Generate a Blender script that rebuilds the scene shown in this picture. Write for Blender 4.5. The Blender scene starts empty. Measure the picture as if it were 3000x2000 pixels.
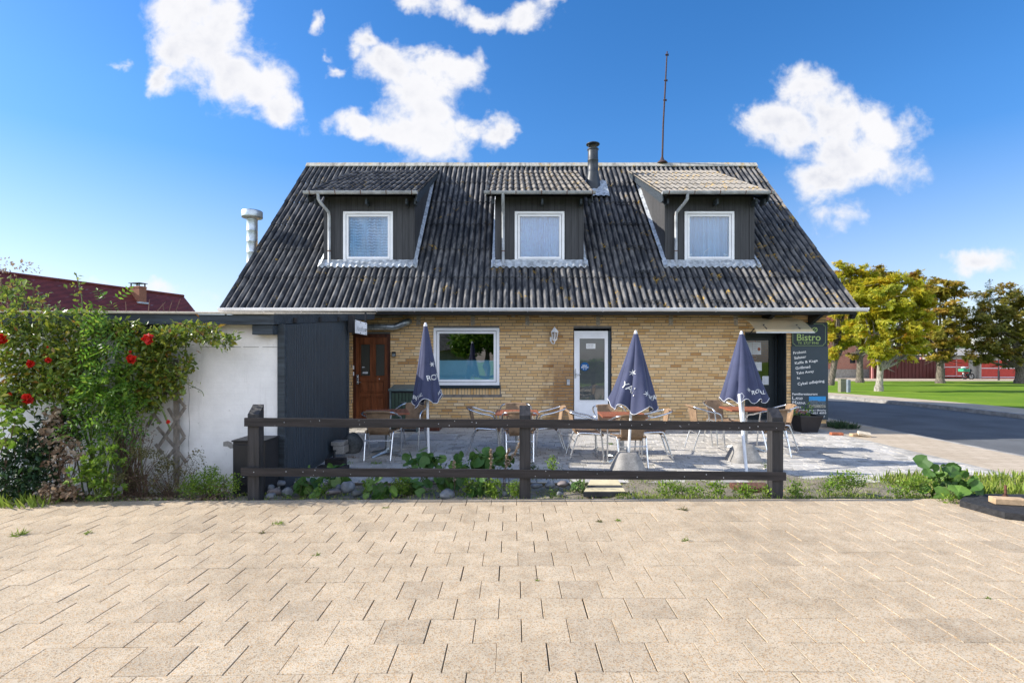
import bpy, bmesh, math, random
import numpy as np
from mathutils import Vector, Matrix
R = math.radians
random.seed(7); rng = np.random.default_rng(7)
SC = bpy.context.scene
# ---------------------------------------------------------------- camera
F = 1560.0; CX = 1500.0; HY = 1045.0; HC = 1.48      # photograph: focal length, principal column, horizon, eye height
cam = bpy.data.cameras.new('camera'); camo = bpy.data.objects.new('camera', cam); SC.collection.objects.link(camo)
camo.location = (0, 0, HC); camo.rotation_euler = (R(90), 0, 0)
cam.sensor_width = 36; cam.lens = 36*F/3000; cam.shift_y = (HY-1000)/3000; cam.clip_end = 2000; cam.clip_start = .05
SC.camera = camo
# ---------------------------------------------------------------- light
EL = 31.5; AZB = 4.0      # sun to the left, a little behind the facade plane
S = Vector((-math.cos(R(EL))*math.cos(R(AZB)), math.cos(R(EL))*math.sin(R(AZB)), math.sin(R(EL))))
sun = bpy.data.lights.new('sun', 'SUN'); sun.energy = 4.2; sun.angle = R(.55); sun.color = (1, .945, .86)
suno = bpy.data.objects.new('sun', sun); SC.collection.objects.link(suno)
suno.rotation_euler = (-S).to_track_quat('-Z', 'Y').to_euler()
SC.view_settings.view_transform = 'Standard'; SC.view_settings.look = 'None'; SC.view_settings.gamma = 1
EXPO = 0.95; REAR_FILL = 2.05; STR = .10; SC.view_settings.exposure = EXPO; SC.view_settings.use_curve_mapping = False
W = bpy.data.worlds.new('World'); SC.world = W; W.use_nodes = True
wt = W.node_tree; wt.nodes.clear()

class NT:
    def __init__(s, t): s.t = t
    def n(s, typ, **k):
        nd = s.t.nodes.new(typ)
        for a, b in k.items():
            if a == 'ins':
                for i, v in b.items():
                    if hasattr(v, 'is_linked') or isinstance(v, bpy.types.NodeSocket): s.t.links.new(v, nd.inputs[i])
                    else: nd.inputs[i].default_value = v
            else: setattr(nd, a, b)
        return nd
    def m(s, op, a, b=0.0, c=0.0, clamp=False):
        nd = s.n('ShaderNodeMath', operation=op, use_clamp=clamp, ins={0: a, 1: b})
        if op in ('MULTIPLY_ADD',):
            if isinstance(c, bpy.types.NodeSocket): s.t.links.new(c, nd.inputs[2])
            else: nd.inputs[2].default_value = c
        return nd.outputs[0]
    def mix(s, f, a, b, typ='RGBA', blend='MIX'):
        nd = s.n('ShaderNodeMix', data_type=typ)
        if typ == 'RGBA':
            nd.blend_type = blend; ia, ib, o = 6, 7, 2
        else: ia, ib, o = 2, 3, 0
        for i, v in ((0, f), (ia, a), (ib, b)):
            if isinstance(v, bpy.types.NodeSocket): s.t.links.new(v, nd.inputs[i])
            else: nd.inputs[i].default_value = c4(v) if (typ == 'RGBA' and i) else v
        return nd.outputs[o]
    def noise(s, vec, scale, detail=4, rough=.55, dist=0):
        nd = s.n('ShaderNodeTexNoise', ins={'Scale': scale, 'Detail': detail, 'Roughness': rough, 'Distortion': dist})
        if vec is not None: s.t.links.new(vec, nd.inputs['Vector'])
        return nd.outputs['Fac']
    def rng(s, v, a, b, c=0, d=1, smooth=False):
        return s.n('ShaderNodeMapRange', interpolation_type='SMOOTHSTEP' if smooth else 'LINEAR', ins={0: v, 1: a, 2: b, 3: c, 4: d}).outputs[0]
    def ramp(s, v, stops, interp='LINEAR'):
        nd = s.n('ShaderNodeValToRGB', ins={0: v}); cr = nd.color_ramp; cr.interpolation = interp
        while len(cr.elements) < len(stops): cr.elements.new(.5)
        for e, (p, c) in zip(cr.elements, stops): e.position = p; e.color = c4(c)
        return nd.outputs[0]
def c4(c):
    if isinstance(c, (int, float)): return (c, c, c, 1)
    return tuple(c) if len(c) == 4 else (c[0], c[1], c[2], 1)

# ---------------------------------------------------------------- sky with clouds (directions in the world, at infinity)
w = NT(wt)
sky = w.n('ShaderNodeTexSky', sky_type='NISHITA', sun_disc=False, sun_elevation=R(EL), sun_rotation=math.atan2(S.x, S.y), altitude=10, air_density=1.0, dust_density=.35, ozone_density=2.4)
tc = w.n('ShaderNodeTexCoord').outputs['Generated']
sep = w.n('ShaderNodeSeparateXYZ', ins={0: tc})
ysafe = w.m('MAXIMUM', sep.outputs[1], .02)
u = w.m('DIVIDE', sep.outputs[0], ysafe); v = w.m('DIVIDE', sep.outputs[2], ysafe)
uv = w.n('ShaderNodeCombineXYZ', ins={0: u, 1: v}).outputs[0]
blobs = [ # x, y, rx, ry, angle in the frame of the far sky plane, amount
 (425,30,100,100,0,1),(520,60,70,90,0,1),(400,110,60,70,0,1),(475,105,110,100,-20,1),(535,165,105,85,-30,1),(595,205,95,70,-30,1),(645,250,58,48,-25,1),(372,180,42,38,0,.9),
 (840,92,46,44,-20,1),(890,130,52,46,-30,1),(905,165,80,66,-40,1),(980,158,82,48,-10,1),(1065,165,74,50,-10,.95),(975,205,85,55,0,1),(985,255,84,66,0,1),(925,305,100,62,-10,1),(985,315,110,62,0,1),(815,292,60,34,-15,.85),(1075,300,55,30,0,.7),(1142,305,38,50,0,.95),
 (960,12,55,26,-15,.72),(1025,22,40,26,-20,.62),(1105,48,62,26,-15,.66),(1205,42,66,32,10,.74),(1265,0,50,25,25,.7),
 (732,62,15,26,0,.5),(765,157,24,11,0,.5),(745,135,14,10,0,.35),(285,160,18,12,0,.35),
 (1855,210,78,64,0,1),(1930,330,90,60,0,1),(1785,275,92,56,0,.95),(1905,280,110,75,-15,1),(2020,295,92,66,-15,1),(1990,365,125,70,-10,1),(1895,405,84,66,20,.95),(1835,300,90,60,0,.9),(1720,265,24,18,0,.6),
 (2232,595,82,38,8,.85),(1925,492,70,26,0,.42),(370,662,60,20,0,.55),(240,655,30,10,0,.3),(280,690,150,14,0,.35),
 (-500,300,200,90,0,1),(-900,120,240,100,0,1),(2900,200,260,110,0,1),(3300,480,300,80,0,1)]
field = None
nz1 = w.n('ShaderNodeTexNoise', ins={'Vector': uv, 'Scale': 15.0, 'Detail': 8, 'Roughness': .6, 'Distortion': .25})
wn_ = w.n('ShaderNodeTexNoise', ins={'Vector': uv, 'Scale': 13.0, 'Detail': 4, 'Roughness': .6})
wv_ = w.n('ShaderNodeVectorMath', operation='MULTIPLY_ADD', ins={0: wn_.outputs['Color'], 1: (.09, .09, 0), 2: (-.045, -.045, 0)}).outputs[0]
uvw = w.n('ShaderNodeVectorMath', operation='ADD', ins={0: uv, 1: wv_}).outputs[0]
for (bx, by, rx, ry, an, am) in blobs:
    cx = (bx*1.2755-CX)/F; cy = (HY-by*1.2755)/F
    mp = w.n('ShaderNodeMapping', vector_type='TEXTURE', ins={0: uvw, 1: (cx, cy, 0), 2: (0, 0, R(an)), 3: (rx*1.3/F, ry*1.3/F, 1)})
    ln = w.n('ShaderNodeVectorMath', operation='LENGTH', ins={0: mp.outputs[0]}).outputs['Value']
    d = w.m('MULTIPLY_ADD', ln, -am, am)
    field = d if field is None else w.n('ShaderNodeMath', operation='SMOOTH_MAX', ins={0: field, 1: d, 2: .25}).outputs[0]
nzf = nz1.outputs['Fac']
dens = w.m('ADD', field, w.m('MULTIPLY', w.m('SUBTRACT', nzf, .5), 1.75))
cov = w.rng(dens, -.16, .60, 0, 1, True)
frnt = w.rng(sep.outputs[1], .03, .1)
cov = w.m('MULTIPLY', cov, frnt)
WHT = .97/(STR*2**EXPO)
shade = w.rng(w.noise(uv, 4.0, 5, .6), .36, .70, 0, 1, True)
thick = w.rng(dens, .35, 1.25, 0, 1, True)
ccol = w.mix(w.m('MULTIPLY', shade, thick), (WHT*1.0, WHT*1.0, WHT*1.03), (WHT*.62, WHT*.66, WHT*.78))
hs = w.n('ShaderNodeHueSaturation', ins={'Hue': .5, 'Saturation': w.rng(sep.outputs[2], .02, .32, .78, 1.32), 'Value': 1.0, 'Color': sky.outputs[0]}).outputs[0]
hs = w.mix(1.0, hs, w.mix(w.rng(sep.outputs[2], .0, .38), (.75, .72, .85), (.95, 1.0, 1.13)), blend='MULTIPLY')
skyc = w.mix(cov, hs, ccol)
# bright unseen clouds added behind the viewer as fill for the shaded facade
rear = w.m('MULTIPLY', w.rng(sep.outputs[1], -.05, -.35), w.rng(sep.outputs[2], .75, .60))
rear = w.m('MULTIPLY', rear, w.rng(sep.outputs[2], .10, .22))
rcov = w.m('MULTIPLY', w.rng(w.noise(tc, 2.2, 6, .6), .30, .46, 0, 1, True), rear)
skyc = w.mix(rcov, skyc, (WHT*REAR_FILL*.9, WHT*REAR_FILL, WHT*REAR_FILL*1.22))
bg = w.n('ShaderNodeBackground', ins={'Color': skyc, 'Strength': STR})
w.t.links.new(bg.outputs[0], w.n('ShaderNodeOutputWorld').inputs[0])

# ---------------------------------------------------------------- helpers
def G(px, py, zg=0.0):
    Y = F*(HC-zg)/(py-HY); return ((px-CX)*Y/F, Y)
def PX(px, Y): return (px-CX)*Y/F
def PZ(py, Y): return HC+(HY-py)*Y/F

MATS = {}
def mat(name, base, rough=.75, var=.18, scale=6, bump=.15, bscale=60, metal=0.0, spec=.4, base2=None, attr=None, stretch=(1, 1, 1), fine=0.0, fn=None, trans=0.0, coat=0):
    m = bpy.data.materials.new(name); m.use_nodes = True; t = NT(m.node_tree)
    b = m.node_tree.nodes['Principled BSDF']; out = m.node_tree.nodes['Material Output']
    co = t.n('ShaderNodeTexCoord').outputs['Object']
    mp = t.n('ShaderNodeMapping', ins={0: co, 3: stretch}).outputs[0]
    nz = t.noise(mp, scale, 5, .6)
    b2 = base2 if base2 else tuple(max(0, x*(1-2.2*var)) for x in base[:3])
    hi = tuple(min(1, x*(1+var)) for x in base[:3]) if not base2 else base
    col = t.mix(t.rng(nz, .3, .7), b2, hi)
    if attr:
        ra = t.n('ShaderNodeAttribute', attribute_name='rnd').outputs['Fac']
        col = t.mix(t.rng(t.noise(mp, scale, 5, .6), .25, .8, 0, 1), t.ramp(ra, attr), t.mix(1.0, t.ramp(ra, attr), (1-var*1.6,)*3, blend='MULTIPLY'))
    if fine:
        fz = t.noise(mp, bscale, 2, .6)
        col = t.mix(t.rng(fz, .35, .65, 0, 1), t.mix(1.0, col, (1-fine,)*3, blend='MULTIPLY'), col)
    h = t.noise(mp, bscale, 3, .6)
    if fn: col, h = fn(t, co, mp, col, h, b)
    t.t.links.new(col, b.inputs['Base Color'])
    b.inputs['Roughness'].default_value = rough; b.inputs['Metallic'].default_value = metal
    b.inputs['Specular IOR Level'].default_value = spec
    if coat: b.inputs['Coat Weight'].default_value = coat; b.inputs['Coat Roughness'].default_value = .15
    if bump:
        bp = t.n('ShaderNodeBump', ins={'Strength': bump, 'Distance': .01, 'Height': h})
        t.t.links.new(bp.outputs[0], b.inputs['Normal'])
    if trans:
        tr = t.n('ShaderNodeBsdfTranslucent', ins={'Color': col}); mx = t.n('ShaderNodeMixShader', ins={0: trans, 1: b.outputs[0], 2: tr.outputs[0]})
        t.t.links.new(mx.outputs[0], out.inputs[0])
    MATS[name] = m; return m
def glass(name, tint=(.9, .95, 1), refl=.12, rough=.0, opac=0.0, ocol=(.1, .1, .1), fr=.9):
    m = bpy.data.materials.new(name); m.use_nodes = True; t = NT(m.node_tree); m.node_tree.nodes.clear()
    tr = t.n('ShaderNodeBsdfTransparent', ins={'Color': c4(tint)})
    df = t.n('ShaderNodeBsdfDiffuse', ins={'Color': c4(ocol)})
    tl = t.n('ShaderNodeBsdfTranslucent', ins={'Color': c4(ocol)}); dt = t.n('ShaderNodeMixShader', ins={0: .5, 1: df.outputs[0], 2: tl.outputs[0]})
    a = t.n('ShaderNodeMixShader', ins={0: opac, 1: tr.outputs[0], 2: dt.outputs[0]})
    gl = t.n('ShaderNodeBsdfGlossy', ins={'Color': (1, 1, 1, 1), 'Roughness': rough})
    co = t.n('ShaderNodeTexCoord').outputs['Object']
    bp = t.n('ShaderNodeBump', ins={'Strength': .12, 'Distance': .02, 'Height': t.noise(co, 1.5, 2)})
    t.t.links.new(bp.outputs[0], gl.inputs['Normal'])
    lw = t.n('ShaderNodeFresnel', ins={'IOR': 1.5}).outputs[0]
    fac = t.m('ADD', t.m('MULTIPLY', lw, fr), refl, clamp=True)
    mx = t.n('ShaderNodeMixShader', ins={0: fac, 1: a.outputs[0], 2: gl.outputs[0]})
    t.t.links.new(mx.outputs[0], t.n('ShaderNodeOutputMaterial').inputs[0])
    MATS[name] = m; return m

class MB:
    def __init__(s): s.v = []; s.f = []; s.mi = []; s.r = []; s.M = None; s.cm = 0; s.cr = 0.5; s.sm = []
    def add(s, vs, fs, smooth=False):
        o = len(s.v)
        if s.M is not None: vs = [tuple(s.M @ Vector(p)) for p in vs]
        s.v += [tuple(p) for p in vs]
        for f in fs: s.f.append(tuple(i+o for i in f)); s.mi.append(s.cm); s.r.append(s.cr); s.sm.append(smooth)
        return s
    def box(s, x0, x1, y0, y1, z0, z1, bev=0):
        if x1 < x0: x0, x1 = x1, x0
        if y1 < y0: y0, y1 = y1, y0
        if z1 < z0: z0, z1 = z1, z0
        if not bev:
            vs = [(x0,y0,z0),(x1,y0,z0),(x1,y1,z0),(x0,y1,z0),(x0,y0,z1),(x1,y0,z1),(x1,y1,z1),(x0,y1,z1)]
            return s.add(vs, [(0,3,2,1),(4,5,6,7),(0,1,5,4),(1,2,6,5),(2,3,7,6),(3,0,4,7)])
        b = min(bev, (x1-x0)*.45, (y1-y0)*.45, (z1-z0)*.45)
        def ring(z, i): return [(x0+i,y0+i,z),(x1-i,y0+i,z),(x1-i,y1-i,z),(x0+i,y1-i,z)]
        # octagonal footprint for vertical bevels
        def oct_(z, i):
            a, c = x0+i, x1-i; d, e = y0+i, y1-i
            return [(a+b,d,z),(c-b,d,z),(c,d+b,z),(c,e-b,z),(c-b,e,z),(a+b,e,z),(a,e-b,z),(a,d+b,z)]
        def inn(z):
            return [(x0+b,y0+b*.99,z),(x1-b,y0+b*.99,z),(x1-b*.99,y0+b,z),(x1-b*.99,y1-b,z),(x1-b,y1-b*.99,z),(x0+b,y1-b*.99,z),(x0+b*.99,y1-b,z),(x0+b*.99,y0+b,z)]
        vs = inn(z0)+oct_(z0+b, 0)+oct_(z1-b, 0)+inn(z1)
        fs = [tuple(range(7,-1,-1)), tuple(range(24,32))]
        for k in range(3):
            for i in range(8): j = (i+1) % 8; fs.append((k*8+i, k*8+j, k*8+8+j, k*8+8+i))
        return s.add(vs, fs)
    def tube(s, pts, r, n=8, cap=True, smooth=True):
        pts = [Vector(p) for p in pts]; rs = r if isinstance(r, (list, tuple)) else [r]*len(pts)
        vs = []; up = None
        for i, p in enumerate(pts):
            d = (pts[min(i+1, len(pts)-1)]-pts[max(i-1, 0)]).normalized()
            if up is None:
                up = Vector((0,0,1)) if abs(d.z) < .9 else Vector((1,0,0))
            a = d.cross(up)
            if a.length < 1e-4: a = d.cross(Vector((.3,1,.2)))
            a.normalize(); b = a.cross(d).normalized(); up = b
            for k in range(n):
                t = 2*math.pi*k/n; vs.append(p+a*(rs[i]*math.cos(t))+b*(rs[i]*math.sin(t)))
        fs = []
        for i in range(len(pts)-1):
            for k in range(n): q = (k+1) % n; fs.append((i*n+k, i*n+q, (i+1)*n+q, (i+1)*n+k))
        s.add(vs, fs, smooth)
        if cap: s.add(vs[:n], [tuple(range(n-1, -1, -1))]); s.add(vs[-n:], [tuple(range(n))])
        return s
    def lathe(s, prof, c=(0, 0, 0), n=20, smooth=True):
        vs = []; fs = []
        for (r, z) in prof:
            for k in range(n): t = 2*math.pi*k/n; vs.append((c[0]+r*math.cos(t), c[1]+r*math.sin(t), c[2]+z))
        for i in range(len(prof)-1):
            for k in range(n): q = (k+1) % n; fs.append((i*n+k, i*n+q, (i+1)*n+q, (i+1)*n+k))
        return s.add(vs, fs, smooth)
    def prism(s, poly, axis, a, b):   # polygon in the two other axes, extruded along axis from a to b
        def mk(p, q): return {'x': (q, p[0], p[1]), 'y': (p[0], q, p[1]), 'z': (p[0], p[1], q)}[axis]
        n = len(poly); vs = [mk(p, a) for p in poly]+[mk(p, b) for p in poly]
        fs = [tuple(range(n)), tuple(range(2*n-1, n-1, -1))]
        for i in range(n): j = (i+1) % n; fs.append((i, n+i, n+j, j))
        return s.add(vs, fs)
    def grid(s, fn, nu, nv, smooth=True):
        vs = [fn(i/nu, j/nv) for j in range(nv+1) for i in range(nu+1)]
        fs = [(j*(nu+1)+i, j*(nu+1)+i+1, (j+1)*(nu+1)+i+1, (j+1)*(nu+1)+i) for j in range(nv) for i in range(nu)]
        return s.add(vs, fs, smooth)
    def sphere(s, c, r, n=10, m=7, sc=(1, 1, 1)):
        def fn(a, b):
            t = a*2*math.pi; p = (b-.5)*math.pi
            return (c[0]+r*sc[0]*math.cos(p)*math.cos(t), c[1]+r*sc[1]*math.cos(p)*math.sin(t), c[2]+r*sc[2]*math.sin(p))
        return s.grid(fn, n, m)
    def build(s, name, mats, parent=None, world=True, fixn=False, **props):
        me = bpy.data.meshes.new(name); vs = s.v
        if parent is not None and world:
            Mi = ROOT[parent.name].inverted(); vs = [tuple(Mi @ Vector(p)) for p in vs]
        me.from_pydata(vs, [], s.f)
        if not isinstance(mats, (list, tuple)): mats = [mats]
        for m in mats: me.materials.append(MATS[m] if isinstance(m, str) else m)
        me.polygons.foreach_set('material_index', s.mi); me.polygons.foreach_set('use_smooth', s.sm)
        a = me.attributes.new('rnd', 'FLOAT', 'FACE'); a.data.foreach_set('value', s.r)
        if fixn:
            bm = bmesh.new(); bm.from_mesh(me); bmesh.ops.recalc_face_normals(bm, faces=bm.faces); bm.to_mesh(me); bm.free()
        me.update()
        o = bpy.data.objects.new(name, me); SC.collection.objects.link(o)
        if parent is not None:
            o.parent = parent; ROOT[o.name] = ROOT[parent.name]
        else: ROOT[o.name] = Matrix.Identity(4)
        for k, x in props.items(): o[k] = x
        return o
ROOT = {}
def thing(name, label, cat, loc=(0, 0, 0), rz=0, group=None):
    o = bpy.data.objects.new(name, None); SC.collection.objects.link(o); o.empty_display_size = .2
    o.location = loc; o.rotation_euler = (0, 0, rz); o['label'] = label; o['category'] = cat
    if group: o['group'] = group
    ROOT[o.name] = Matrix.Translation(loc) @ Matrix.Rotation(rz, 4, 'Z'); return o
def tag(o, label, cat, group=None):
    o['label'] = label; o['category'] = cat
    if group: o['group'] = group
    return o
def struct(o): o['kind'] = 'structure'; return o
def copy_tree(o, parent=None):
    c = o.copy(); SC.collection.objects.link(c)
    if parent is not None: c.parent = parent
    for ch in [x for x in SC.objects if x.parent == o]: copy_tree(ch, c)
    return c
def text_geo(txt, size=1.0, bold=0.0, italic=0.0, space=1.0):
    cu = bpy.data.curves.new('t', 'FONT'); cu.body = txt; cu.size = size; cu.offset = bold; cu.shear = italic; cu.resolution_u = 3; cu.space_character = space
    cu.align_x = 'LEFT'
    ob = bpy.data.objects.new('t', cu); SC.collection.objects.link(ob)
    dg = bpy.context.evaluated_depsgraph_get(); me = bpy.data.meshes.new_from_object(ob.evaluated_get(dg))
    vs = [tuple(q.co) for q in me.vertices]; fs = [tuple(p.vertices) for p in me.polygons]
    bpy.data.objects.remove(ob); bpy.data.meshes.remove(me); bpy.data.curves.remove(cu)
    return vs, fs
def text_on(mb, txt, x0, x1, zc, h, Y, rot=0, **k):
    # text on a vertical plane facing -Y, fitted in width x0..x1, letter height h, centred on zc
    vs, fs = text_geo(txt, 1.0, **k)
    xs = [p[0] for p in vs]; ys = [p[1] for p in vs]; xa, xb = min(xs), max(xs); ya, yb = min(ys), max(ys)
    sx = (x1-x0)/(xb-xa); sz = h/(yb-ya); c, s_ = math.cos(rot), math.sin(rot)
    out = []
    for p in vs:
        X = (p[0]-xa)*sx; Z = (p[1]-(ya+yb)/2)*sz
        out.append((x0+X*c-Z*s_, Y, zc+X*s_+Z*c))
    mb.add(out, fs)
class Leaves:
    def __init__(s): s.v = []; s.f = []; s.r = []; s.n = 0
    def kite(s, c, d, nrm, L, Wd, r, fold=.25):
        # c base points (n,3), d unit dirs, nrm unit normals, L,Wd arrays
        n = len(c); side = np.cross(d, nrm); side /= (np.linalg.norm(side, axis=1, keepdims=True)+1e-9)
        L = np.broadcast_to(L, n)[:, None]; Wd = np.broadcast_to(Wd, n)[:, None]
        b = c; mid = c+d*L*.45; tip = c+d*L
        l = mid+side*Wd*.5+nrm*Wd*fold; rr = mid-side*Wd*.5+nrm*Wd*fold
        vs = np.stack([b, l, tip, rr], 1).reshape(-1, 3)
        idx = (np.arange(n)*4)[:, None]+s.n
        fs = np.concatenate([idx+np.array([0, 1, 2]), idx+np.array([0, 2, 3])], 1).reshape(-1, 3)
        s.v.append(vs); s.f.append(fs); s.r.append(np.repeat(np.broadcast_to(r, n), 2)); s.n += 4*n
    def poly(s, c, d, nrm, size, r, k=8, cup=.2, wav=.15):
        # rounded leaves: fan around c, offset along d
        n = len(c); side = np.cross(d, nrm); side /= (np.linalg.norm(side, axis=1, keepdims=True)+1e-9)
        size = np.broadcast_to(size, n)[:, None]
        ring = []
        for i in range(k):
            t = 2*math.pi*i/k; rad = 1+wav*math.cos(2.5*t+1)*((-1)**i*.5+.5)*.9
            if i == 0: rad = .55
            ring.append(c+(-d*math.cos(t)*.95+side*math.sin(t))*size*rad+nrm*size*(cup*(1+.6*rng.standard_normal((n, 1)))))
        vs = np.stack([c]+ring, 1).reshape(-1, 3)
        idx = (np.arange(n)*(k+1))[:, None]+s.n
        tri = np.array([[0, 1+i, 1+(i+1) % k] for i in range(k)])
        fs = (idx[:, None, :]+tri[None]).reshape(-1, 3)
        s.v.append(vs); s.f.append(fs); s.r.append(np.repeat(np.broadcast_to(r, n), k)); s.n += n*(k+1)
    def build(s, name, m, parent=None, **props):
        V = np.concatenate(s.v); Fc = np.concatenate(s.f); Rr = np.concatenate(s.r)
        if parent is not None:
            Mi = np.array(ROOT[parent.name].inverted()); V = V @ Mi[:3, :3].T + Mi[:3, 3]
        me = bpy.data.meshes.new(name); me.from_pydata(V.tolist(), [], Fc.tolist()); me.materials.append(MATS[m])
        a = me.attributes.new('rnd', 'FLOAT', 'FACE'); a.data.foreach_set('value', Rr.astype(np.float32)[:len(me.polygons)])
        o = bpy.data.objects.new(name, me); SC.collection.objects.link(o)
        if parent is not None: o.parent = parent; ROOT[o.name] = ROOT[parent.name]
        else: ROOT[o.name] = Matrix.Identity(4)
        for k, x in props.items(): o[k] = x
        return o
def unit(a): return a/(np.linalg.norm(a, axis=1, keepdims=True)+1e-9)
def rdir(n, up=0.0):
    a = unit(rng.standard_normal((n, 3))); a[:, 2] += up; return unit(a)
def ell_pts(n, c, r, shell=.45):
    d = unit(rng.standard_normal((n, 3))); q = (shell+(1-shell)*rng.random((n, 1)))
    return np.array(c)+d*q*np.array(r), d

# ---------------------------------------------------------------- materials
def speckle(t, co, mp, col, h, b):
    vz = t.n('ShaderNodeTexVoronoi', ins={'Vector': co, 'Scale': 160}); rr = vz.outputs['Color']
    sp = t.n('ShaderNodeSeparateColor', ins={0: rr}); x = sp.outputs[0]
    col2 = t.mix(1.0, col, t.ramp(x, [(0, (.62, .57, .52)), (.10, (.70, .64, .58)), (.13, (1, 1, 1)), (.42, (.98, .95, .92)), (.5, (.98, .80, .62)), (.62, (.96, .84, .70)), (.7, (1.06, 1.05, 1.04)), (1, (1.18, 1.18, 1.18))], 'CONSTANT'), blend='MULTIPLY')
    big = t.noise(co, .7, 5, .68); mid = t.noise(co, 4, 4, .6)
    col3 = t.mix(t.rng(big, .48, .68, 0, .75), col2, t.mix(1.0, col2, (.70, .69, .68), blend='MULTIPLY'))
    col3 = t.mix(t.rng(mid, .55, .75, 0, .3), col3, t.mix(1.0, col3, (.75, .73, .7), blend='MULTIPLY'))
    return col3, vz.outputs['Distance']
mat('paver_tan', (.50, .41, .30), rough=.9, bump=.25, fn=speckle, spec=.2,
    attr=[(0, (.49, .405, .295)), (.12, (.54, .445, .32)), (.75, (.565, .465, .335)), (1, (.595, .495, .36))])
def mossy(t, co, mp, col, h, b):
    g = t.rng(t.noise(co, 1.6, 5, .65), .48, .66); return t.mix(g, col, (.06, .075, .025)), h
mat('joint_sand', (.12, .095, .065), rough=1, base2=(.07, .055, .038), scale=30, fn=mossy)
mat('joint_tan', (.25, .19, .13), rough=1, base2=(.1, .08, .055), scale=7, bump=.3)
def dirt(t, co, mp, col, h, b):
    g = t.rng(t.noise(co, 1.1, 5, .65), .5, .7, 0, .6); return t.mix(g, col, t.mix(1.0, col, (.55, .53, .5), blend='MULTIPLY')), h
mat('paver_grey', (.3, .28, .26), rough=.9, var=.12, bump=.2, fn=dirt, fine=.25, bscale=90,
    attr=[(0, (.38, .36, .32)), (.25, (.53, .50, .45)), (.7, (.60, .565, .51)), (1, (.66, .625, .57))], spec=.25)
mat('asphalt', (.15, .155, .16), rough=.9, var=.14, scale=.9, bump=.5, bscale=150, fine=.35, spec=.3)
mat('concrete', (.38, .36, .33), rough=.9, var=.2, scale=5, bump=.4, bscale=90, fine=.3)
mat('concrete_dark', (.22, .21, .19), rough=.95, var=.3, scale=6, bump=.5, bscale=60, fine=.4)
mat('soil', (.2, .165, .115), rough=1, base2=(.3, .265, .2), scale=3, bump=.8, bscale=40, fine=.45)
def lawn(t, co, mp, col, h, b):
    a = t.noise(co, 40, 3, .7); g = t.noise(co, .35, 4, .6)
    c = t.mix(t.rng(g, .35, .65), (.14, .25, .018), (.23, .33, .03)); dp = t.rng(t.noise(co, 1.3, 5, .7), .56, .72, 0, .5); c = t.mix(dp, c, (.30, .30, .07)); return t.mix(t.rng(a, .3, .75), t.mix(1.0, c, (.5, .56, .5), blend='MULTIPLY'), c), a
mat('lawn', (.1, .2, .02), rough=1, bump=.9, fn=lawn, spec=.1)
def slabs(t, co, mp, col, h, b):
    br = t.n('ShaderNodeTexBrick', ins={'Vector': co, 'Color1': (.46, .375, .275, 1), 'Color2': (.52, .43, .325, 1), 'Mortar': (.3, .24, .17, 1), 'Scale': 1.0, 'Mortar Size': .006, 'Brick Width': .25, 'Row Height': .25})
    c = t.mix(t.rng(t.noise(co, .8, 5, .6), .45, .7, 0, .5), br.outputs['Color'], t.mix(1.0, br.outputs['Color'], (.75, .72, .68), blend='MULTIPLY'))
    return t.mix(t.rng(t.noise(co, 70, 2), .3, .6, .25, 0), c, (.2, .17, .13)), h
mat('slabs', (.5, .4, .3), rough=.9, fn=slabs, spec=.2)
BR = [(0, (.50, .28, .11)), (.12, (.64, .39, .16)), (.5, (.73, .50, .25)), (.85, (.78, .55, .29)), (1, (.80, .62, .38))]
def brickdirt(t, co, mp, col, h, b):
    s_ = t.n('ShaderNodeSeparateXYZ', ins={0: co})
    # rain-worn darker bricks beside the white door (a stain with its own outline)
    dx = t.m('SUBTRACT', s_.outputs[0], .75); nz = t.noise(co, 2.2, 4, .6)
    edge = t.m('ADD', t.m('ABSOLUTE', dx), t.m('MULTIPLY', t.m('SUBTRACT', nz, .5), 1.3))
    hz = t.rng(s_.outputs[2], 1.2, 1.75, 1, .25)
    st = t.m('MULTIPLY', t.m('MULTIPLY', t.rng(edge, .42, .72, 1, 0), hz), .92)
    c = t.mix(st, col, t.mix(1.0, col, (.48, .39, .33), blend='MULTIPLY'))
    g = t.rng(t.noise(co, 45, 4, .7), .5, .72, 0, .5)
    c = t.mix(g, c, t.mix(1.0, c, (.66, .58, .5), blend='MULTIPLY'))
    # pale efflorescence
    c = t.mix(t.rng(t.noise(co, 1.7, 3, .6), .66, .8, 0, .3), c, (.6, .53, .42)); return c, h
mat('brick', (.5, .3, .14), rough=.85, var=.1, scale=14, bump=.5, bscale=70, attr=BR, fn=brickdirt, spec=.2)
mat('mortar', (.19, .18, .165), rough=1, var=.15, scale=8, bump=.4)
mat('plaster_patch', (.42, .37, .3), rough=1, var=.2, scale=20, bump=.5)
def sidebrick(t, co, mp, col, h, b):
    sp = t.n('ShaderNodeSeparateXYZ', ins={0: co}); v2 = t.n('ShaderNodeCombineXYZ', ins={0: t.m('ADD', sp.outputs[1], sp.outputs[0]), 1: sp.outputs[2]}).outputs[0]
    br = t.n('ShaderNodeTexBrick', ins={'Vector': v2, 'Color1': (.5, .31, .135, 1), 'Color2': (.42, .25, .1, 1), 'Mortar': (.26, .225, .185, 1), 'Scale': 1.0, 'Mortar Size': .006, 'Brick Width': .24, 'Row Height': .0667})
    return br.outputs['Color'], br.outputs['Fac']
mat('brick_gable', (.5, .3, .14), rough=.9, fn=sidebrick, bump=.1)
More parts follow.
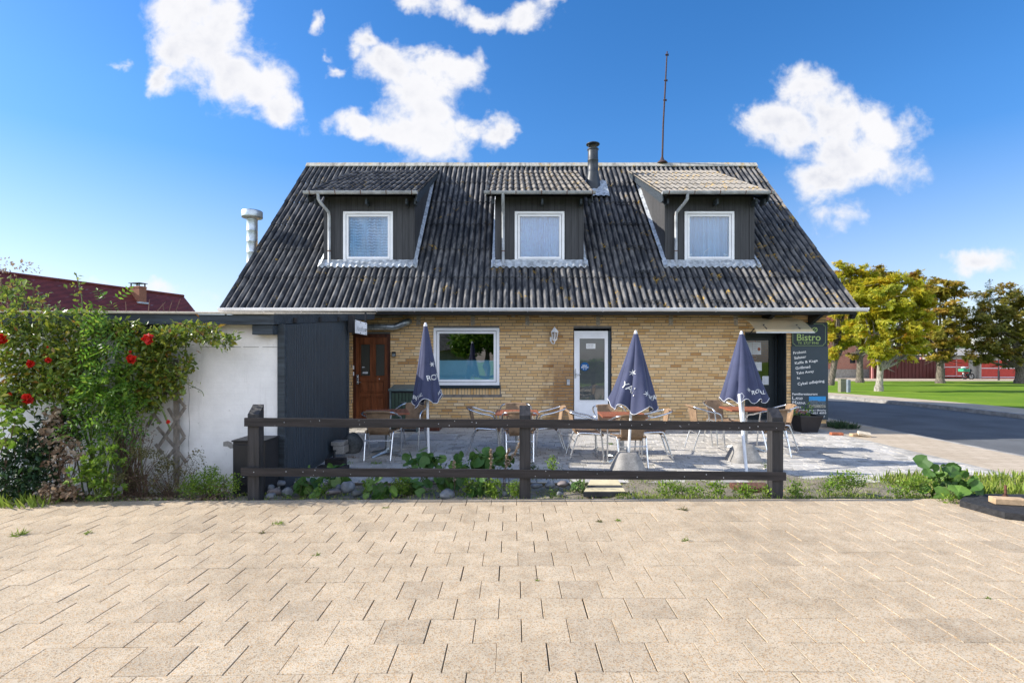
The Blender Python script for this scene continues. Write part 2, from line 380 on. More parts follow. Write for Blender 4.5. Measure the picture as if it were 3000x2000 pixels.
def redbrick(t, co, mp, col, h, b):
    sp = t.n('ShaderNodeSeparateXYZ', ins={0: co}); v2 = t.n('ShaderNodeCombineXYZ', ins={0: t.m('ADD', sp.outputs[1], sp.outputs[0]), 1: sp.outputs[2]}).outputs[0]
    br = t.n('ShaderNodeTexBrick', ins={'Vector': v2, 'Color1': (.42, .13, .07, 1), 'Color2': (.33, .09, .05, 1), 'Mortar': (.48, .4, .34, 1), 'Scale': 1.0, 'Mortar Size': .009, 'Brick Width': .24, 'Row Height': .0667})
    return br.outputs['Color'], br.outputs['Fac']
mat('red_brick', (.5, .2, .1), rough=.9, fn=redbrick, bump=.1)
def lichen_shade(amount, dark, light, x0=None, pitch=.145):
    def fn(t, co, mp, col, h, b):
        s_ = t.n('ShaderNodeSeparateXYZ', ins={0: co})
        xr = t.rng(s_.outputs[0], -6, 7, -.015, .035)
        ms = t.n('ShaderNodeMapping', ins={0: co, 3: (1.6, .35, .35)}).outputs[0]; n1 = t.m('ADD', t.noise(ms, 6, 5, .65), xr); n2 = t.m('ADD', t.noise(co, 3.2, 6, .7), xr); n3 = t.noise(co, 45, 2, .6)
        c = t.mix(t.rng(n1, .44-amount, .62-amount*.6), dark, light)
        c = t.mix(t.rng(n3, .35, .6, .35, 0), c, t.mix(1.0, c, (.45, .45, .47), blend='MULTIPLY'))
        st = t.noise(t.n('ShaderNodeMapping', ins={0: co, 3: (14, 1.2, 1.2)}).outputs[0], 1.6, 4, .6)
        c = t.mix(t.rng(st, .5, .75, 0, .3), c, t.mix(1.0, c, (.5, .5, .52), blend='MULTIPLY'))
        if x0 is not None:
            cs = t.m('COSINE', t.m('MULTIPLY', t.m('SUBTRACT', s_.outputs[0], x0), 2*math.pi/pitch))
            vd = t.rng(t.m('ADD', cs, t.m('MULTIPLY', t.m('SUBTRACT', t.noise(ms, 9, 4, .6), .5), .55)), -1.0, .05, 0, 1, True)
            c = t.mix(vd, t.mix(1.0, c, (.16, .18, .22), blend='MULTIPLY'), t.mix(1.0, c, (1.22, 1.19, 1.15), blend='MULTIPLY'))  # mossy valleys darkened and crests lightened: groove shade painted into the colour
        m = t.m('MULTIPLY', t.rng(n2, .605-amount*.35, .68-amount*.35), t.rng(t.noise(co, 22, 4, .7), .46, .56))
        c = t.mix(t.m('MULTIPLY', m, .9), c, (.50, .30, .035)); return c, t.noise(co, 30, 4, .7)
    return fn
mat('roof_sheet', (.1, .1, .1), rough=.85, bump=.35, fn=lichen_shade(0.0, (.045, .048, .054), (.165, .162, .160), -6.83, 13.64/94), spec=.2)
mat('roof_sheet_pale', (.2, .2, .2), rough=.9, bump=.35, fn=lichen_shade(.10, (.15, .14, .125), (.27, .25, .22), 2.84, 2.5/17), spec=.2)
mat('roof_sheet_mid', (.2, .2, .2), rough=.9, bump=.35, fn=lichen_shade(.04, (.08, .072, .064), (.24, .22, .19), -1.22, 2.5/17), spec=.25)
mat('roof_sheet_dark', (.2, .2, .2), rough=.9, bump=.35, fn=lichen_shade(.01, (.03, .03, .032), (.17, .16, .15), -5.33, 2.56/17), spec=.25)
mat('ridge_cap', (.4, .37, .31), rough=.95, bump=.4, fn=lichen_shade(.13, (.18, .165, .14), (.5, .47, .40)))
def planks(pitch, axis, gap=.06):
    def fn(t, co, mp, col, h, b):
        s_ = t.n('ShaderNodeSeparateXYZ', ins={0: co}); x = s_.outputs[axis]
        fr = t.m('FRACT', t.m('DIVIDE', x, pitch)); l = t.m('LESS_THAN', fr, gap)
        k = t.n('ShaderNodeTexWhiteNoise', noise_dimensions='1D', ins={'W': t.m('FLOOR', t.m('DIVIDE', x, pitch))}).outputs[0]
        c = t.mix(k, t.mix(1.0, col, (.8, .8, .8), blend='MULTIPLY'), col)
        return t.mix(l, c, t.mix(1.0, c, (.3, .3, .3), blend='MULTIPLY')), t.m('SUBTRACT', t.m('MULTIPLY', h, .15), l)
    return fn
mat('black_board', (.052, .052, .055), rough=.6, var=.15, stretch=(14, 14, 1), scale=2, bump=.5, fn=planks(.133, 0), spec=.4)
mat('black_board_y', (.07, .07, .073), rough=.6, var=.15, stretch=(14, 14, 1), scale=2, bump=.5, fn=planks(.133, 1), spec=.4)
mat('blue_plank', (.030, .045, .060), rough=.5, var=.15, stretch=(10, 10, 1), scale=3, bump=.2, spec=.5)
mat('blue_beam', (.045, .058, .070), rough=.6, var=.3, stretch=(1, 12, 12), scale=2, bump=.4, bscale=20, spec=.4)
mat('black_rail', (.031, .026, .025), rough=.62, var=.35, stretch=(1, 14, 14), scale=2, bump=.4, bscale=14, spec=.4, fine=.2)
mat('black_post', (.034, .032, .033), rough=.6, var=.35, stretch=(14, 14, 1), scale=2, bump=.4, bscale=14, spec=.45)
mat('dark_trim', (.02, .022, .025), rough=.5, var=.1, bump=.05)
def whitewash(t, co, mp, col, h, b):
    n = t.noise(co, 2.2, 6, .7); br = t.n('ShaderNodeTexBrick', ins={'Vector': t.n('ShaderNodeMapping', ins={0: co, 2: (R(90), 0, 0)}).outputs[0], 'Color1': (1, 1, 1, 1), 'Color2': (1, 1, 1, 1), 'Mortar': (0, 0, 0, 1), 'Scale': 1, 'Brick Width': .24, 'Row Height': .0667, 'Mortar Size': .004, 'Mortar Smooth': 1})
    c = t.mix(t.rng(n, .5, .75, 0, .5), col, (.76, .74, .72))
    c = t.mix(t.rng(t.noise(co, 9, 5, .7), .66, .72, 0, .5), c, (.45, .43, .4))
    zz = t.n('ShaderNodeSeparateXYZ', ins={0: co}).outputs[2]; c = t.mix(t.m('MULTIPLY', t.rng(t.m('ADD', zz, t.m('MULTIPLY', t.noise(co, 5, 5, .7), .5)), .28, .62, 1, 0), .55), c, (.42, .41, .36))
    sk = t.noise(t.n('ShaderNodeMapping', ins={0: co, 3: (5, 1, .5)}).outputs[0], 1.3, 5, .7); c = t.mix(t.rng(sk, .56, .72, 0, .35), c, (.58, .56, .53))
    return c, t.m('ADD', t.m('MULTIPLY', br.outputs['Fac'], -.4), t.noise(co, 25, 4, .7))
mat('whitewash', (.88, .86, .83), rough=.9, var=.03, fn=whitewash, bump=.45, spec=.2)
mat('white_paint', (.84, .85, .87), rough=.45, var=.05, scale=3, bump=.06)
mat('white_plastic', (.86, .86, .87), rough=.3, var=.04, scale=3, bump=.02)
mat('gutter_white', (.84, .85, .86), rough=.45, var=.1, scale=2, bump=.05)
mat('gutter_grey', (.42, .44, .46), rough=.4, var=.18, scale=6, bump=.1)
mat('lead', (.55, .58, .60), rough=.5, var=.25, scale=10, bump=.7, bscale=16, metal=.3)
mat('galv', (.42, .47, .49), rough=.35, var=.25, scale=12, bump=.15, bscale=30, metal=.7)
mat('zinc', (.50, .56, .60), rough=.42, var=.15, scale=9, bump=.08, bscale=40, metal=.8)
mat('flue', (.035, .042, .05), rough=.45, var=.12, bump=.1)
mat('mast', (.07, .04, .035), rough=.8, var=.3, scale=30, bump=.3)
mat('rust', (.15, .065, .04), rough=.9, var=.4, scale=30, bump=.4)
mat('alu', (.72, .73, .74), rough=.24, var=.05, metal=.9, bump=.03)
mat('alu_dull', (.55, .56, .57), rough=.38, var=.1, metal=.8, bump=.05)
def weave(t, co, mp, col, h, b):
    s_ = t.n('ShaderNodeSeparateXYZ', ins={0: co})
    a = t.m('SINE', t.m('MULTIPLY', s_.outputs[0], 420)); c = t.m('SINE', t.m('MULTIPLY', t.m('ADD', s_.outputs[1], s_.outputs[2]), 520)); p = t.m('MULTIPLY', a, c)
    return t.mix(t.rng(p, -.6, .4), t.mix(1.0, col, (.55, .5, .45), blend='MULTIPLY'), col), p
mat('rattan', (.42, .28, .17), rough=.65, var=.2, scale=8, bump=.5, fn=weave, spec=.35)
mat('table_wood', (.31, .10, .05), rough=.5, var=.18, stretch=(2, 12, 2), scale=2, bump=.15, spec=.45)
mat('door_wood', (.23, .074, .028), rough=.38, var=.3, stretch=(9, 9, 1), scale=1.5, bump=.12, bscale=20, spec=.5)
mat('door_wood_dark', (.10, .03, .015), rough=.4, var=.3, stretch=(9, 9, 1), scale=1.5, bump=.12, bscale=20, spec=.5)
mat('canopy_navy', (.058, .066, .122), rough=.8, var=.08, scale=5, bump=.15, bscale=300, spec=.25)
m_ = MATS['canopy_navy'].node_tree.nodes['Principled BSDF']; m_.inputs['Sheen Weight'].default_value = .25; m_.inputs['Sheen Roughness'].default_value = .35; m_.inputs['Sheen Tint'].default_value = (.85, .85, .95, 1)
mat('hem_white', (.75, .75, .76), rough=.7, var=.05)
mat('pole_white', (.78, .77, .75), rough=.35, var=.06, bump=.03)
mat('green_wood', (.045, .075, .05), rough=.6, var=.2, stretch=(8, 8, 1), bump=.2)
mat('green_lid', (.12, .17, .17), rough=.5, var=.15, bump=.1)
mat('sign_navy', (.028, .045, .062), rough=.38, var=.06, scale=2, bump=.02, spec=.5)
mat('sign_dark', (.012, .025, .035), rough=.35, var=.06, bump=.02)
mat('sign_green', (.36, .50, .16), rough=.5, var=.05, bump=0)
mat('sign_green_dull', (.20, .28, .13), rough=.5, var=.05, bump=0)
mat('sign_white', (.78, .78, .76), rough=.5, var=.04, bump=0)
mat('sign_grey_text', (.36, .37, .42), rough=.5, bump=0)
mat('black_text', (.02, .02, .025), rough=.5, bump=0)
mat('sticker_blue', (.0, .085, .26), rough=.4, var=.04, bump=0)
mat('paper', (.62, .65, .68), rough=.8, var=.05, bump=.05)
mat('photo_sky', (.03, .28, .62), rough=.4, var=.1, bump=0)
mat('photo_houses', (.10, .14, .17), rough=.4, var=.5, scale=40, bump=0)
mat('photo_quay', (.35, .34, .28), rough=.4, var=.5, scale=60, bump=0)
mat('interior', (.045, .045, .045), rough=1, var=.2, bump=0)
mat('blind', (.30, .56, .64), rough=.9, var=.05, scale=2, bump=0)
mat('door_film', (.17, .175, .16), rough=.55, var=.12, scale=1.2, bump=.05)
mat('dark_door', (.018, .026, .032), rough=.4, var=.12, bump=.05)
mat('planter', (.022, .02, .022), rough=.55, var=.15, bump=.2)
mat('cabinet_black', (.018, .018, .02), rough=.45, var=.1, bump=.03)
mat('cabinet_olive', (.22, .21, .15), rough=.6, var=.1, bump=.05)
mat('cabinet_grey', (.2, .23, .27), rough=.6, var=.1, bump=.05)
mat('red_fence', (.11, .022, .018), rough=.6, var=.12, stretch=(1, 1, .2), bump=.1)
mat('red_gate', (.48, .045, .028), rough=.55, var=.1, bump=.1)
mat('pink_frame', (.55, .22, .2), rough=.6, var=.1, bump=.1)
mat('garage_render', (.36, .345, .31), rough=.95, var=.15, bump=.3)
mat('rubber', (.03, .03, .032), rough=.85, var=.3, scale=30, bump=.6, bscale=90)
mat('loose_brick_yellow', (.52, .36, .21), rough=.9, var=.15, scale=12, bump=.4)
mat('loose_brick_pale', (.58, .50, .38), rough=.9, var=.15, scale=12, bump=.4)
mat('loose_brick_red', (.42, .13, .06), rough=.9, var=.2, scale=12, bump=.4)
mat('step_cream', (.62, .53, .33), rough=.85, var=.1, bump=.2)
mat('step_dark', (.05, .05, .05), rough=.85, var=.2, bump=.4)
mat('stone_grey', (.22, .23, .24), rough=.8, var=.3, scale=5, bump=.4, bscale=30, fine=.2)
mat('stone_pink', (.25, .21, .195), rough=.8, var=.3, scale=5, bump=.4, bscale=30, fine=.2)
mat('stone_dark', (.13, .135, .13), rough=.85, var=.35, scale=5, bump=.5, bscale=30, fine=.3)
def redtile(t, co, mp, col, h, b):
    s_ = t.n('ShaderNodeSeparateXYZ', ins={0: co}); wv = t.m('SINE', t.m('MULTIPLY', s_.outputs[0], 2*math.pi/.3)); rw = t.m('FRACT', t.m('MULTIPLY', s_.outputs[2], 4.2))
    fl = t.rng(t.noise(t.n('ShaderNodeMapping', ins={0: co, 3: (6, 1, 1)}).outputs[0], 1.3, 4, .7), .6, .68, 0, .55)
    c = t.mix(t.rng(wv, -1, 1, 0, .45), col, t.mix(1.0, col, (.5, .5, .5), blend='MULTIPLY'))
    return t.mix(t.m('MULTIPLY', fl, t.rng(wv, .3, .9)), c, (.38, .30, .30)), t.m('ADD', wv, rw)
mat('red_tile', (.18, .038, .028), rough=.6, var=.12, scale=1.5, fn=redtile, bump=.6)
mat('chimney_brick', (.34, .15, .09), rough=.9, var=.25, scale=22, bump=.4)
mat('bark', (.16, .135, .105), rough=.95, var=.4, stretch=(3, 3, 1), scale=6, bump=.8, bscale=20)
mat('bark_pale', (.34, .31, .26), rough=.95, var=.3, stretch=(3, 3, 1), scale=6, bump=.6, bscale=20)
mat('twig', (.16, .10, .065), rough=.8, var=.3, bump=.1)
mat('green_stem', (.12, .16, .04), rough=.6, var=.25, scale=10, bump=.1)
mat('weathered_wood', (.26, .23, .20), rough=.9, var=.3, stretch=(4, 4, 2), scale=5, bump=.4)
def leafmat(name, stops, trans=.35, rough=.5, spec=.4): mat(name, (.1, .2, .05), rough=rough, var=.2, scale=25, bump=0, attr=stops, trans=trans, spec=spec)
leafmat('leaf_chestnut_yellow', [(0, (.22, .30, .02)), (.35, (.45, .45, .03)), (.7, (.70, .60, .04)), (.9, (.78, .55, .05)), (1, (.58, .28, .04))], .5)
leafmat('leaf_chestnut_orange', [(0, (.17, .18, .02)), (.4, (.34, .30, .03)), (.75, (.52, .36, .04)), (1, (.48, .22, .06))], .45)
leafmat('leaf_chestnut_green', [(0, (.10, .12, .02)), (.5, (.23, .22, .03)), (.85, (.40, .30, .045)), (1, (.42, .2, .045))], .45)
leafmat('leaf_fir', [(0, (.02, .045, .03)), (1, (.05, .10, .06))], .1)
leafmat('leaf_rose', [(0, (.08, .13, .02)), (.5, (.19, .28, .035)), (.85, (.38, .42, .05)), (.95, (.28, .22, .03)), (1, (.35, .15, .04))], .35, .32, .6)
leafmat('leaf_vine', [(0, (.06, .15, .02)), (.5, (.13, .28, .03)), (.9, (.26, .42, .045)), (1, (.3, .36, .06))], .4, .4)
leafmat('leaf_bright', [(0, (.10, .19, .02)), (.5, (.18, .31, .03)), (1, (.32, .44, .05))], .4, .45)
leafmat('leaf_dark', [(0, (.015, .035, .015)), (.6, (.03, .07, .025)), (1, (.06, .12, .03))], .2, .4)
leafmat('leaf_mallow', [(0, (.06, .13, .03)), (.5, (.10, .22, .04)), (.9, (.18, .32, .06)), (1, (.2, .3, .08))], .35, .5)
leafmat('leaf_dry', [(0, (.18, .11, .07)), (.5, (.36, .26, .17)), (1, (.52, .43, .33))], .3, .8, .1)
leafmat('leaf_olive', [(0, (.09, .09, .03)), (.6, (.17, .16, .05)), (1, (.32, .28, .12))], .3, .7)
leafmat('grass', [(0, (.12, .18, .02)), (.5, (.22, .32, .035)), (.9, (.36, .42, .07)), (1, (.4, .35, .16))], .3, .6)
leafmat('petal_red', [(0, (.55, .005, .008)), (1, (.75, .03, .01))], .2, .5)
leafmat('petal_mix', [(0, (.5, .2, .03)), (.5, (.08, .15, .5)), (1, (.6, .25, .05))], .2, .6)
glass('pane', (.8, .9, .98), refl=.17)
glass('pane_clear', (.9, .95, 1), refl=.07)
glass('pane_upper', (.64, .86, 1), refl=.10)
glass('pane_frosted', (.3, .3, .28), refl=.0, rough=.35, opac=.75, ocol=(.16, .16, .135))
glass('polycarb', (.80, .74, .58), refl=.03, rough=.25, opac=.6, ocol=(.70, .60, .38), fr=.2)
def curtain(t, co, mp, col, h, b):
    s_ = t.n('ShaderNodeSeparateXYZ', ins={0: co}); n = t.noise(t.n('ShaderNodeMapping', ins={0: co, 3: (10, 1, 1.2)}).outputs[0], 1.2, 4, .6)
    pat = t.rng(t.noise(co, 14, 4, .6), .52, .6, 0, .45)
    return t.mix(pat, col, t.mix(1.0, col, (.75, .72, .85), blend='MULTIPLY')), n
mat('curtain', (.66, .78, .97), rough=.9, var=.02, fn=curtain, bump=0, spec=.1, trans=.3)
def swag(t, co, mp, col, h, b):
    wv = t.n('ShaderNodeTexWave', wave_type='RINGS', ins={'Vector': t.n('ShaderNodeMapping', ins={0: co, 1: (4.3, 0, -3.4), 3: (1.3, 0, 1)}).outputs[0], 'Scale': 4.5, 'Distortion': 3.5, 'Detail': 2, 'Detail Scale': 1.5}).outputs['Fac']
    k = t.rng(t.noise(t.n('ShaderNodeMapping', ins={0: co, 3: (5, 1, .6)}).outputs[0], 1.1, 3), .4, .6)
    return t.mix(t.m('MULTIPLY', t.rng(wv, .3, .75, 1, 0), k), col, (.20, .42, .60)), wv
mat('curtain_swag', (.45, .76, .93), rough=.9, var=.03, fn=swag, bump=0, spec=.1, trans=.3)
def plaincurt(t, co, mp, col, h, b):
    n = t.noise(t.n('ShaderNodeMapping', ins={0: co, 3: (12, 1, .15)}).outputs[0], 1.0, 3, .6); return t.mix(t.rng(n, .42, .6, 1, 0), col, (.34, .55, .74)), n
mat('curtain_plain', (.55, .80, .97), rough=.9, var=.03, fn=plaincurt, bump=0, spec=.1, trans=.3)
# ================================================================ GROUND
def bend(x, y): return y+(.022*x if x < 0 else 0)
ZP = -.10   # patio level
def zfar(x, y):  # terrain falls gently away beyond the street
    t = min(max((x-14.1)/14, 0), 1); q = min(max((y-13)/32, 0), 1); return -.10-.5*max(t*.5, 0)*q*1.0-.25*q*t if x > 14.1 else ZP-.02
def lawnz(x, y): return -.08-.52*min(max((y-14)/30, 0), 1)
# wide ground sheet to the horizon
mb = MB(); mb.add([(-600,-200,-.9),(900,-200,-.9),(900,1200,-.9),(-600,1200,-.9)], [(0,1,2,3)])
struct(mb.build('ground', 'lawn'))
# ground under and around the house / left yard
mb = MB(); mb.box(-30, 8.0, 6.95, 60, -.8, -.125); struct(mb.build('yard_ground', 'joint_sand'))
# forecourt: sand bed and individually laid pavers
mb = MB(); mb.add([(-8,-4,-.010),(8,-4,-.010),(8,5.50,-.010),(0,5.50,-.010),(-8,5.31,-.010)], [(0,1,2,3,4)])
struct(mb.build('forecourt_bed', 'joint_sand'))
mb = MB(); Wp = .2544; Y0 = 5.56
for k in range(0, 34):
    ph = .175+(.1272 if k % 2 == 0 else 0) + random.uniform(-.008, .008)
    ya, yb = Y0-(k+1)*Wp, Y0-k*Wp
    if yb < -1.0: break
    xm = 6.6 if k < 20 else 4
    n0, n1 = int(-xm/Wp)-1, int(xm/Wp)+1
    for n in range(n0, n1):
        xa = ph+n*Wp+random.uniform(-.0015, .0015); xb = xa+Wp
        g = .0018 + (random.random()**2)*.0026; gy = .0008
        z = random.gauss(0, .0008); mb.cr = min(1, max(0, random.gauss(.5, .26))) if random.random() > .05 else 0.0
        x0, x1, y0, y1 = xa+g, xb-g, ya+gy, yb-gy; b = .0016
        ov = []; tx, ty = random.gauss(0, .002), random.gauss(0, .002)
        for (px, py) in ((x0,y0),(x1,y0),(x1,y1),(x0,y1)): ov.append((px, py))
        vs = [(px, bend(px, py), -.02) for px, py in ov]+[(px, bend(px, py), z-b+(px-xa)*tx+(py-ya)*ty) for px, py in ov]
        ins = [(x0+b,y0+b),(x1-b,y0+b),(x1-b,y1-b),(x0+b,y1-b)]
        vs += [(px, bend(px, py), z+(px-xa)*tx+(py-ya)*ty) for px, py in ins]
        mb.add(vs, [(8,9,10,11)]+[(i,(i+1)%4,4+(i+1)%4,4+i) for i in range(4)]+[(4+i,4+(i+1)%4,8+(i+1)%4,8+i) for i in range(4)])
struct(mb.build('forecourt_paving', 'paver_tan'))
# garden strip between forecourt and terrace
def stripz(x, y):
    t = min(max((y-5.6)/.9, 0), 1); e = min(max((y-5.6)/.15, 0), 1)
    nz = .016*math.sin(x*3.1+y*5)+.013*math.sin(x*7.7-y*9)+.01*math.sin(x*17+y*13)
    right = min(max((x-1.2)/1.2, 0), 1)
    return -.022+(-.11*t)*(1-.35*right)+nz*e
mb = MB(); mb.grid(lambda a, b: (-9+18*a, bend(-9+18*a, 5.5+1.6*b)-.03, stripz(-9+18*a, 5.5+1.6*b)), 240, 26)
struct(mb.build('garden_strip', 'soil'))
# terrace pavers (grey), laid in rows of mixed lengths
mb = MB(); mb.box(-3.6, 6.72, 6.72, 12.1, -.35, ZP-.010); struct(mb.build('terrace_bed', 'joint_sand'))
mb = MB(); y = 6.72; rw = .142; k = 0
while y < 12.0:
    x = -3.6+random.random()*.1; dep = rw
    while x < 6.58:
        ln = random.choice((.142, .213, .213, .213)); x1 = min(x+ln, 6.60); g = .003+random.random()*.002
        mb.cr = min(1, max(0, random.gauss(.5, .27))); z = ZP+random.gauss(0, .0018); t1, t2 = random.gauss(0, .006), random.gauss(0, .006); b = .004
        q = [(x+g,y+g),(x1-g,y+g),(x1-g,y+dep-g),(x+g,y+dep-g)]; q2 = [(x+g+b,y+g+b),(x1-g-b,y+g+b),(x1-g-b,y+dep-g-b),(x+g+b,y+dep-g-b)]
        zz = lambda p: z+(p[0]-x)*t1+(p[1]-y)*t2
        mb.add([(p[0],p[1],ZP-.03) for p in q]+[(p[0],p[1],zz(p)-b) for p in q]+[(p[0],p[1],zz(p)) for p in q2],
               [(8,9,10,11)]+[(i,(i+1)%4,4+(i+1)%4,4+i) for i in range(4)]+[(4+i,4+(i+1)%4,8+(i+1)%4,8+i) for i in range(4)])
        x = x1
    y += dep
# soldier course along the terrace edge
y = 6.72
while y < 12:
    mb.cr = random.random()*.35; mb.box(6.605, 6.72, y+.003, y+.10, ZP-.03, ZP+random.gauss(0, .001)); y += .103
struct(mb.build('terrace_paving', 'paver_grey'))
# pavement beside the terrace, kerbs and road
mb = MB(); mb.box(6.72, 8.12, 6.6, 60, -.5, ZP-.004); mb.box(7.0, 30, 6.3, 6.6, -.5, ZP-.006); struct(mb.build('near_pavement', 'slabs'))
mb = MB()
for i in range(40): mb.cr = random.random(); mb.box(8.12, 8.24, 6.0+i*1.0, 6.995+i*1.0, -.5, ZP-.002, .01)
struct(mb.build('near_kerb', 'concrete'))
def farx(y):  # far kerb line bends left beyond y=17
    return 14.05-(.028*(y-16)**2 if y > 16 else 0) if y < 26 else 14.05-2.8-(y-26)*.56
ys = [2+i*.8 for i in range(60)]
mb = MB()
mb.grid(lambda a, b: (8.24+(farx(2+48*b)-8.24)*a if True else 0, 2+48*b, -.215-.03*math.sin(a*math.pi)*-1 - .004*b*10), 6, 60)
struct(mb.build('road', 'asphalt'))
def strip(xa, xb, z0, z1, lift=0):
    m = MB()
    m.grid(lambda a, b: (farx(2+48*b)+xa+(xb-xa)*a, 2+48*b, z0+lift), 1, 60, False); return m
mb = MB()
for i in range(60):
    y = 2+i*.8; y2 = y+.79; a, b2 = farx(y), farx(y2); mb.cr = random.random()
    mb.add([(a,y,-.4),(a+.14,y,-.4),(b2+.14,y2,-.4),(b2,y2,-.4),(a,y,-.105),(a+.14,y,-.10),(b2+.14,y2,-.10),(b2,y2,-.105)], [(4,5,6,7),(0,1,5,4),(1,2,6,5),(2,3,7,6),(3,0,4,7)])
struct(mb.build('far_kerb', 'concrete'))
struct(strip(.14, 1.75, -.112, -.112).build('far_pavement', 'slabs'))
mb = MB()
def lawnpt(a, b):
    y = 4+42*b; x0 = farx(y)+1.72; x1 = 95; x = x0+(x1-x0)*a**1.6; return (x, y, (lawnz(x, y) if y > 14 else -.08) + .02*math.sin(x*1.3)*math.sin(y*.9)+(0 if a else -.04))
mb.grid(lawnpt, 50, 60); struct(mb.build('lawn', 'lawn'))
mb = MB(); mb.box(-10, 110, 45.5, 80, -.85, -.585); struct(mb.build('lane', 'slabs'))

# ================================================================ HOUSE
YW = 12.0; XL, XR = -5.87, 7.09; ZB = -.12; ZT = 2.50; YB = 20.5
house = thing('house', 'yellow brick house with a black corrugated roof and three dormers behind the terrace', 'house', (.6, YW, ZB))
OPEN = [ # x0,x1,z0,z1
 ('dw', -3.61, -2.74, -.02, 2.0), ('win', -1.765, -.285, .80, 2.13), ('dwhite', 1.385, 2.245, .05, 2.13), ('ddark', 5.25, 6.18, .03, 2.02)]
DEPTH = {'dw': .14, 'win': .05, 'dwhite': .09, 'ddark': .45}
# mortar backing with openings and reveals
mb = MB(); xs = sorted({XL, XR, *[o[1] for o in OPEN], *[o[2] for o in OPEN]}); zs = sorted({ZB, ZT, *[o[3] for o in OPEN], *[o[4] for o in OPEN]})
for i in range(len(xs)-1):
    for j in range(len(zs)-1):
        cx, cz = (xs[i]+xs[i+1])/2, (zs[j]+zs[j+1])/2
        if any(o[1] < cx < o[2] and o[3] < cz < o[4] for o in OPEN): continue
        mb.box(xs[i], xs[i+1], YW+.008, YW+.35, zs[j], zs[j+1])
mb.build('mortar_wall', 'mortar', house)
mb = MB(); row = .0667; r = 0; z = ZB+.14
SOLD = (-1.80, -.25, .60, .80)   # soldier course under the kitchen window
def brick(x0, x1, z0, z1):
    mb.cr = min(1, max(0, random.gauss(.5, .24))); d = random.uniform(-.0015, .0015); j = .004
    x0 += random.uniform(-.001, .001); z0 += random.uniform(-.0015, .0015)
    mb.box(x0, x1, YW+d, YW+.02, z0, z1)
z = ZB+.10
while z < ZT-.02:
    x = XL-(.12 if r % 2 else 0)-(.03*(r % 3))
    while x < XR:
        a, b = max(x, XL), min(x+.23, XR); x += .24
        segs = [(a, b)]
        for (nm, o0, o1, q0, q1) in OPEN:
            if z+.0545 > q0 and z < q1: segs = [s_ for (p, q) in segs for s_ in ((p, min(q, o0)), (max(p, o1), q)) if s_[1]-s_[0] > .02]
        if z+.0545 > SOLD[2]+.02 and z < SOLD[3]: segs = [s_ for (p, q) in segs for s_ in ((p, min(q, SOLD[0])), (max(p, SOLD[1]), q)) if s_[1]-s_[0] > .02]
        for (p, q) in segs: brick(p, q, z, z+.0545)
    z += row; r += 1
x = SOLD[0]+.006
while x < SOLD[1]-.05: brick(x, x+.054, SOLD[2]+.03, SOLD[3]-.008); x += .0665
# brick reveals of the wooden door (left jamb faces the light)
for zz in range(30):
    z = -.02+zz*row
    if z > 1.95: break
    mb.cr = random.random(); mb.box(-3.612, -3.598, YW+.004, YW+.125, z, z+.055)
mb.build('brick_facade', 'brick', house)
mb = MB(); mb.cr = .5; mb.box(XL, XR, YW-.02, YW+.03, ZB-.3, ZB+.095); mb.build('plinth', 'concrete_dark', house)
# gable walls and back
def gable(x0, x1):
    m = MB(); yr = 16.24; poly = [(YW+.36, ZB-.2), (YB, ZB-.2), (YB, 2.5), (yr, 7.1), (YW+.36, 3.05)]; m.prism(poly, 'x', x0, x1); return m
gable(XR-.3, XR).build('gable_wall', 'brick_gable', house, fixn=True); gable(XL, XL+.3).build('gable_wall', 'brick_gable', house, fixn=True)
mb = MB(); mb.box(XL+.3, XR-.3, YB-.3, YB, ZB, 2.6); mb.build('back_wall', 'brick_gable', house)
mb = MB(); mb.box(XL+.3, XR-.3, YW+.36, YB-.3, ZB, ZB+.1); mb.box(XL+.3, XR-.3, YW+.36, YB-.3, 2.5, 2.6)
for xx in (-2.2, .6, 3.4): mb.box(xx, xx+.1, YW+.36, YB-.3, ZB+.1, 2.5)
mb.box(XL+.3, XR-.3, YW+3.2, YW+3.3, ZB+.1, 2.5)
mb.build('interior', 'interior', house)
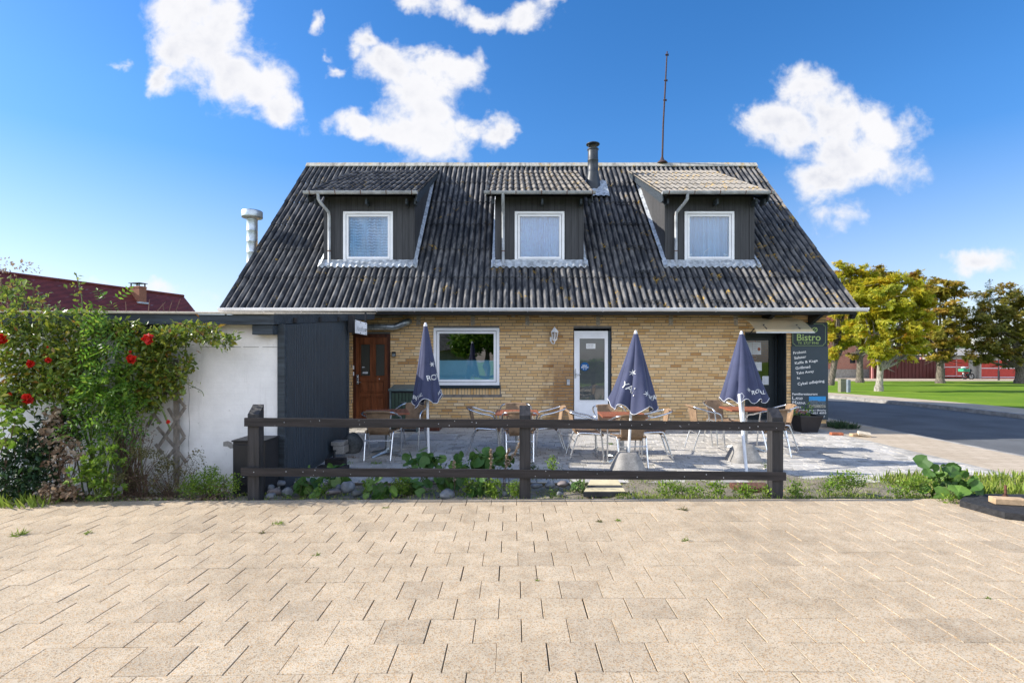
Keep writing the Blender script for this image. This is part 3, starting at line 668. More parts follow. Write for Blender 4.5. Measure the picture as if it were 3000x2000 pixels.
# roof: corrugated sheets in six overlapping rows
def corr(x0, x1, ya, za, yb, zb, pitch, amp, rows, mat_, name, parent, thick=.008, spw=8):
    """corrugated slope from the low edge (ya,za) to the high edge (yb,zb)"""
    m = MB(); Ls = math.hypot(yb-ya, zb-za); dy, dz = (yb-ya)/Ls, (zb-za)/Ls; ny, nz = -dz*(1 if dy > 0 else -1), abs(dy)
    nw = max(1, round((x1-x0)/pitch)); nx = nw*spw
    for k in range(rows):
        t0, t1 = k/rows*Ls-(.03 if k else 0), (k+1)/rows*Ls
        m.cr = random.random(); jl = random.uniform(-.002, .002)
        def P(i, t, lift):
            x = x0+(x1-x0)*i/nx; ph = 2*math.pi*nw*i/nx
            h = amp*math.cos(ph)+lift; return (x, ya+dy*t+ny*h, za+dz*t+nz*h)
        top = [P(i, t0, .020+jl) for i in range(nx+1)]+[P(i, t1, .0) for i in range(nx+1)]; n = nx+1
        m.add(top, [(i, i+1, n+i+1, n+i) for i in range(nx)], True)
        bot = [P(i, t0, .020+jl) for i in range(nx+1)]+[P(i, t0, .016+jl-thick) for i in range(nx+1)]
        m.add(bot, [(n+i, n+i+1, i+1, i) for i in range(nx)])
        und = [P(i, t0, .016+jl-thick) for i in range(nx+1)]+[P(i, t1, -thick) for i in range(nx+1)]
        m.add(und, [(n+i, n+i+1, i+1, i) for i in range(nx)], True)
    for xe in (0, nx):   # verge edge
        vs = []
        for t in (0, Ls):
            x = x0+(x1-x0)*xe/nx; h = amp
            vs += [(x, ya+dy*t+ny*h, za+dz*t+nz*h), (x, ya+dy*t+ny*(h-.03), za+dz*t+nz*(h-.03))]
        m.add(vs, [(0, 2, 3, 1)])
    return m.build(name, mat_, parent)
RX0, RX1 = -6.23, 7.41; YE, ZE = 11.36, 2.49; YR, ZR = 16.24, 7.33
corr(RX0, RX1, YE, ZE, YR, ZR, .1452, .028, 6, 'roof_sheet', 'roof_slope', house)
corr(RX0, RX1, 21.12, ZE, YR, ZR, .1452, .0235, 6, 'roof_sheet', 'roof_slope', house, spw=4)
mb = MB()
x = RX0-.02; i = 0
while x < RX1:
    x1 = min(x+1.12, RX1+.03); dz = .004*(i % 2); mb.cr = random.random()
    mb.add([(x,YR-.14,ZR-.075+dz),(x1,YR-.14,ZR-.075+dz),(x1,YR-.03,ZR+.055+dz),(x,YR-.03,ZR+.055+dz),(x,YR+.03,ZR+.055+dz),(x1,YR+.03,ZR+.055+dz),(x,YR+.15,ZR-.08+dz),(x1,YR+.15,ZR-.08+dz),
            (x,YR-.14,ZR-.1+dz),(x1,YR-.14,ZR-.1+dz)], [(0,1,2,3),(3,2,5,4),(4,5,7,6),(8,9,1,0)]); x = x1-.012; i += 1
mb.build('ridge', 'ridge_cap', house)
# verge boards, soffit, rafter brackets
for xx in (RX0+.03, RX1-.05):
    mb = MB(); mb.prism([(YE+.05, ZE-.03), (YR, ZR-.06), (YR, ZR-.22), (YE+.15, ZE-.11)], 'x', xx, xx+.025); mb.build('verge_board', 'dark_trim', house, fixn=True)
mb = MB(); mb.box(RX0+.1, XR, YE+.03, YW-.003, ZE-.085, ZE-.05); mb.box(RX0+.06, RX1-.06, YE+.02, YE+.045, ZE-.10, ZE-.03); mb.build('soffit', 'dark_trim', house)
for px in (2262, 2402, 2492):
    x = PX(px, 11.6); m = MB(); m.prism([(YE+.06, 2.42), (YW-.003, 2.42), (YW-.003, 2.20), (YW-.05, 2.20)] if px < 2450 else [(YE+.06, 2.43), (YE+.22, 2.43), (YE+.22, 2.30), (YE+.16, 2.30)], 'x', x-.04, x+.04); m.build('rafter_bracket', 'dark_trim', house, fixn=True)
# main gutter
def gutter(x0, x1, yc, zc, r, name, m_, parent, every, bm='white_plastic', endcap=True):
    m = MB(); n = 10
    def fn(a, b): t = math.pi*(1+b); return (x0+(x1-x0)*a, yc+r*math.cos(t), zc+r*math.sin(t))
    m.grid(fn, 1, n); m.grid(lambda a, b: (x0+(x1-x0)*(1-a), yc+(r-.004)*math.cos(math.pi*(1+b)), zc+(r-.004)*math.sin(math.pi*(1+b))), 1, n)
    m.tube([(x0, yc-r, zc+.003), (x1, yc-r, zc+.003)], .007, 6)
    for xe in (x0, x1): m.add([(xe, yc, zc)]+[(xe, yc+r*math.cos(math.pi*(1+i/n)), zc+r*math.sin(math.pi*(1+i/n))) for i in range(n+1)], [(0, i+1, i+2) for i in range(n)])
    g = m.build(name, m_, parent)
    x = x0+.15
    while x < x1:
        q = MB(); q.tube([(x, yc+(r+.004)*math.cos(math.pi*(1+i/8)), zc+(r+.004)*math.sin(math.pi*(1+i/8))) for i in range(9)], .008, 5)
        q.box(x-.008, x+.008, yc-r-.012, yc-r+.004, zc-.01, zc+.012); q.build('bracket', bm, g); x += every
    return g
gutter(-6.22, 7.53, 11.30, 2.505, .066, 'gutter', 'gutter_white', house, .80)
# roof ladder hooks and snow guards
def hook(px, py):
    t = (HY-py)/F; Y = 10.346/(1-t)
    x = PX(px, Y); zz = Y-8.866; m = MB()
    for dx in np.linspace(-.15, .15, 5): m.tube([(x+dx, Y+.03, zz+.02), (x+dx+.02, Y-.05, zz+.07), (x+dx+.04, Y-.02, zz+.10)], .007, 5)
    m.tube([(x-.19, Y-.05, zz+.07), (x+.22, Y-.05, zz+.07)], .008, 5); m.tube([(x-.19, Y-.0, zz+.03), (x+.22, Y-.0, zz+.03)], .007, 5)
    m.build('snow_guard', 'dark_trim', house)
for (cx, cy) in ((1325,1270),(1582,1263),(1838,1268),(2092,1270),(2330,1272),(1078,378),(1112,520),(1152,675),(1198,848),(1256,1040)): hook(1400+cx/2.613, 400+cy/2.613+4)
# patched rafter holes, cable, junction box
for px in (1226, 1385, 1545, 1752, 1965, 2156):
    mb = MB(); x = PX(px, YW); w_ = .045; mb.cr = random.random()
    mb.box(x-w_, x+w_, YW-.004, YW+.01, 2.20, 2.40)
    for i in range(7):
        a = random.uniform(-.075, .05); z = 2.19+i*.031; mb.box(x+a, x+a+random.uniform(.02, .07), YW-.005-.0004*i, YW+.01, z, z+random.uniform(.006, .02))
    mb.build('plaster_patch', 'plaster_patch', house)
mb = MB(); zc = lambda px, py: (PX(px, 11.98), 11.98, PZ(py, 11.98))
mb.tube([zc(1088, 931), zc(1160, 931), zc(1180, 929), zc(1200, 925), zc(1260, 925), zc(1330, 924), zc(1500, 923.5), zc(1620, 925), zc(1800, 930), zc(2158, 933)], .006, 5); mb.tube([zc(1088, 927), zc(1145, 926), zc(1155, 917), zc(1160, 915)], .007, 5)
mb.box(PX(1091, YW), PX(1180, YW), YW-.025, YW-.002, PZ(929.5, YW), PZ(922.5, YW))
mb.build('cable', 'concrete', house)
mb = MB(); mb.box(PX(1498, YW), PX(1509, YW), YW-.05, YW-.002, PZ(929, YW), PZ(918, YW), .008); mb.build('junction_box', 'plaster_patch', house)

# ---- windows
def frame_(mb, x0, x1, z0, z1, y0, y1, w_, bev=.004):
    mb.box(x0, x1, y0, y1, z1-w_, z1, bev); mb.box(x0, x1, y0, y1, z0, z0+w_, bev); mb.box(x0, x0+w_, y0+.0005, y1-.0005, z0+w_, z1-w_, 0); mb.box(x1-w_, x1, y0+.0005, y1-.0005, z0+w_, z1-w_, 0)
def curtain_(x0, x1, z0, z1, y, parent, mode, m_='curtain'):
    mb = MB()
    def fn(a, b):
        fold = .03*math.sin(a*math.pi*2*9+1.2*math.sin(b*3))+.012*math.sin(a*47)
        x = x0+(x1-x0)*a
        if mode == 0: # gathered swags
            fold += .03*math.sin((b*9+abs(a-.45)*7))*(.5+.5*math.sin(b*5))
        return (x, y+fold, z0+(z1-z0)*b)
    mb.grid(fn, 90, 24); return mb.build('curtain', m_, parent)
# kitchen window
kx0, kx1, kz0, kz1 = -1.765, -.285, .84, 2.13
mb = MB(); frame_(mb, kx0, kx1, kz0, kz1, YW-.03, YW+.06, .065); frame_(mb, kx0+.075, kx1-.075, kz0+.075, kz1-.075, YW-.018, YW+.05, .052)
kw = mb.build('kitchen_window', 'white_plastic', house)
mb = MB(); mb.add([(kx0+.12,YW+.02,kz0+.12),(kx1-.12,YW+.02,kz0+.12),(kx1-.12,YW+.02,kz1-.12),(kx0+.12,YW+.02,kz1-.12)], [(0,1,2,3)]); mb.build('pane', 'pane', kw)
mb = MB(); zt = PZ(880+443/2.529, YW)
mb.box(kx0+.12, kx1-.12, YW+.045, YW+.05, kz0+.12, zt); mb.build('frosted_film', 'blind', kw)
mb = MB(); mb.box(kx0-.01, kx1+.015, YW-.06, YW+.05, .775, .838, .006); mb.build('window_sill', 'sign_dark', kw)
# inside the kitchen: a few dim shapes
# dormers
DOR = [(-4.43, -2.31, -4.73, -2.17, -3.98, -2.81, 'roof_sheet_dark', 0, -4.29), (-.39, 1.68, -.62, 1.88, .065, 1.235, 'roof_sheet_mid', 1, -.205), (3.62, 5.71, 3.44, 5.94, 4.07, 5.24, 'roof_sheet_pale', 2, 3.85)]
YD = 12.58; ZD0 = 3.66
for (x0, x1, g0, g1, w0, w1, rm, mode, dp) in DOR:
    ztop = 5.19
    # front boards around the window opening
    mb = MB(); wz0, wz1 = 3.72, 4.905
    mb.box(x0, w0, YD, YD+.1, ZD0, ztop+.12); mb.box(w1, x1, YD, YD+.1, ZD0, ztop+.12); mb.box(w0, w1, YD, YD+.1, wz1, ztop+.12); mb.box(w0, w1, YD, YD+.1, ZD0, wz0)
    mb.box(x0-.012, x0+.1, YD-.018, YD, ZD0, ztop); mb.box(x1-.1, x1+.012, YD-.018, YD, ZD0, ztop)
    dm = mb.build('dormer', 'black_board', house)
    # cheeks
    for xa in (x0, x1-.03): mb = MB(); mb.prism([(YD+.101, 3.65), (YD+.101, 5.40), (15.72, 6.90), (15.72, 6.80)], 'x', xa, xa+.03); mb.build('dormer_cheek', 'black_board_y', dm, fixn=True)
    mb = MB(); mb.box(x0+.05, x1-.05, YD+.6, YD+.64, ZD0, 5.6); mb.build('room_back', 'interior', dm)
    # roof
    corr(g0, g1, 12.20, 5.225, 15.92, 7.045, .149, .022, 6, rm, 'dormer_roof', dm)
    for xx in (g0+.02, g1-.045): mb = MB(); mb.prism([(12.24, 5.20), (15.7, 6.89), (15.7, 6.76), (12.40, 5.06), (12.24, 5.06)], 'x', xx, xx+.025); mb.build('barge_board', 'blue_beam', dm, fixn=True)
    mb = MB(); mb.add([(g0+.045,12.30,5.18),(g1-.045,12.30,5.18),(g1-.045,15.6,6.80),(g0+.045,15.6,6.80)], [(0,1,2,3)]); mb.build('dormer_soffit', 'dark_trim', dm)
    gutter(g0-.02, g1+.02, 12.13, 5.235, .055, 'dormer_gutter', 'gutter_grey', dm, .58, 'rust')
    for xx in (g0+.15, (g0+g1)/2+.05, g1-.3, g1-.1): m = MB(); m.box(xx, xx+.045, 12.32, YD-.02, 5.02, 5.14); m.build('rafter_end', 'blue_beam', dm)
    # flashing
    mb = MB()
    def fl(a, b):
        x = x0-.10+(x1-x0+.20)*a; ph = 2*math.pi*(x-RX0)/.1452
        t = b; hh = (.0235*math.cos(ph)+.034)*(1-t)+.03*t; Y = YD-.02-.15*(1-t); zz = Y-8.866
        return (x, Y-.707*hh, zz+.707*hh+.05*t+.004*math.sin(x*40))
    mb.grid(fl, 120, 3)
    for xa, sgn in ((x0, -1), (x1, 1)):
        def fs(a, b):
            Y = YD-.16+(15.6-YD+.16)*a; x = xa+sgn*(.005+.075*b); hh = .075-.02*b+.006*math.sin(a*60+b*4); return (x, Y-.707*hh, Y-8.866+.707*hh+(1-b)*.03)
        mb.grid(fs, 30, 2)
    mb.build('flashing', 'lead', dm)
    # window
    mb = MB(); frame_(mb, w0, w1, wz0, wz1, YD-.035, YD+.05, .06); frame_(mb, w0+.07, w1-.07, wz0+.07, wz1-.07, YD-.02, YD+.04, .05)
    wn = mb.build('window', 'white_plastic', dm)
    mb = MB(); mb.box(w0-.02, w1+.02, YD-.05, YD+.02, wz0-.025, wz0-.002); mb.build('sill', 'gutter_white', wn)
    mb = MB(); a = .115; mb.add([(w0+a,YD+.01,wz0+a),(w1-a,YD+.01,wz0+a),(w1-a,YD+.01,wz1-a),(w0+a,YD+.01,wz1-a)], [(0,1,2,3)]); mb.build('pane', 'pane_upper', wn)
    curtain_(w0+.08, w1-.08, wz0+.08, wz1-.08, YD+.085, wn, mode, ('curtain_swag', 'curtain', 'curtain_plain')[mode])
    if mode == 2:
        mb = MB()
        for ox, oz in ((.16, .16), (.18, .18), (.135, .175), (.98, .16), (1.0, .175), (.965, .18)): mb.sphere((w0+ox, YD+.045, wz0+oz), .022, 8, 6)
        mb.tube([(w0+.45, YD+.04, wz0+.13), (w0+.5, YD+.04, wz0+.25), (w0+.62, YD+.04, wz0+.34)], .006, 5); mb.build('ornament', 'white_paint', wn)
    # downpipe
    mb = MB(); xo = dp+(-.13 if mode == 0 else (0.0 if mode == 1 else .15))
    mb.tube([(xo, 12.13, 5.2), (xo, 12.14, 5.08), (xo+(dp-xo)*.35, 12.22, 4.99), (dp, 12.46, 4.86), (dp, 12.50, 4.78), (dp, 12.50, 3.66), (dp+.01, 12.40, 3.58)], .036, 10)
    d = mb.build('downpipe', 'gutter_grey', dm)
    for z in (3.95, 4.80): mb = MB(); mb.tube([(dp, 12.50, z), (dp, 12.50, z+.02)], .042, 10); mb.build('pipe_clamp', 'rust', d)

# flue and antenna on the roof
fl_ = thing('flue_pipe', 'dark grey steel flue pipe with rain cap between the middle and right dormers', 'flue pipe', (2.31, 15.2, 6.33))
mb = MB(); mb.lathe([(.26,-.35),(.24,-.1),(.19,.18),(.165,.32),(.158,.36),(.158,.42),(.150,.43),(.148,.72),(.155,.73),(.155,.76),(.147,.77),(.145,1.02)], (2.31, 15.2, 6.33), 24); mb.build('pipe', 'flue', fl_)
mb = MB(); mb.lathe([(.145,1.02),(.165,1.05),(.165,1.07),(.14,1.08)], (2.31, 15.2, 6.33), 24)
for k in range(4): t = k*1.57+.5; mb.tube([(2.31+.14*math.cos(t), 15.2+.14*math.sin(t), 7.4), (2.31+.15*math.cos(t), 15.2+.15*math.sin(t), 7.54)], .01, 4)
mb.lathe([(.0,1.27),(.10,1.26),(.19,1.22),(.195,1.20),(.185,1.19),(0,1.2)], (2.31, 15.2, 6.33), 24); mb.build('rain_cap', 'flue', fl_)
mb = MB(); mb.grid(lambda a, b: (1.98+.72*a, 14.72+.62*b-.035, 14.72+.62*b-8.866+.075+.012*math.sin(a*31)), 30, 4); mb.build('lead_skirt', 'lead', fl_)
an = thing('antenna_mast', 'thin rusty mast rising from the ridge near its right end', 'mast', (4.58, YR, ZR))
mb = MB(); bx = 4.58; mb.tube([(bx,YR,ZR),(bx+.03,YR,ZR+1.2),(bx+.09,YR,ZR+2.3),(bx+.15,YR,10.78)], [.03,.026,.024,.018], 8); mb.build('pole', 'mast', an)
mb = MB(); mb.lathe([(.17,.02),(.15,.06),(.06,.13),(.035,.22)], (bx, YR, ZR+.02), 14); mb.build('base_cone', 'mast', an)
for (z, x) in ((9.3, .085), (9.9, .11), (10.68, .145)): m = MB(); m.tube([(bx+x-.05, YR, z), (bx+x+.05, YR, z)], .022, 6); m.tube([(bx+x+.04, YR, z-.03), (bx+x+.04, YR, z+.03)], .014, 6); m.build('clamp', 'mast', an)
# galvanised stack behind the left gable
gv = thing('ventilation_stack', 'shiny galvanised ventilation stack with a round cap beside the left gable', 'ventilation stack', (-6.52, 13.35, -.1))
c = (-6.50, 13.32, 0); mb = MB(); pr = [(.128, -.1)]
z = .3
while z < 4.9: pr += [(.128, z), (.132, z+.008), (.128, z+.016)]; z += .27
pr += [(.128, 4.93)]; mb.lathe(pr, c, 24); mb.build('pipe', 'zinc', gv)
mb = MB(); mb.lathe([(.128,4.90),(.14,4.93),(.24,4.95),(.245,4.97),(.245,5.10),(.235,5.12),(.1,5.13),(0,5.135)], c, 24); mb.build('cap', 'zinc', gv)

# ---- wooden door
D = thing('wooden_door', 'varnished red brown wooden door with two frosted panes and a long handle plate', 'door', (-3.175, YW+.14, -.02))
y0 = YW+.06
mb = MB(); frame_(mb, -3.61, -2.742, -.02, 1.998, YW+.045, YW+.13, .075, .006); mb.build('door_frame', 'door_wood_dark', D)
lx0, lx1, lz0, lz1 = -3.535, -2.817, .06, 1.923
gl = [(-3.42, -3.20, 1.0, 1.76), (-3.06, -2.90, 1.0, 1.76)]
gl = [(-3.43, -3.215, 1.05, 1.765), (-3.09, -2.885, 1.05, 1.765)]
mb = MB(); xs = [lx0, gl[0][0], gl[0][1], gl[1][0], gl[1][1], lx1]
for i in (0, 2, 4): mb.box(xs[i], xs[i+1], y0+.02, y0+.06, 1.05, 1.765)
mb.box(lx0, lx1, y0+.02, y0+.06, 1.765, lz1); mb.box(lx0, lx1, y0+.02, y0+.06, lz0, 1.05)
dl = mb.build('door_leaf', 'door_wood', D)
def panel(x0, x1, z0, z1):
    m = MB(); frame_(m, x0, x1, z0, z1, y0+.004, y0+.019, .018, .006); m.box(x0+.04, x1-.04, y0+.008, y0+.0195, z0+.04, z1-.04, .008); m.build('panel', 'door_wood', dl)
panel(-3.44, -2.875, .66, .94); panel(-3.44, -3.2, .10, .58); panel(-3.09, -2.875, .10, .58)
for g in gl:
    m = MB(); m.box(g[0]+.006, g[1]-.006, y0+.03, y0+.036, g[2]+.006, g[3]-.006); m.build('pane', 'pane_frosted', dl)
    m = MB(); frame_(m, g[0]-.018, g[1]+.018, g[2]-.018, g[3]+.018, y0+.006, y0+.0195, .02, .005); m.build('glazing_bead', 'door_wood', dl)
mb = MB(); mb.box(-3.40, -3.345, y0+.020, y0+.029, 1.235, 1.255); mb.box(-3.39, -3.27, y0+.020, y0+.029, 1.10, 1.14); mb.build('note', 'paper', D)
mb = MB(); mb.box(-3.525, -3.48, y0+.004, y0+.0195, .86, 1.08, .004); hp = mb.build('handle_plate', 'alu_dull', D)
mb = MB(); mb.tube([(-3.50, y0+.0, .91), (-3.50, y0-.05, .91), (-3.40, y0-.055, .908)], .011, 8); mb.lathe([(0, .03), (.014, .03), (.014, .0)], (-3.503, y0-.01, 1.02), 8); mb.build('handle', 'alu', hp)
for z in (1.10, 1.24): m = MB(); m.box(-3.60, -3.57, YW+.03, YW+.0445, z-.045, z+.045, .008); m.build('lock_fitting', 'white_paint', D)
mb = MB(); mb.sphere((-3.01, y0+.018, .98), .012, 8, 6); mb.sphere((-3.0, y0+.018, .815), .01, 8, 6); mb.build('screw_cap', 'white_paint', D)
mb = MB(); mb.box(-3.64, -2.71, YW-.18, YW+.04, -.14, -.03, .01); tag(mb.build('door_step', 'concrete'), 'worn concrete step below the wooden door', 'step')
ds = tag(MB().box(6.10, 6.52, 11.35, 11.96, -.1, .03, .03).build('door_step', 'concrete'), 'pale concrete step slab between the dark door and the planter', 'step')

# ---- white glazed door
D = thing('white_door', 'white metal door with one tall glass pane, a blue round sticker and a paper notice', 'door', (1.81, YW+.05, .05))
mb = MB(); frame_(mb, 1.385, 2.243, .05, 2.13, YW+.035, YW+.12, .018, 0); mb.build('door_frame', 'dark_trim', D)
a0, a1, b0, b1 = 1.405, 2.165, .08, 2.065
gx0, gx1, gz0, gz1 = 1.52, 1.97, .50, 1.895
gx0, gx1 = PX(1200+1258/2.529, YW), PX(1200+1447/2.529, YW)
mb = MB(); yy = YW+.02
mb.box(a0, gx0, yy, yy+.05, b0, b1); mb.box(gx1, a1, yy, yy+.05, b0, b1); mb.box(gx0, gx1, yy, yy+.05, b0, gz0); mb.box(gx0, gx1, yy, yy+.05, gz1, b1)
wd = mb.build('door_leaf', 'white_paint', D)
mb = MB(); mb.box(a1, 2.226, yy+.02, yy+.06, b0, b1); mb.build('jamb', 'sign_navy', D)
mb = MB(); frame_(mb, gx0-.02, gx1+.02, gz0-.02, gz1+.02, yy-.012, yy-.0005, .025, .003); mb.build('glazing_bead', 'white_plastic', wd)
mb = MB(); mb.add([(gx0,yy+.02,gz0),(gx1,yy+.02,gz0),(gx1,yy+.02,gz1),(gx0,yy+.02,gz1)], [(0,1,2,3)]); mb.build('pane', 'pane_clear', wd)
mb = MB(); mb.box(gx0-.01, gx1+.01, yy+.028, yy+.035, gz0-.01, gz1+.01); mb.build('privacy_film', 'door_film', wd)
mb = MB(); st = (PX(1713.5, YW), PZ(1073.5, YW)); mb.cm = 0
mb.add([(st[0], yy+.012, st[1])]+[(st[0]+.098*math.cos(t*math.pi/16), yy+.012, st[1]+.098*math.sin(t*math.pi/16)) for t in range(32)], [(0, 1+(i+1) % 32, 1+i) for i in range(32)])
mb.cm = 1; text_on(mb, 'HOLD', st[0]-.053, st[0]+.053, st[1]+.022, .028, yy+.010, bold=.04); text_on(mb, 'AFSTAND', st[0]-.082, st[0]+.082, st[1]-.018, .026, yy+.010, bold=.04)
for dx in (-.03, .03): mb.box(st[0]+dx-.005, st[0]+dx+.005, yy+.0095, yy+.011, st[1]-.07, st[1]-.045)
mb.box(st[0]-.014, st[0]+.014, yy+.0095, yy+.011, st[1]-.060, st[1]-.057)
mb.build('distance_sticker', ['sticker_blue', 'sign_white'], D)
mb = MB(); nx0, nx1, nz0, nz1 = PX(1717.8, YW), PX(1745, YW), PZ(1021, YW), PZ(1006, YW)
mb.box(nx0, nx1, yy+.011, yy+.013, nz0, nz1); mb.cm = 1
text_on(mb, 'KUNDE TOILET', nx0+.015, nx1-.045, (nz0+nz1)/2+.018, .016, yy+.0095, bold=.02); text_on(mb, 'KUNDE TOILET', nx0+.015, nx1-.045, (nz0+nz1)/2-.022, .016, yy+.0095)
mb.build('notice', ['sign_white', 'black_text'], D)
mb = MB(); mb.box(1.418, 1.447, yy-.012, yy-.0005, 1.0, 1.21, .003); hp = mb.build('handle_plate', 'alu_dull', D)
mb = MB(); mb.tube([(1.432, yy-.01, 1.09), (1.432, yy-.05, 1.09), (1.54, yy-.055, 1.088)], .010, 8); mb.build('handle', 'alu', hp)
mb = MB(); mb.box(1.36, 2.27, YW-.12, YW+.02, -.02, .045, .01); mb.build('threshold', 'dark_trim', D)

# ---- dark bistro door
D = thing('dark_door', 'blue black wooden door with a tall window covered in menus, set deep under the canopy', 'door', (5.7, YW+.45, .03))
yy = YW+.36
mb = MB(); mb.box(6.165, 6.18, YW-.01, yy, .03, 2.02); mb.box(5.25, 5.265, YW-.01, yy, .03, 2.02); mb.box(5.265, 6.165, YW-.008, yy, 2.005, 2.02)
for k in range(3): mb.box(6.155, 6.166, YW+.02+.11*k, YW+.12+.11*k, .03, 2.0)
mb.build('reveal_lining', 'dark_door', D)
mb = MB(); frame_(mb, 5.266, 6.154, .03, 2.004, yy-.01, yy+.08, .06, .004); mb.build('door_frame', 'dark_door', D)
fx0, fx1, fz0, fz1 = 5.42, PX(2100+604/3.92, yy), PZ(900+893/3.92, yy), PZ(900+380/3.92, yy)
mb = MB(); q = yy+.01
mb.box(5.33, fx0, q, q+.05, .10, 1.94); mb.box(fx1, 6.09, q, q+.05, .10, 1.94); mb.box(fx0, fx1, q, q+.05, .10, fz0); mb.box(fx0, fx1, q, q+.05, fz1, 1.94)
x = 5.42
while x < 6.0: mb.box(x, x+.075, q-.008, q, .18, fz0-.09, .003); x += .083
bd = mb.build('door_leaf', 'dark_door', D)
mb = MB(); mb.add([(fx0,q+.02,fz0),(fx1,q+.02,fz0),(fx1,q+.02,fz1),(fx0,q+.02,fz1)], [(0,1,2,3)]); mb.build('pane', 'pane_clear', bd)
def dz(cx, cy): return (PX(2100+cx/3.92, yy), PZ(900+cy/3.92, yy))
mb = MB()
for (ax, ay, bx, by) in ((330,400,410,545),(413,400,512,543),(395,628,520,728),(527,790,600,888)):
    A = dz(ax, ay); B = dz(bx, by); mb.cm = 0; mb.box(A[0], B[0], q+.006, q+.008, B[1], A[1]); mb.cm = 1
    nl = 6
    for i in range(nl): zz = A[1]-(A[1]-B[1])*(i+1)/(nl+1); mb.box(A[0]+.02, A[0]+.02+(B[0]-A[0]-.05)*random.uniform(.3, .8), q+.004, q+.0055, zz-.003, zz+.003)
A = dz(488, 480); mb.cm = 2; mb.add([(A[0], q+.003, A[1])]+[(A[0]+.035*math.cos(i*.524), q+.003, A[1]+.04*math.sin(i*.524)) for i in range(12)], [(0, 1+(i+1) % 12, 1+i) for i in range(12)])
mb.build('menu', ['paper', 'sign_grey_text', 'table_wood'], D)
# interior back with the street seen dimly (a warm room wall)
mb = MB(); mb.box(5.3, 6.1, yy+.9, yy+.92, .1, 2.0); mb.build('room_wall', 'red_brick', D)

# ---- canopy
cp = thing('door_canopy', 'smoky translucent curved canopy above the dark door', 'canopy', (5.7, YW, 2.3))
def cfn(lift):
    def f(a, b):
        t = b; Y = YW-.005-.9*t; z = 2.345-.02*t-.33*t**2.1; return (5.10+1.20*a, Y, z+lift)
    return f
mb = MB(); mb.grid(cfn(0), 12, 16); mb.build('canopy_sheet', 'polycarb', cp)
mb = MB(); mb.box(5.09, 6.31, 11.085, 11.105, 1.975, 2.0); mb.tube([(5.09, YW-.02, 2.35), (6.31, YW-.02, 2.35)], .012, 6); mb.build('edge_profile', 'alu_dull', cp)
for x in (5.35, 6.05):
    m = MB(); m.tube([(x, YW-.01, 2.0), (x, YW-.3, 2.13), (x, YW-.7, 2.16)], .012, 6); m.tube([(x, YW-.01, 2.32), (x, YW-.4, 2.26), (x, YW-.82, 2.07)], .010, 6); m.build('bracket', 'dark_trim', cp)

# ---- wall lamp
lp = thing('wall_lamp', 'white hexagonal lantern on the brick wall left of the white door', 'lamp', (PX(1622, YW), YW, 1.95))
lx, ly = PX(1625, 11.85), 11.86
def hexr(r, z): return [(lx+r*math.cos(k*math.pi/3+.5), ly+r*math.sin(k*math.pi/3+.5), z) for k in range(6)]
mb = MB()
def hexl(m, rs):
    vs = []; 
    for r, z in rs: vs += hexr(r, z)
    m.add(vs, [(i*6+k, i*6+(k+1) % 6, (i+1)*6+(k+1) % 6, (i+1)*6+k) for i in range(len(rs)-1) for k in range(6)])
hexl(mb, [(.004, 2.15), (.014, 2.14), (.02, 2.12), (.03, 2.115), (.095, 2.04), (.095, 2.03), (.08, 2.03)]); mb.build('lamp_roof', 'white_paint', lp)
mb = MB()
for a, b in zip(hexr(.082, 2.03), hexr(.05, 1.86)): mb.tube([a, b], .005, 5)
hexl(mb, [(.054, 1.87), (.056, 1.855), (.03, 1.84), (.015, 1.82), (.0, 1.80)]); mb.build('lamp_cage', 'white_paint', lp)
mb = MB(); hexl(mb, [(.076, 2.028), (.046, 1.868)]); mb.build('lamp_glass', glass('lampglass', (.9, .9, .88), .1, .1, .35, (.6, .6, .6)), lp)
mb = MB(); mb.tube([(lx, ly, 1.84), (lx, ly+.0, 1.79), (lx-.02, ly+.05, 1.765), (lx-.06, YW-.03, 1.80), (lx-.075, YW-.02, 1.86), (lx-.075, YW-.01, 1.92)], [.012,.012,.014,.016,.016,.012], 8); mb.box(lx-.10, lx-.05, YW-.02, YW-.001, 1.82, 1.93, .01); mb.build('bracket_arm', 'white_paint', lp)
# keypad, key box, bell
kb = thing('key_box', 'small grey key safe beside the wooden door', 'key box', (-2.62, YW, 1.58))
mb = MB(); mb.box(PX(1151, YW), PX(1158, YW), YW-.012, YW-.001, PZ(1044, YW), PZ(1030, YW), .003); mb.build('back_plate', 'concrete', kb)
mb = MB(); mb.box(PX(1148.6, YW), PX(1160.5, YW), YW-.05, YW-.012, PZ(1045, YW), PZ(1029.7, YW), .012); mb.build('case', 'dark_trim', kb)
mb = MB(); mb.box(PX(1150.2, YW), PX(1159, YW), YW-.058, YW-.05, PZ(1044, YW), PZ(1035.5, YW), .004); mb.build('door_plate', 'galv', kb)
kp = thing('keypad', 'small grey keypad left of the white door', 'keypad', (PX(1664, YW), YW, .8))
mb = MB(); mb.box(PX(1660, YW), PX(1669, YW), YW-.025, YW-.001, PZ(1128, YW), PZ(1111, YW), .005); mb.build('case', 'gutter_grey', kp)
mb = MB()
for i in range(4):
    for j in range(3): mb.box(PX(1661.3+j*2.3, YW), PX(1662.8+j*2.3, YW), YW-.029, YW-.026, PZ(1120+i*1.8, YW), PZ(1118.9+i*1.8, YW))
mb.build('buttons', 'sign_white', kp)

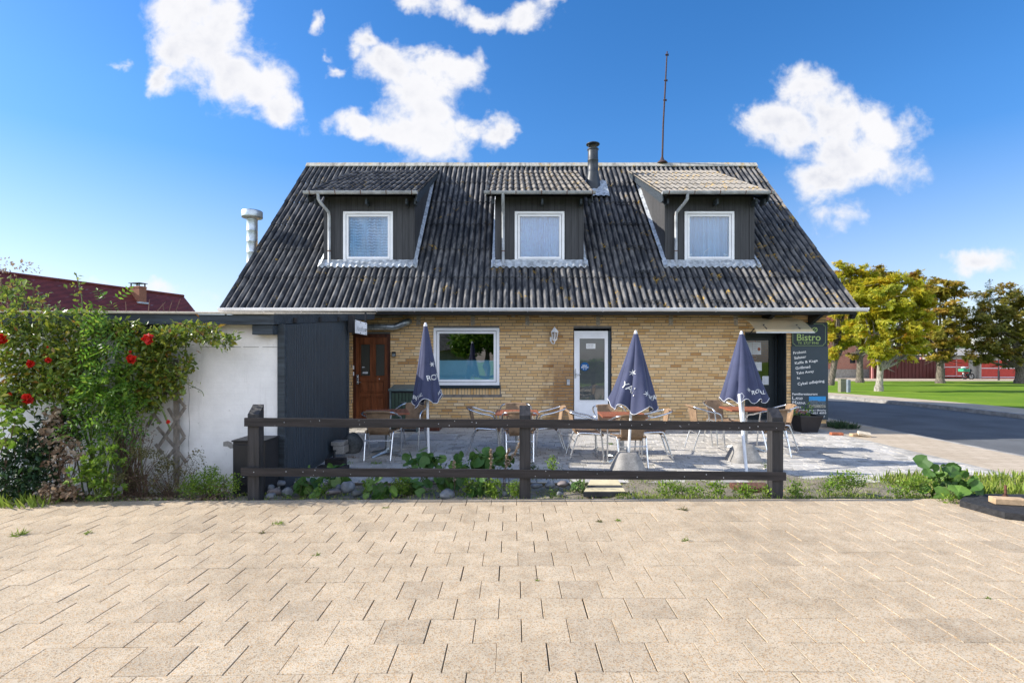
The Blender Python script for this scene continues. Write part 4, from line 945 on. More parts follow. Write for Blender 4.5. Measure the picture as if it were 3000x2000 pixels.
# ---- sign board
sg = thing('menu_board', 'tall navy board lettered with bistro dishes beside the dark door', 'sign', (6.7, YW, .07))
ysb = YW-.02; sx0, sx1, sz0, sz1 = 6.285, 7.10, .068, 2.25
def sp(cx, cy): return (PX(2100+cx/3.92, ysb), PZ(900+cy/3.92, ysb))   # from crop coordinates
mb = MB(); mb.box(sx0, sx1+.012, ysb, YW-.002, sz0, PZ(900+449/3.92, ysb)); mb.build('board', 'sign_navy', sg)
mb = MB(); tzb = sp(0, 450)[1]; mb.box(sx0+.01, sx1-.005, ysb-.008, YW-.003, tzb, sz1); tb = mb.build('name_board', 'sign_dark', sg)
mb = MB(); A = sp(870, 190); B = sp(1245, 440); yq = ysb-.0105; w_ = .012; c_ = .055
def line(m, p, q, w_=.012):
    dx, dz_ = q[0]-p[0], q[1]-p[1]; L = math.hypot(dx, dz_); nx, nz = -dz_/L*w_/2, dx/L*w_/2
    m.add([(p[0]-nx, yq, p[1]-nz), (q[0]-nx, yq, q[1]-nz), (q[0]+nx, yq, q[1]+nz), (p[0]+nx, yq, p[1]+nz)], [(0,1,2,3)])
pts = [(A[0]+c_, A[1]), (B[0]-c_, A[1]), (B[0]-c_*.85, A[1]-c_*.5), (B[0], A[1]-c_), (B[0], B[1]+c_), (B[0]-c_*.5, B[1]+c_*.85), (B[0]-c_, B[1]), (A[0]+c_, B[1]), (A[0]+c_*.85, B[1]+c_*.5), (A[0], B[1]+c_), (A[0], A[1]-c_), (A[0]+c_*.5, A[1]-c_*.85)]
for i in range(12): line(mb, pts[i], pts[(i+1) % 12])
mb.build('border', 'sign_green_dull', tb)
def T(mb, s, ax, bx, cy, h, rot=0, y=None, **k):
    A = sp(ax, cy); B = sp(bx, cy); text_on(mb, s, A[0], B[0], A[1], h/3.92*ysb/F, (ysb-.0105) if y is None else y, rot=rot, **k)
mb = MB(); T(mb, 'LÆSØ', 925, 1155, 258, 56, bold=.01); T(mb, 'Bistro', 917, 1190, 345, 78, bold=.01); T(mb, 'Tlf. 2727 9940', 928, 1167, 410, 26, bold=.0); mb.build('lettering', 'sign_green', tb)
mb = MB(); yl = ysb-.003; rt = R(7)
for (s, ax, bx, cy, h) in (('Frokost',878,1026,520,38),('Salater',888,1026,577,38),('Kaffe & Kage',896,1160,640,46),('Grillmad',903,1073,695,40),('Take Away',912,1116,756,46),('Is',921,953,812,30),('Cykel udlejning',928,1237,880,52)):
    rr = rt if s != 'Is' else R(3); T(mb, s, ax, bx, cy+(5 if s != 'Is' else 0), h*.80, rr, yl, bold=.015)
T(mb, 'Familierestaurant', 866, 1157, 994, 26, 0, yl, bold=.015)
for (s, ax, bx, cy) in (('LÆSØ',866,985,1042),('MARINA',868,1018,1094),('PARK',870,972,1144)):
    T(mb, s[0], ax, ax+(28 if s[0] != 'M' else 42), cy-2, 38, 0, yl, bold=.01); T(mb, s[1:], ax+(31 if s[0] != 'M' else 46), bx, cy+4, 27, 0, yl, bold=.01)
T(mb, 'Ved lystbådehavnen i Østerby', 866, 1255, 1183, 25, 0, yl, bold=.015); T(mb, 'Tlf. 4021 4093', 1020, 1255, 1212, 23, 0, yl, bold=.015); T(mb, 'Vi er værd at besøge - bested!', 880, 1240, 1258, 34, 0, yl, italic=.25)
mb.build('lettering', 'sign_white', sg)
mb = MB(); A = sp(1058, 1022); B = sp(1250, 1152); M1 = sp(0, 1075)[1]; M2 = sp(0, 1118)[1]
mb.cm = 0; mb.box(A[0], B[0], yl, ysb-.0005, M1, A[1]); mb.cm = 1; mb.box(A[0], B[0], yl, ysb-.0005, M2, M1)
for i in range(4): xx = A[0]+.02+.045*i; mb.prism([(xx, M1-.001), (xx+.05, M1-.001), (xx+.025, M1+.022)], 'y', yl-.0005, yl+.001)
mb.cm = 2; mb.box(A[0], B[0], yl, ysb-.0005, B[1], M2)
for i in range(5): mb.box(A[0]+.02+.037*i, A[0]+.023+.037*i, yl-.0008, yl, M2-.01, M1+.03)
mb.build('harbour_photo', ['photo_sky', 'photo_houses', 'photo_quay'], sg)
# ================================================================ SHED WITH WHITE WALL
sh = thing('lean_to_shed', 'low shed with a whitewashed front wall, blue black plank side and flat felt roof', 'shed', (-5, 6.4, -.1))
def fy(x): return 6.38+.05*(x+2.8)
mb = MB(); a, b = -9.5, -2.80
mb.add([(a,fy(a),-.2),(b,fy(b),-.2),(b,fy(b),1.86),(a,fy(a),1.86),(a,fy(a)+.2,-.2),(b,fy(b)+.2,-.2),(b,fy(b)+.2,1.9),(a,fy(a)+.2,1.9)], [(0,1,2,3),(5,4,7,6),(3,2,6,7),(0,4,5,1),(1,5,6,2),(4,0,3,7)])
mb.build('front_wall', 'whitewash', sh)
mb = MB(); mb.box(-3.03, -2.83, fy(-2.9)-.012, fy(-2.9)+.01, 1.4, 1.4001)
px0 = lambda px, py: (PX(px, 6.3), fy(PX(px, 6.3))-.004, PZ(py, 6.3))
pp = [(648,1296),(656,1294),(661,1293),(672,1297),(677,1306),(676,1314),(668,1315),(660,1309),(648,1308)]
mb = MB(); mb.add([px0(*p) for p in pp], [tuple(range(len(pp)-1, -1, -1))]); mb.build('bare_patch', 'concrete', sh)
mb = MB(); cr = [(545,1035),(543,1080),(548,1110),(551,1160),(549,1200),(552,1250),(549,1290),(550,1320),(547,1345)]
for i in range(len(cr)-1):
    A = px0(*cr[i]); B = px0(*cr[i+1]); mb.add([(A[0]-.002,A[1],A[2]),(A[0]+.002,A[1],A[2]),(B[0]+.002,B[1],B[2]),(B[0]-.002,B[1],B[2])], [(0,1,2,3)])
x = -6
while x < -2.85:
    l = random.uniform(.1, .5); q = (PX(560, 6.3), 0, PZ(1016, 6.3)); mb.add([(x,fy(x)-.004,q[2]-.002),(x+l,fy(x+l)-.004,q[2]-.003),(x+l,fy(x+l)-.004,q[2]+.001),(x,fy(x)-.004,q[2]+.002)], [(0,1,2,3)]); x += l+random.uniform(0, .12)
mb.build('crack', 'concrete_dark', sh)
# plank side wall: individual beaded boards
P0, P1 = Vector((-2.735, 6.42, 0)), Vector((-2.925, 9.42, 0)); mb = MB(); nb = 44
dd = (P1-P0)/nb; nn = Vector((dd.y, -dd.x, 0)).normalized()
for i in range(nb):
    A = P0+dd*i+dd*.05; B = P0+dd*(i+1)-dd*.05; mb.cr = random.random(); o1 = nn*random.uniform(0, .002)
    z0a = .0-.06*(i/nb); zta = 1.865+.255*(i/nb); ztb = 1.865+.255*((i+1)/nb)
    bA, bB = A+dd*.12, B-dd*.12; ofs = nn*.009
    vs = []
    for (p, z) in ((A, z0a), (B, z0a), (B, ztb), (A, zta)): q = p+o1; vs.append((q.x, q.y, z))
    for (p, z) in ((bA, z0a), (bB, z0a), (bB, ztb), (bA, zta)): q = p+o1+ofs; vs.append((q.x, q.y, z))
    mb.add(vs, [(4,5,6,7),(0,1,5,4),(1,2,6,5),(2,3,7,6),(3,0,4,7)])
bk = [P0-nn*.0, P1-nn*.0]
mb.add([(P0.x,P0.y,-.12),(P1.x,P1.y,-.12),(P1.x,P1.y,2.13),(P0.x,P0.y,1.87),(P0.x-.06,P0.y,-.12),(P1.x-.06,P1.y,-.12),(P1.x-.06,P1.y,2.13),(P0.x-.06,P0.y,1.87)], [(0,1,2,3),(5,4,7,6),(1,5,6,2),(4,0,3,7)])
mb.build('plank_wall', 'blue_plank', sh)
mb = MB(); mb.box(-2.80, -2.712, fy(-2.8)-.03, fy(-2.8)+.05, -.02, 1.87, .004); mb.build('corner_board', 'blue_beam', sh)
mb = MB(); mb.box(-2.96, -2.89, 9.38, 9.46, -.1, 2.14, .004); mb.build('rear_post', 'blue_beam', sh)
# fascias
mb = MB(); a, b = -9.6, -2.80; f2 = lambda x: fy(x)-.2
mb.add([(a,f2(a),1.86),(b,f2(b),1.855),(b,f2(b),1.965),(a,f2(a),1.985),(a,f2(a)+.05,1.86),(b,f2(b)+.05,1.855),(b,f2(b)+.05,1.965),(a,f2(a)+.05,1.985)], [(0,1,2,3),(5,4,7,6),(3,2,6,7),(0,4,5,1),(1,5,6,2),(4,0,3,7)])
mb.build('front_fascia', 'blue_beam', sh)
mb = MB(); ya, yb = f2(-2.8)-.012, 11.2
mb.add([(-2.80,ya,1.855),(-2.76,ya,1.855),(-2.89,yb,2.27),(-2.93,yb,2.27),(-2.80,ya,1.967),(-2.76,ya,1.967),(-2.89,yb,2.375),(-2.93,yb,2.375)], [(0,1,5,4),(1,2,6,5),(2,3,7,6),(3,0,4,7),(4,5,6,7),(3,2,1,0)])
mb.build('side_fascia', 'blue_beam', sh)
for yy in (6.75, 7.7, 8.6, 9.3): 
    t = (yy-ya)/(yb-ya); m = MB(); xx = -2.76-.13*t; m.box(xx-.02, xx+.03, yy, yy+.06, 1.865+.405*t, 1.93+.405*t); m.build('rafter_stub', 'black_post', sh)
mb = MB(); mb.box(-3.03, -2.79, fy(-2.9)-.17, fy(-2.9)-.02, 1.74, 1.853, .004); mb.build('beam_end', 'blue_beam', sh)
for x in (-5.75, -4.35, -4.85): m = MB(); m.box(x, x+.16, fy(x)-.14, fy(x)-.002, 1.72, 1.85); m.build('beam_end', 'black_post', sh)
mb = MB(); a, b = -9.6, -2.75
mb.add([(a,f2(a)-.03,1.99),(b,f2(b)-.03,1.97),(b-.15,11.4,2.40),(a,11.4,2.40),(a,f2(a)-.03,2.012),(b,f2(b)-.03,1.99),(b-.15,11.4,2.422),(a,11.4,2.422)], [(0,1,2,3)[::-1],(4,5,6,7),(0,1,5,4),(1,2,6,5),(2,3,7,6),(3,0,4,7)])
mb.build('flat_roof', 'loose_brick_pale', sh)
mb = MB(); mb.box(-9.5, -2.98, 9.3, 9.4, -.12, 2.1); mb.build('rear_wall', 'dark_trim', sh)
# hanging sign
hs_ = thing('hanging_sign', 'small tilted white plate reading Vandhane under the shed beam by the wooden door', 'sign', (-2.75, 9.2, 2.0))
mb = MB(); mb.box(-2.84, -2.735, 9.22, 9.30, 1.90, 2.20, .004); mb.box(-2.56, -2.535, 9.24, 9.28, 2.0, 2.25); mb.build('bracket', 'black_post', hs_)
q = lambda px, py, Y=9.18: (PX(px, Y), Y, PZ(py, Y))
mb = MB(); c4_ = [q(1040,975), q(1074.4,981.8), q(1074.8,946.3), q(1040,936.7)]
mb.add(c4_+[(p[0], p[1]+.012, p[2]) for p in c4_], [(0,1,2,3),(5,4,7,6),(0,4,5,1),(1,5,6,2),(2,6,7,3),(3,7,4,0)]); pl = mb.build('plate', 'white_plastic', hs_)
mb = MB(); A = q(1045, 959); text_on(mb, 'Vandha', A[0], A[0]+.135, A[2]-.008, .085, 9.176, rot=R(-12)); mb.cm = 1; text_on(mb, 'ne', A[0]+.137, A[0]+.172, A[2]-.045, .055, 9.176, rot=R(-12))
mb.cm = 1
for (px, py) in ((1042,940.5),(1057,944),(1072,948.5),(1056.5,975),(1072,979)): p = q(px, py); mb.box(p[0]-.006, p[0]+.006, 9.172, 9.1795, p[2]-.006, p[2]+.006)
mb.build('lettering', ['gutter_grey', 'black_text'], pl)
# ventilation duct
mb = MB(); q = lambda px, py, Y=11.86: (PX(px, Y), Y, PZ(py, Y))
mb.tube([q(960,958), q(1150,958), q(1160,957), q(1180,949), q(1190,944), (PX(1197,11.9), 11.92, PZ(941.5,11.9)), (PX(1197,12), 12.01, PZ(941.5,12))], [.072,.072,.070,.072,.074,.074,.074], 14)
for px in (1100, 1125, 1152): p = q(px, 958); mb.tube([(p[0], p[1], p[2]), (p[0]+.012, p[1], p[2])], .077, 14)
p = q(1172, 952.5); mb.tube([p, (p[0]+.012, p[1], p[2]+.006)], .077, 14)
tag(mb.build('ventilation_duct', 'galv'), 'galvanised bent duct running along the brick wall above the wooden door', 'duct')
# green bin cabinet
bc = thing('bin_cabinet', 'green slatted bin cabinet with a grey lid beside the wooden door', 'bin cabinet', (-2.28, 11.4, -.1))
x0, x1, yf, yr = -2.575, -1.985, 11.2, 11.75
mb = MB(); mb.box(x0, x1, yf+.02, yr, -.08, .76); mb.build('carcass', 'dark_trim', bc)
mb = MB(); x = x0+.04
while x < x1-.06: mb.cr = random.random(); mb.box(x, x+.064, yf, yf+.019, -.02, .72, .004); x += .074
mb.build('slatted_door', 'green_wood', bc)
mb = MB()
for xx in (x0, x1-.03): mb.box(xx, xx+.03, yf-.01, yf+.021, -.1, .76)
for k in range(7): mb.box(x1-.001, x1+.015, yf+.03+k*.074, yf+.095+k*.074, -.02, .74)
mb.build('frame', 'green_lid', bc)
mb = MB(); mb.prism([(yf-.03, .765), (yf-.03, .80), (yr, .87), (yr, .765)], 'x', x0-.02, x1+.03); mb.build('lid', 'green_lid', bc, fixn=True)
mb = MB(); mb.tube([(-2.33, yf-.001, .52), (-2.33, yf-.03, .52), (-2.22, yf-.03, .52), (-2.22, yf-.001, .52)], .007, 6); mb.build('handle', 'galv', bc)
dp_ = MB(); dp_.tube([(-1.88, 11.95, -.1), (-1.88, 11.95, .75)], .02, 8); tag(dp_.build('drain_pipe', 'gutter_grey'), 'thin grey pipe on the brick wall beside the green bin cabinet', 'pipe')
mb = MB()
for i in range(30): mb.box(-2.02+i*.031, -2.005+i*.031, 10.08, 10.85, ZP-.002, ZP+.012)
for i in range(14): mb.box(-2.02, -1.09, 10.08+i*.057, 10.092+i*.057, ZP-.003, ZP+.010)
tag(mb.build('floor_grate', 'gutter_grey'), 'flat metal floor grate on the paving below the kitchen window', 'grate')
mb = MB(); mb.box(-1.98, -1.55, 11.35, 11.9, -.1, .0, .006); tag(mb.build('low_box', 'door_wood_dark'), 'low dark red box on the ground right of the green bin cabinet', 'box')
# things along the plank wall
def stone(name, label, c, r, m_='stone_grey', sc=(1, .8, .7), seed=0, group=None, cat='stone'):
    rs = random.Random(seed); ph = [rs.uniform(0, 6) for _ in range(9)]; mb = MB(); a = rs.uniform(0, 3)
    def fn(u_, v_):
        t = u_*2*math.pi; p = (v_-.5)*math.pi; d = Vector((math.cos(p)*math.cos(t), math.cos(p)*math.sin(t), math.sin(p)))
        k = 1+.12*math.sin(2.1*d.x*1.8+ph[0])+.10*math.sin(3.3*d.y+ph[1])*math.cos(2.4*d.z+ph[2])+.05*math.sin(6*d.x+ph[3])*math.sin(5*d.y+ph[4])
        x, y = d.x*sc[0]*r*k, d.y*sc[1]*r*k
        return (c[0]+x*math.cos(a*.3)-y*math.sin(a*.3), c[1]+x*math.sin(a*.3)+y*math.cos(a*.3), c[2]+d.z*sc[2]*r*k)
    mb.grid(fn, 18, 12); o = mb.build(name, m_); return tag(o, label, cat, group)
stone('boulder', 'rounded dark grey boulder at the rear end of the plank wall', (-2.66, 8.85, .03), .2, 'stone_dark', (1, .9, .85), 3, cat='boulder')
cb = thing('block_stack', 'two pale concrete blocks stacked against the plank wall', 'blocks', (-2.75, 8.25, -.1))
for (z0, z1, x0, x1) in ((-.02, .105, -2.76, -2.59), (.108, .17, -2.79, -2.60)): m = MB(); m.box(x0, x1, 8.2, 8.45, z0, z1, .008); m.build('block', 'concrete', cb)
for i, (x0, x1, yy, z1, lb) in enumerate(((-2.70, -2.28, 7.35, -.03, 'front dark timber sleeper lying beside the plank wall'), (-2.68, -2.4, 7.62, .02, 'rear dark timber sleeper lying beside the plank wall'))):
    mb = MB(); mb.box(x0, x1, yy, yy+.13, ZP, z1, .01); tag(mb.build('timber_sleeper', 'black_rail'), lb, 'sleeper')
mb = MB(); mb.tube([(-2.62, 7.85, -.1), (-2.62, 7.85, .09)], .018, 8); mb.lathe([(.03, .02), (.03, .0)], (-2.62, 7.85, .085), 8); tag(mb.build('iron_peg', 'dark_trim'), 'short iron pipe standing by the timber sleepers', 'pipe')
# black cabinet
ct = thing('meter_cabinet', 'black steel cabinet standing against the white wall behind the left fence post', 'cabinet', (-2.94, 6.05, 0))
mb = MB(); mb.box(-3.12, -2.76, 5.95, 6.3, -.05, .53, .004); mb.build('body', 'cabinet_black', ct)
mb = MB(); mb.box(-3.10, -2.78, 5.938, 5.949, .04, .50, .003); mb.build('door', 'cabinet_black', ct)
mb = MB(); mb.box(-3.13, -2.75, 5.935, 6.31, .532, .55, .003); mb.build('lid', 'cabinet_black', ct)
mb = MB(); mb.sphere((-2.99, 5.934, .14), .007, 6, 5); mb.build('lock', 'alu', ct)

# ================================================================ FENCE
fn_ = thing('rail_fence', 'low black timber fence with three posts and two rails in front of the terrace', 'fence', (0, 5.6, 0))
for (x, yf) in ((-2.70, 5.555), (.138, 5.595), (2.80, 5.61)):
    m = MB(); z1 = .975 if x < 0 else (.96 if x < 1 else .935)
    m.prism([(yf, -.12), (yf+.115, -.12), (yf+.115, z1), (yf, z1-.095)], 'x', x-.058, x+.058); m.build('post', 'black_post', fn_, fixn=True)
def rail(xa, xb, ya, yb, za0, za1, zb0, zb1):
    m = MB(); n = 24; t = .034
    for k in range(1):
        vs = []
        for i in range(n+1):
            q = i/n; x = xa+(xb-xa)*q; y = ya+(yb-ya)*q; w1 = .0025*math.sin(x*2.1+za0*9); z0 = za0+(zb0-za0)*q+w1; z1 = za1+(zb1-za1)*q+w1
            vs += [(x,y,z0),(x,y+t,z0),(x,y+t,z1),(x,y,z1)]
        fs = [(i*4+k, i*4+(k+1) % 4, i*4+4+(k+1) % 4, i*4+4+k) for i in range(n) for k in range(4)]+[(3,2,1,0),(n*4,n*4+1,n*4+2,n*4+3)]
        m.add(vs, fs)
    m.build('rail', 'black_rail', fn_, fixn=True)
rail(-2.775, .14, 5.515, 5.555, .845, .758, .826, .738); rail(.1405, 2.855, 5.555, 5.572, .825, .736, .795, .705)
rail(-2.81, .14, 5.515, 5.555, .333, .25, .300, .214); rail(.1405, 2.87, 5.555, 5.572, .300, .213, .268, .184)
mb = MB()
for i in range(46):
    x = random.uniform(-2.7, 2.8); top = random.random() < .5; q = (x+2.75)/5.6; zz = (.80-.04*q if top else .29-.05*q)+random.uniform(-.03, .03); yy = 5.513+(.04*min(q*2, 1)); s_ = random.uniform(.002, .004)
    mb.box(x-s_, x+s_, yy-.002, yy+.001, zz-s_, zz+s_*1.5)
mb.build('nail_heads', 'gutter_grey', fn_)

# ================================================================ FURNITURE
def smooth_path(pts, n=6):
    P = [Vector(p) for p in pts]; out = []
    for i in range(len(P)-1):
        p0, p1, p2, p3 = P[max(i-1, 0)], P[i], P[i+1], P[min(i+2, len(P)-1)]
        for k in range(n):
            t = k/n; out.append(.5*((2*p1)+(-p0+p2)*t+(2*p0-5*p1+4*p2-p3)*t*t+(-p0+3*p1-3*p2+p3)*t**3))
    out.append(P[-1]); return out
def make_chair():
    t = thing('bistro_chair', 'chair', 'chair', (0, 0, 0))
    r = .0125
    # arm loop
    pts = [(-.27,.18,.50),(-.272,.16,.60),(-.272,.09,.645),(-.27,-.02,.665),(-.265,-.14,.70),(-.235,-.235,.73),(-.15,-.28,.745),(0,-.29,.75),(.15,-.28,.745),(.235,-.235,.73),(.265,-.14,.70),(.27,-.02,.665),(.272,.09,.645),(.272,.16,.60),(.27,.18,.50)]
    MB().tube(smooth_path(pts, 4), r, 8).build('arm_loop', 'alu', t, world=False)
    for s in (-1, 1):
        MB().tube([(s*.262,.235,0),(s*.266,.21,.30),(s*.27,.18,.505)], r, 8).tube([(s*.262,.236,0),(s*.262,.236,.012)], .016, 8).build('leg', 'alu', t, world=False)
        MB().tube(smooth_path([(s*.20,-.285,0),(s*.205,-.22,.20),(s*.21,-.155,.385),(s*.215,-.12,.425),(s*.235,.02,.425),(s*.262,.19,.415)], 4), r, 8).tube([(s*.2,-.286,0),(s*.2,-.286,.012)], .016, 8).build('leg', 'alu', t, world=False)
    MB().tube([(-.203,-.20,.30),(.203,-.20,.30)], .009, 8).tube([(-.203,-.20,.30),(-.175,-.20,.30)], .014, 8).tube([(.175,-.20,.30),(.203,-.20,.30)], .014, 8).build('stretcher', 'alu', t, world=False)
    # seat
    def seat(a, b, dz):
        x = (a-.5)*(.44-.05*(1-b)); y = -.17+.40*b; z = .435-.012*math.sin(math.pi*a)-.01*math.sin(math.pi*b)+dz
        if b > .9: z -= (b-.9)*.3
        return (x, y, z)
    m = MB(); m.grid(lambda a, b: seat(a, b, 0), 14, 14); m.grid(lambda a, b: seat(1-a, b, -.018), 14, 14)
    m.tube([seat(i/12, 1, -.012) for i in range(13)], .017, 8); m.tube([seat(0, i/10, -.008) for i in range(11)], .016, 8); m.tube([seat(1, i/10, -.008) for i in range(11)], .016, 8)
    m.build('seat', 'rattan', t, world=False)
    def back(a, b, d):
        w_ = .30+.05*b; x = (a-.5)*w_; lean = -.165-.115*b-.012*math.sin(b*math.pi); y = lean+.045*(2*a-1)**2*b-.0+d; z = .375+.372*b
        if b < .18: y -= -(.18-b)*.25
        return (x, y, z)
    m = MB(); m.grid(lambda a, b: back(a, b, 0), 14, 16); m.grid(lambda a, b: back(1-a, b, .012), 14, 16)
    m.tube([back(0, i/12, .006) for i in range(13)], .009, 6); m.tube([back(1, i/12, .006) for i in range(13)], .009, 6)
    m.tube([(-.19,-.265,.738),(-.15,-.28,.745),(-.08,-.288,.749),(0,-.29,.75),(.08,-.288,.749),(.15,-.28,.745),(.19,-.265,.738)], .019, 9)
    m.build('backrest', 'rattan', t, world=False)
    return t
def make_table():
    t = thing('cafe_table', 'table', 'table', (0, 0, 0)); h = .70
    m = MB(); L = .34
    for s in (-1, 1): m.box(s*L-.0*s, s*(L-.055), -L, L, h-.028, h, .003)
    for s in (-1, 1): m.box(-L+.056, L-.056, s*L, s*(L-.055), h-.028, h-.0005, .003)
    n = 8; w_ = (2*L-.112)/n
    for i in range(n): x = -L+.056+w_*i; m.cr = random.random(); m.box(x+.003, x+w_-.003, -L+.058, L-.058, h-.02, h-.003, .002)
    m.box(-L+.02, L-.02, -.03, .03, h-.045, h-.0285); m.build('table_top', 'table_wood', t, world=False)
    m = MB(); m.tube([(0,0,.05),(0,0,h-.045)], .033, 14); m.build('column', 'alu_dull', t, world=False)
    m = MB()
    for k in range(4):
        a = k*math.pi/2+math.pi/4; d = Vector((math.cos(a), math.sin(a), 0)); n_ = Vector((-d.y, d.x, 0))
        sec = [(0.0,.045,.10,.05),(.18,.032,.055,.03),(.34,.02,.02,.0)]
        vs = []
        for (r_, hw, zt, zb) in sec: p = d*r_; vs += [p+n_*hw+Vector((0,0,zb)), p+n_*hw*.6+Vector((0,0,zt)), p-n_*hw*.6+Vector((0,0,zt)), p-n_*hw+Vector((0,0,zb))]
        m.add(vs, [(i*4+j, i*4+(j+1) % 4, i*4+4+(j+1) % 4, i*4+4+j) for i in range(2) for j in range(4)]+[(8,9,10,11)])
    m.lathe([(.045,.04),(.05,.09),(.036,.12)], (0,0,0), 14); m.build('base', 'galv', t, world=False, fixn=True)
    return t
chair0, table0 = make_chair(), make_table(); used = [0, 0]
def put(proto, i, x, y, rz, label, group):
    o = proto if not used[i] else copy_tree(proto)
    used[i] += 1; o.location = (x, y, ZP); o.rotation_euler = (0, 0, rz); o['label'] = label; o['group'] = group; return o
TG, CG = 'slatted café tables on the terrace', 'rattan bistro chairs around the café tables'
for (x, y, a, lb) in ((-2.02, 8.62, 14, 'dark shaded slatted table in front of the wooden door, leftmost of the four'), (.08, 8.55, 0, 'red slatted table below and right of the kitchen window'), (1.70, 8.22, -3, 'red slatted table in front of the white glazed door'), (4.00, 9.12, -4, 'red slatted table near the dark door, rightmost of the four')):
    put(table0, 1, x, y, R(a), lb, TG)
# heading angle: 0 = faces away from the camera (+Y)
for (x, y, a, lb) in (
    (-2.04, 8.33, 0, 'rattan chair with its back to the camera at the leftmost dark table'),
    (-1.78, 9.25, 166, 'rattan chair behind the leftmost table in front of the green bin cabinet'),
    (.12, 8.25, 0, 'rattan chair seen from behind in front of the table nearest the middle fence post'),
    (-.44, 8.78, -90, 'rattan chair left of the table below the kitchen window, seen from the side'),
    (.60, 8.86, 92, 'rattan chair right of the table below the kitchen window, arms pointing left'),
    (.07, 9.2, 180, 'rattan chair behind the table below the kitchen window, only its top showing'),
    (1.14, 8.28, -88, 'sunlit rattan chair left of the table by the white door, seen from the side'),
    (1.71, 7.80, 3, 'rattan chair seen from behind, just behind the middle parasol pole'),
    (2.20, 8.38, 84, 'rattan chair right of the table by the white door, back towards the brick wall'),
    (1.63, 8.85, 180, 'rattan chair behind the table by the white door, only its top showing'),
    (3.30, 9.10, -88, 'rattan chair left of the rightmost table, seen from the side'),
    (3.86, 9.78, 194, 'rattan chair behind the rightmost table, its woven back facing the camera'),
    (4.12, 8.58, 12, 'rattan chair in front of the rightmost table, hidden by the right fence post'),
    (4.56, 9.20, 82, 'rightmost rattan chair with a pale sunlit back beside the planter')):
    put(chair0, 0, x, y, R(a), lb, CG)

# ---- parasols
def canopy(name, label, X, Y, zt, zb, Rb, lobes, amp, skew, letters, tip_dx=0, seed=0, grp='closed navy parasols on the terrace', neat=False, zpole=ZP):
    rs = random.Random(seed); t = thing(name, label, 'parasol', (X, Y, ZP), group=grp)
    ph = [rs.uniform(0, 6) for _ in range(6)]
    def surf(th, q, off=0):   # q=0 top .. 1 hem
        base = .022+(Rb-.022)*(q**.92)
        w_ = math.sin(.5*(lobes*th+ph[0]+.9*math.sin(th+ph[1])*(1 if not neat else .3)+.5*math.sin(3*q+th))) ; f = 1.6*abs(w_)**.5-1
        f += .22*math.sin(11*th+5*q+ph[2])*q*(0 if neat else 1)
        rr = base*(1+amp*(.25+.75*q)*f + (.10 if not neat else .03)*q*math.sin(3*th+ph[2])+.05*q*math.sin(2*th+ph[3]))+off
        cx = X+tip_dx*(1-q)+skew*q; z = zt-(zt-zb)*q
        if q > .95: pass
        z -= q**6*(.055 if not neat else .035)*math.sin(lobes*th+ph[0]+1.2+.5*math.sin(th+ph[1]))+ q**8*(.05 if not neat else .0)*math.sin(th+ph[4])
        return (cx+rr*math.cos(th), Y+rr*math.sin(th)*.92, z)
    NU, NV = 110, 34
    m = MB(); m.grid(lambda a, b: surf(2*math.pi*a, b), NU, NV); m.grid(lambda a, b: surf(-2*math.pi*a, b, -.012), NU, NV)
    cl = m.build('canopy', 'canopy_navy', t)
    m = MB(); m.tube([surf(2*math.pi*i/NU, 1.0, .001) for i in range(NU+1)], .0045, 5); m.tube([surf(2*math.pi*i/NU, .985, -.02 if not neat else -.03) for i in range(NU+1)], .0035, 5); m.build('hem', 'hem_white', cl)
    # letters wrapped on the cloth
    m = MB()
    for (s, th0, q0, hh, rot, st) in letters:
        if s == '*':
            vs = []; fs = []
            for k in range(6):
                a = k*math.pi/3; o = len(vs); pts = [(0,0),(.35*math.cos(a+.35),.35*math.sin(a+.35)),(math.cos(a),math.sin(a)),(.35*math.cos(a-.35),.35*math.sin(a-.35))]
                vs += [(p[0]*.5+.5, p[1]*.5+.5) for p in pts]; fs.append((o, o+3, o+2, o+1))
            vs = [(p[0], p[1], 0) for p in vs]
        else: vs, fs = text_geo(s, 1.4, bold=.01)
        out = []
        c, s_ = math.cos(rot), math.sin(rot)
        # subdivide long edges by simply projecting the vertices
        for p in vs:
            x = (p[0]*c-p[1]*s_)*hh; z = (p[0]*s_+p[1]*c)*hh; q = q0-z/(zt-zb); q = min(max(q, .02), .999); rr = .022+(Rb-.022)*q
            th = th0+x/rr*st; out.append(surf(th, q, .012))
        m.add(out, fs)
    if letters: m.build('lettering', 'sign_white', cl)
    m = MB(); m.lathe([(0,.035),(.014,.03),(.02,.01),(.028,-.01),(.026,-.02)], (X+tip_dx, Y, zt), 12); m.build('finial', 'hem_white', t)
    return t
# left parasol
p1 = canopy('closed_parasol', 'closed navy parasol with white lettering in front of the kitchen window, leftmost of the three', -1.20, 7.6, 1.935, .86, .19, 4, .26, .0, [('*', -1.15, .56, .085, 0, 1), ('ROYAL', -1.45, .74, .075, .22, 1.0), ('ROYAL', -2.95, .945, .048, .0, 1.0), ('ROYAL', -.6, .93, .048, .0, 1.0)], tip_dx=-.035, seed=5)
MB().tube([(-1.235, 7.6, 1.9), (-1.185, 7.6, ZP)], .0185, 10).build('pole', 'pole_white', p1)
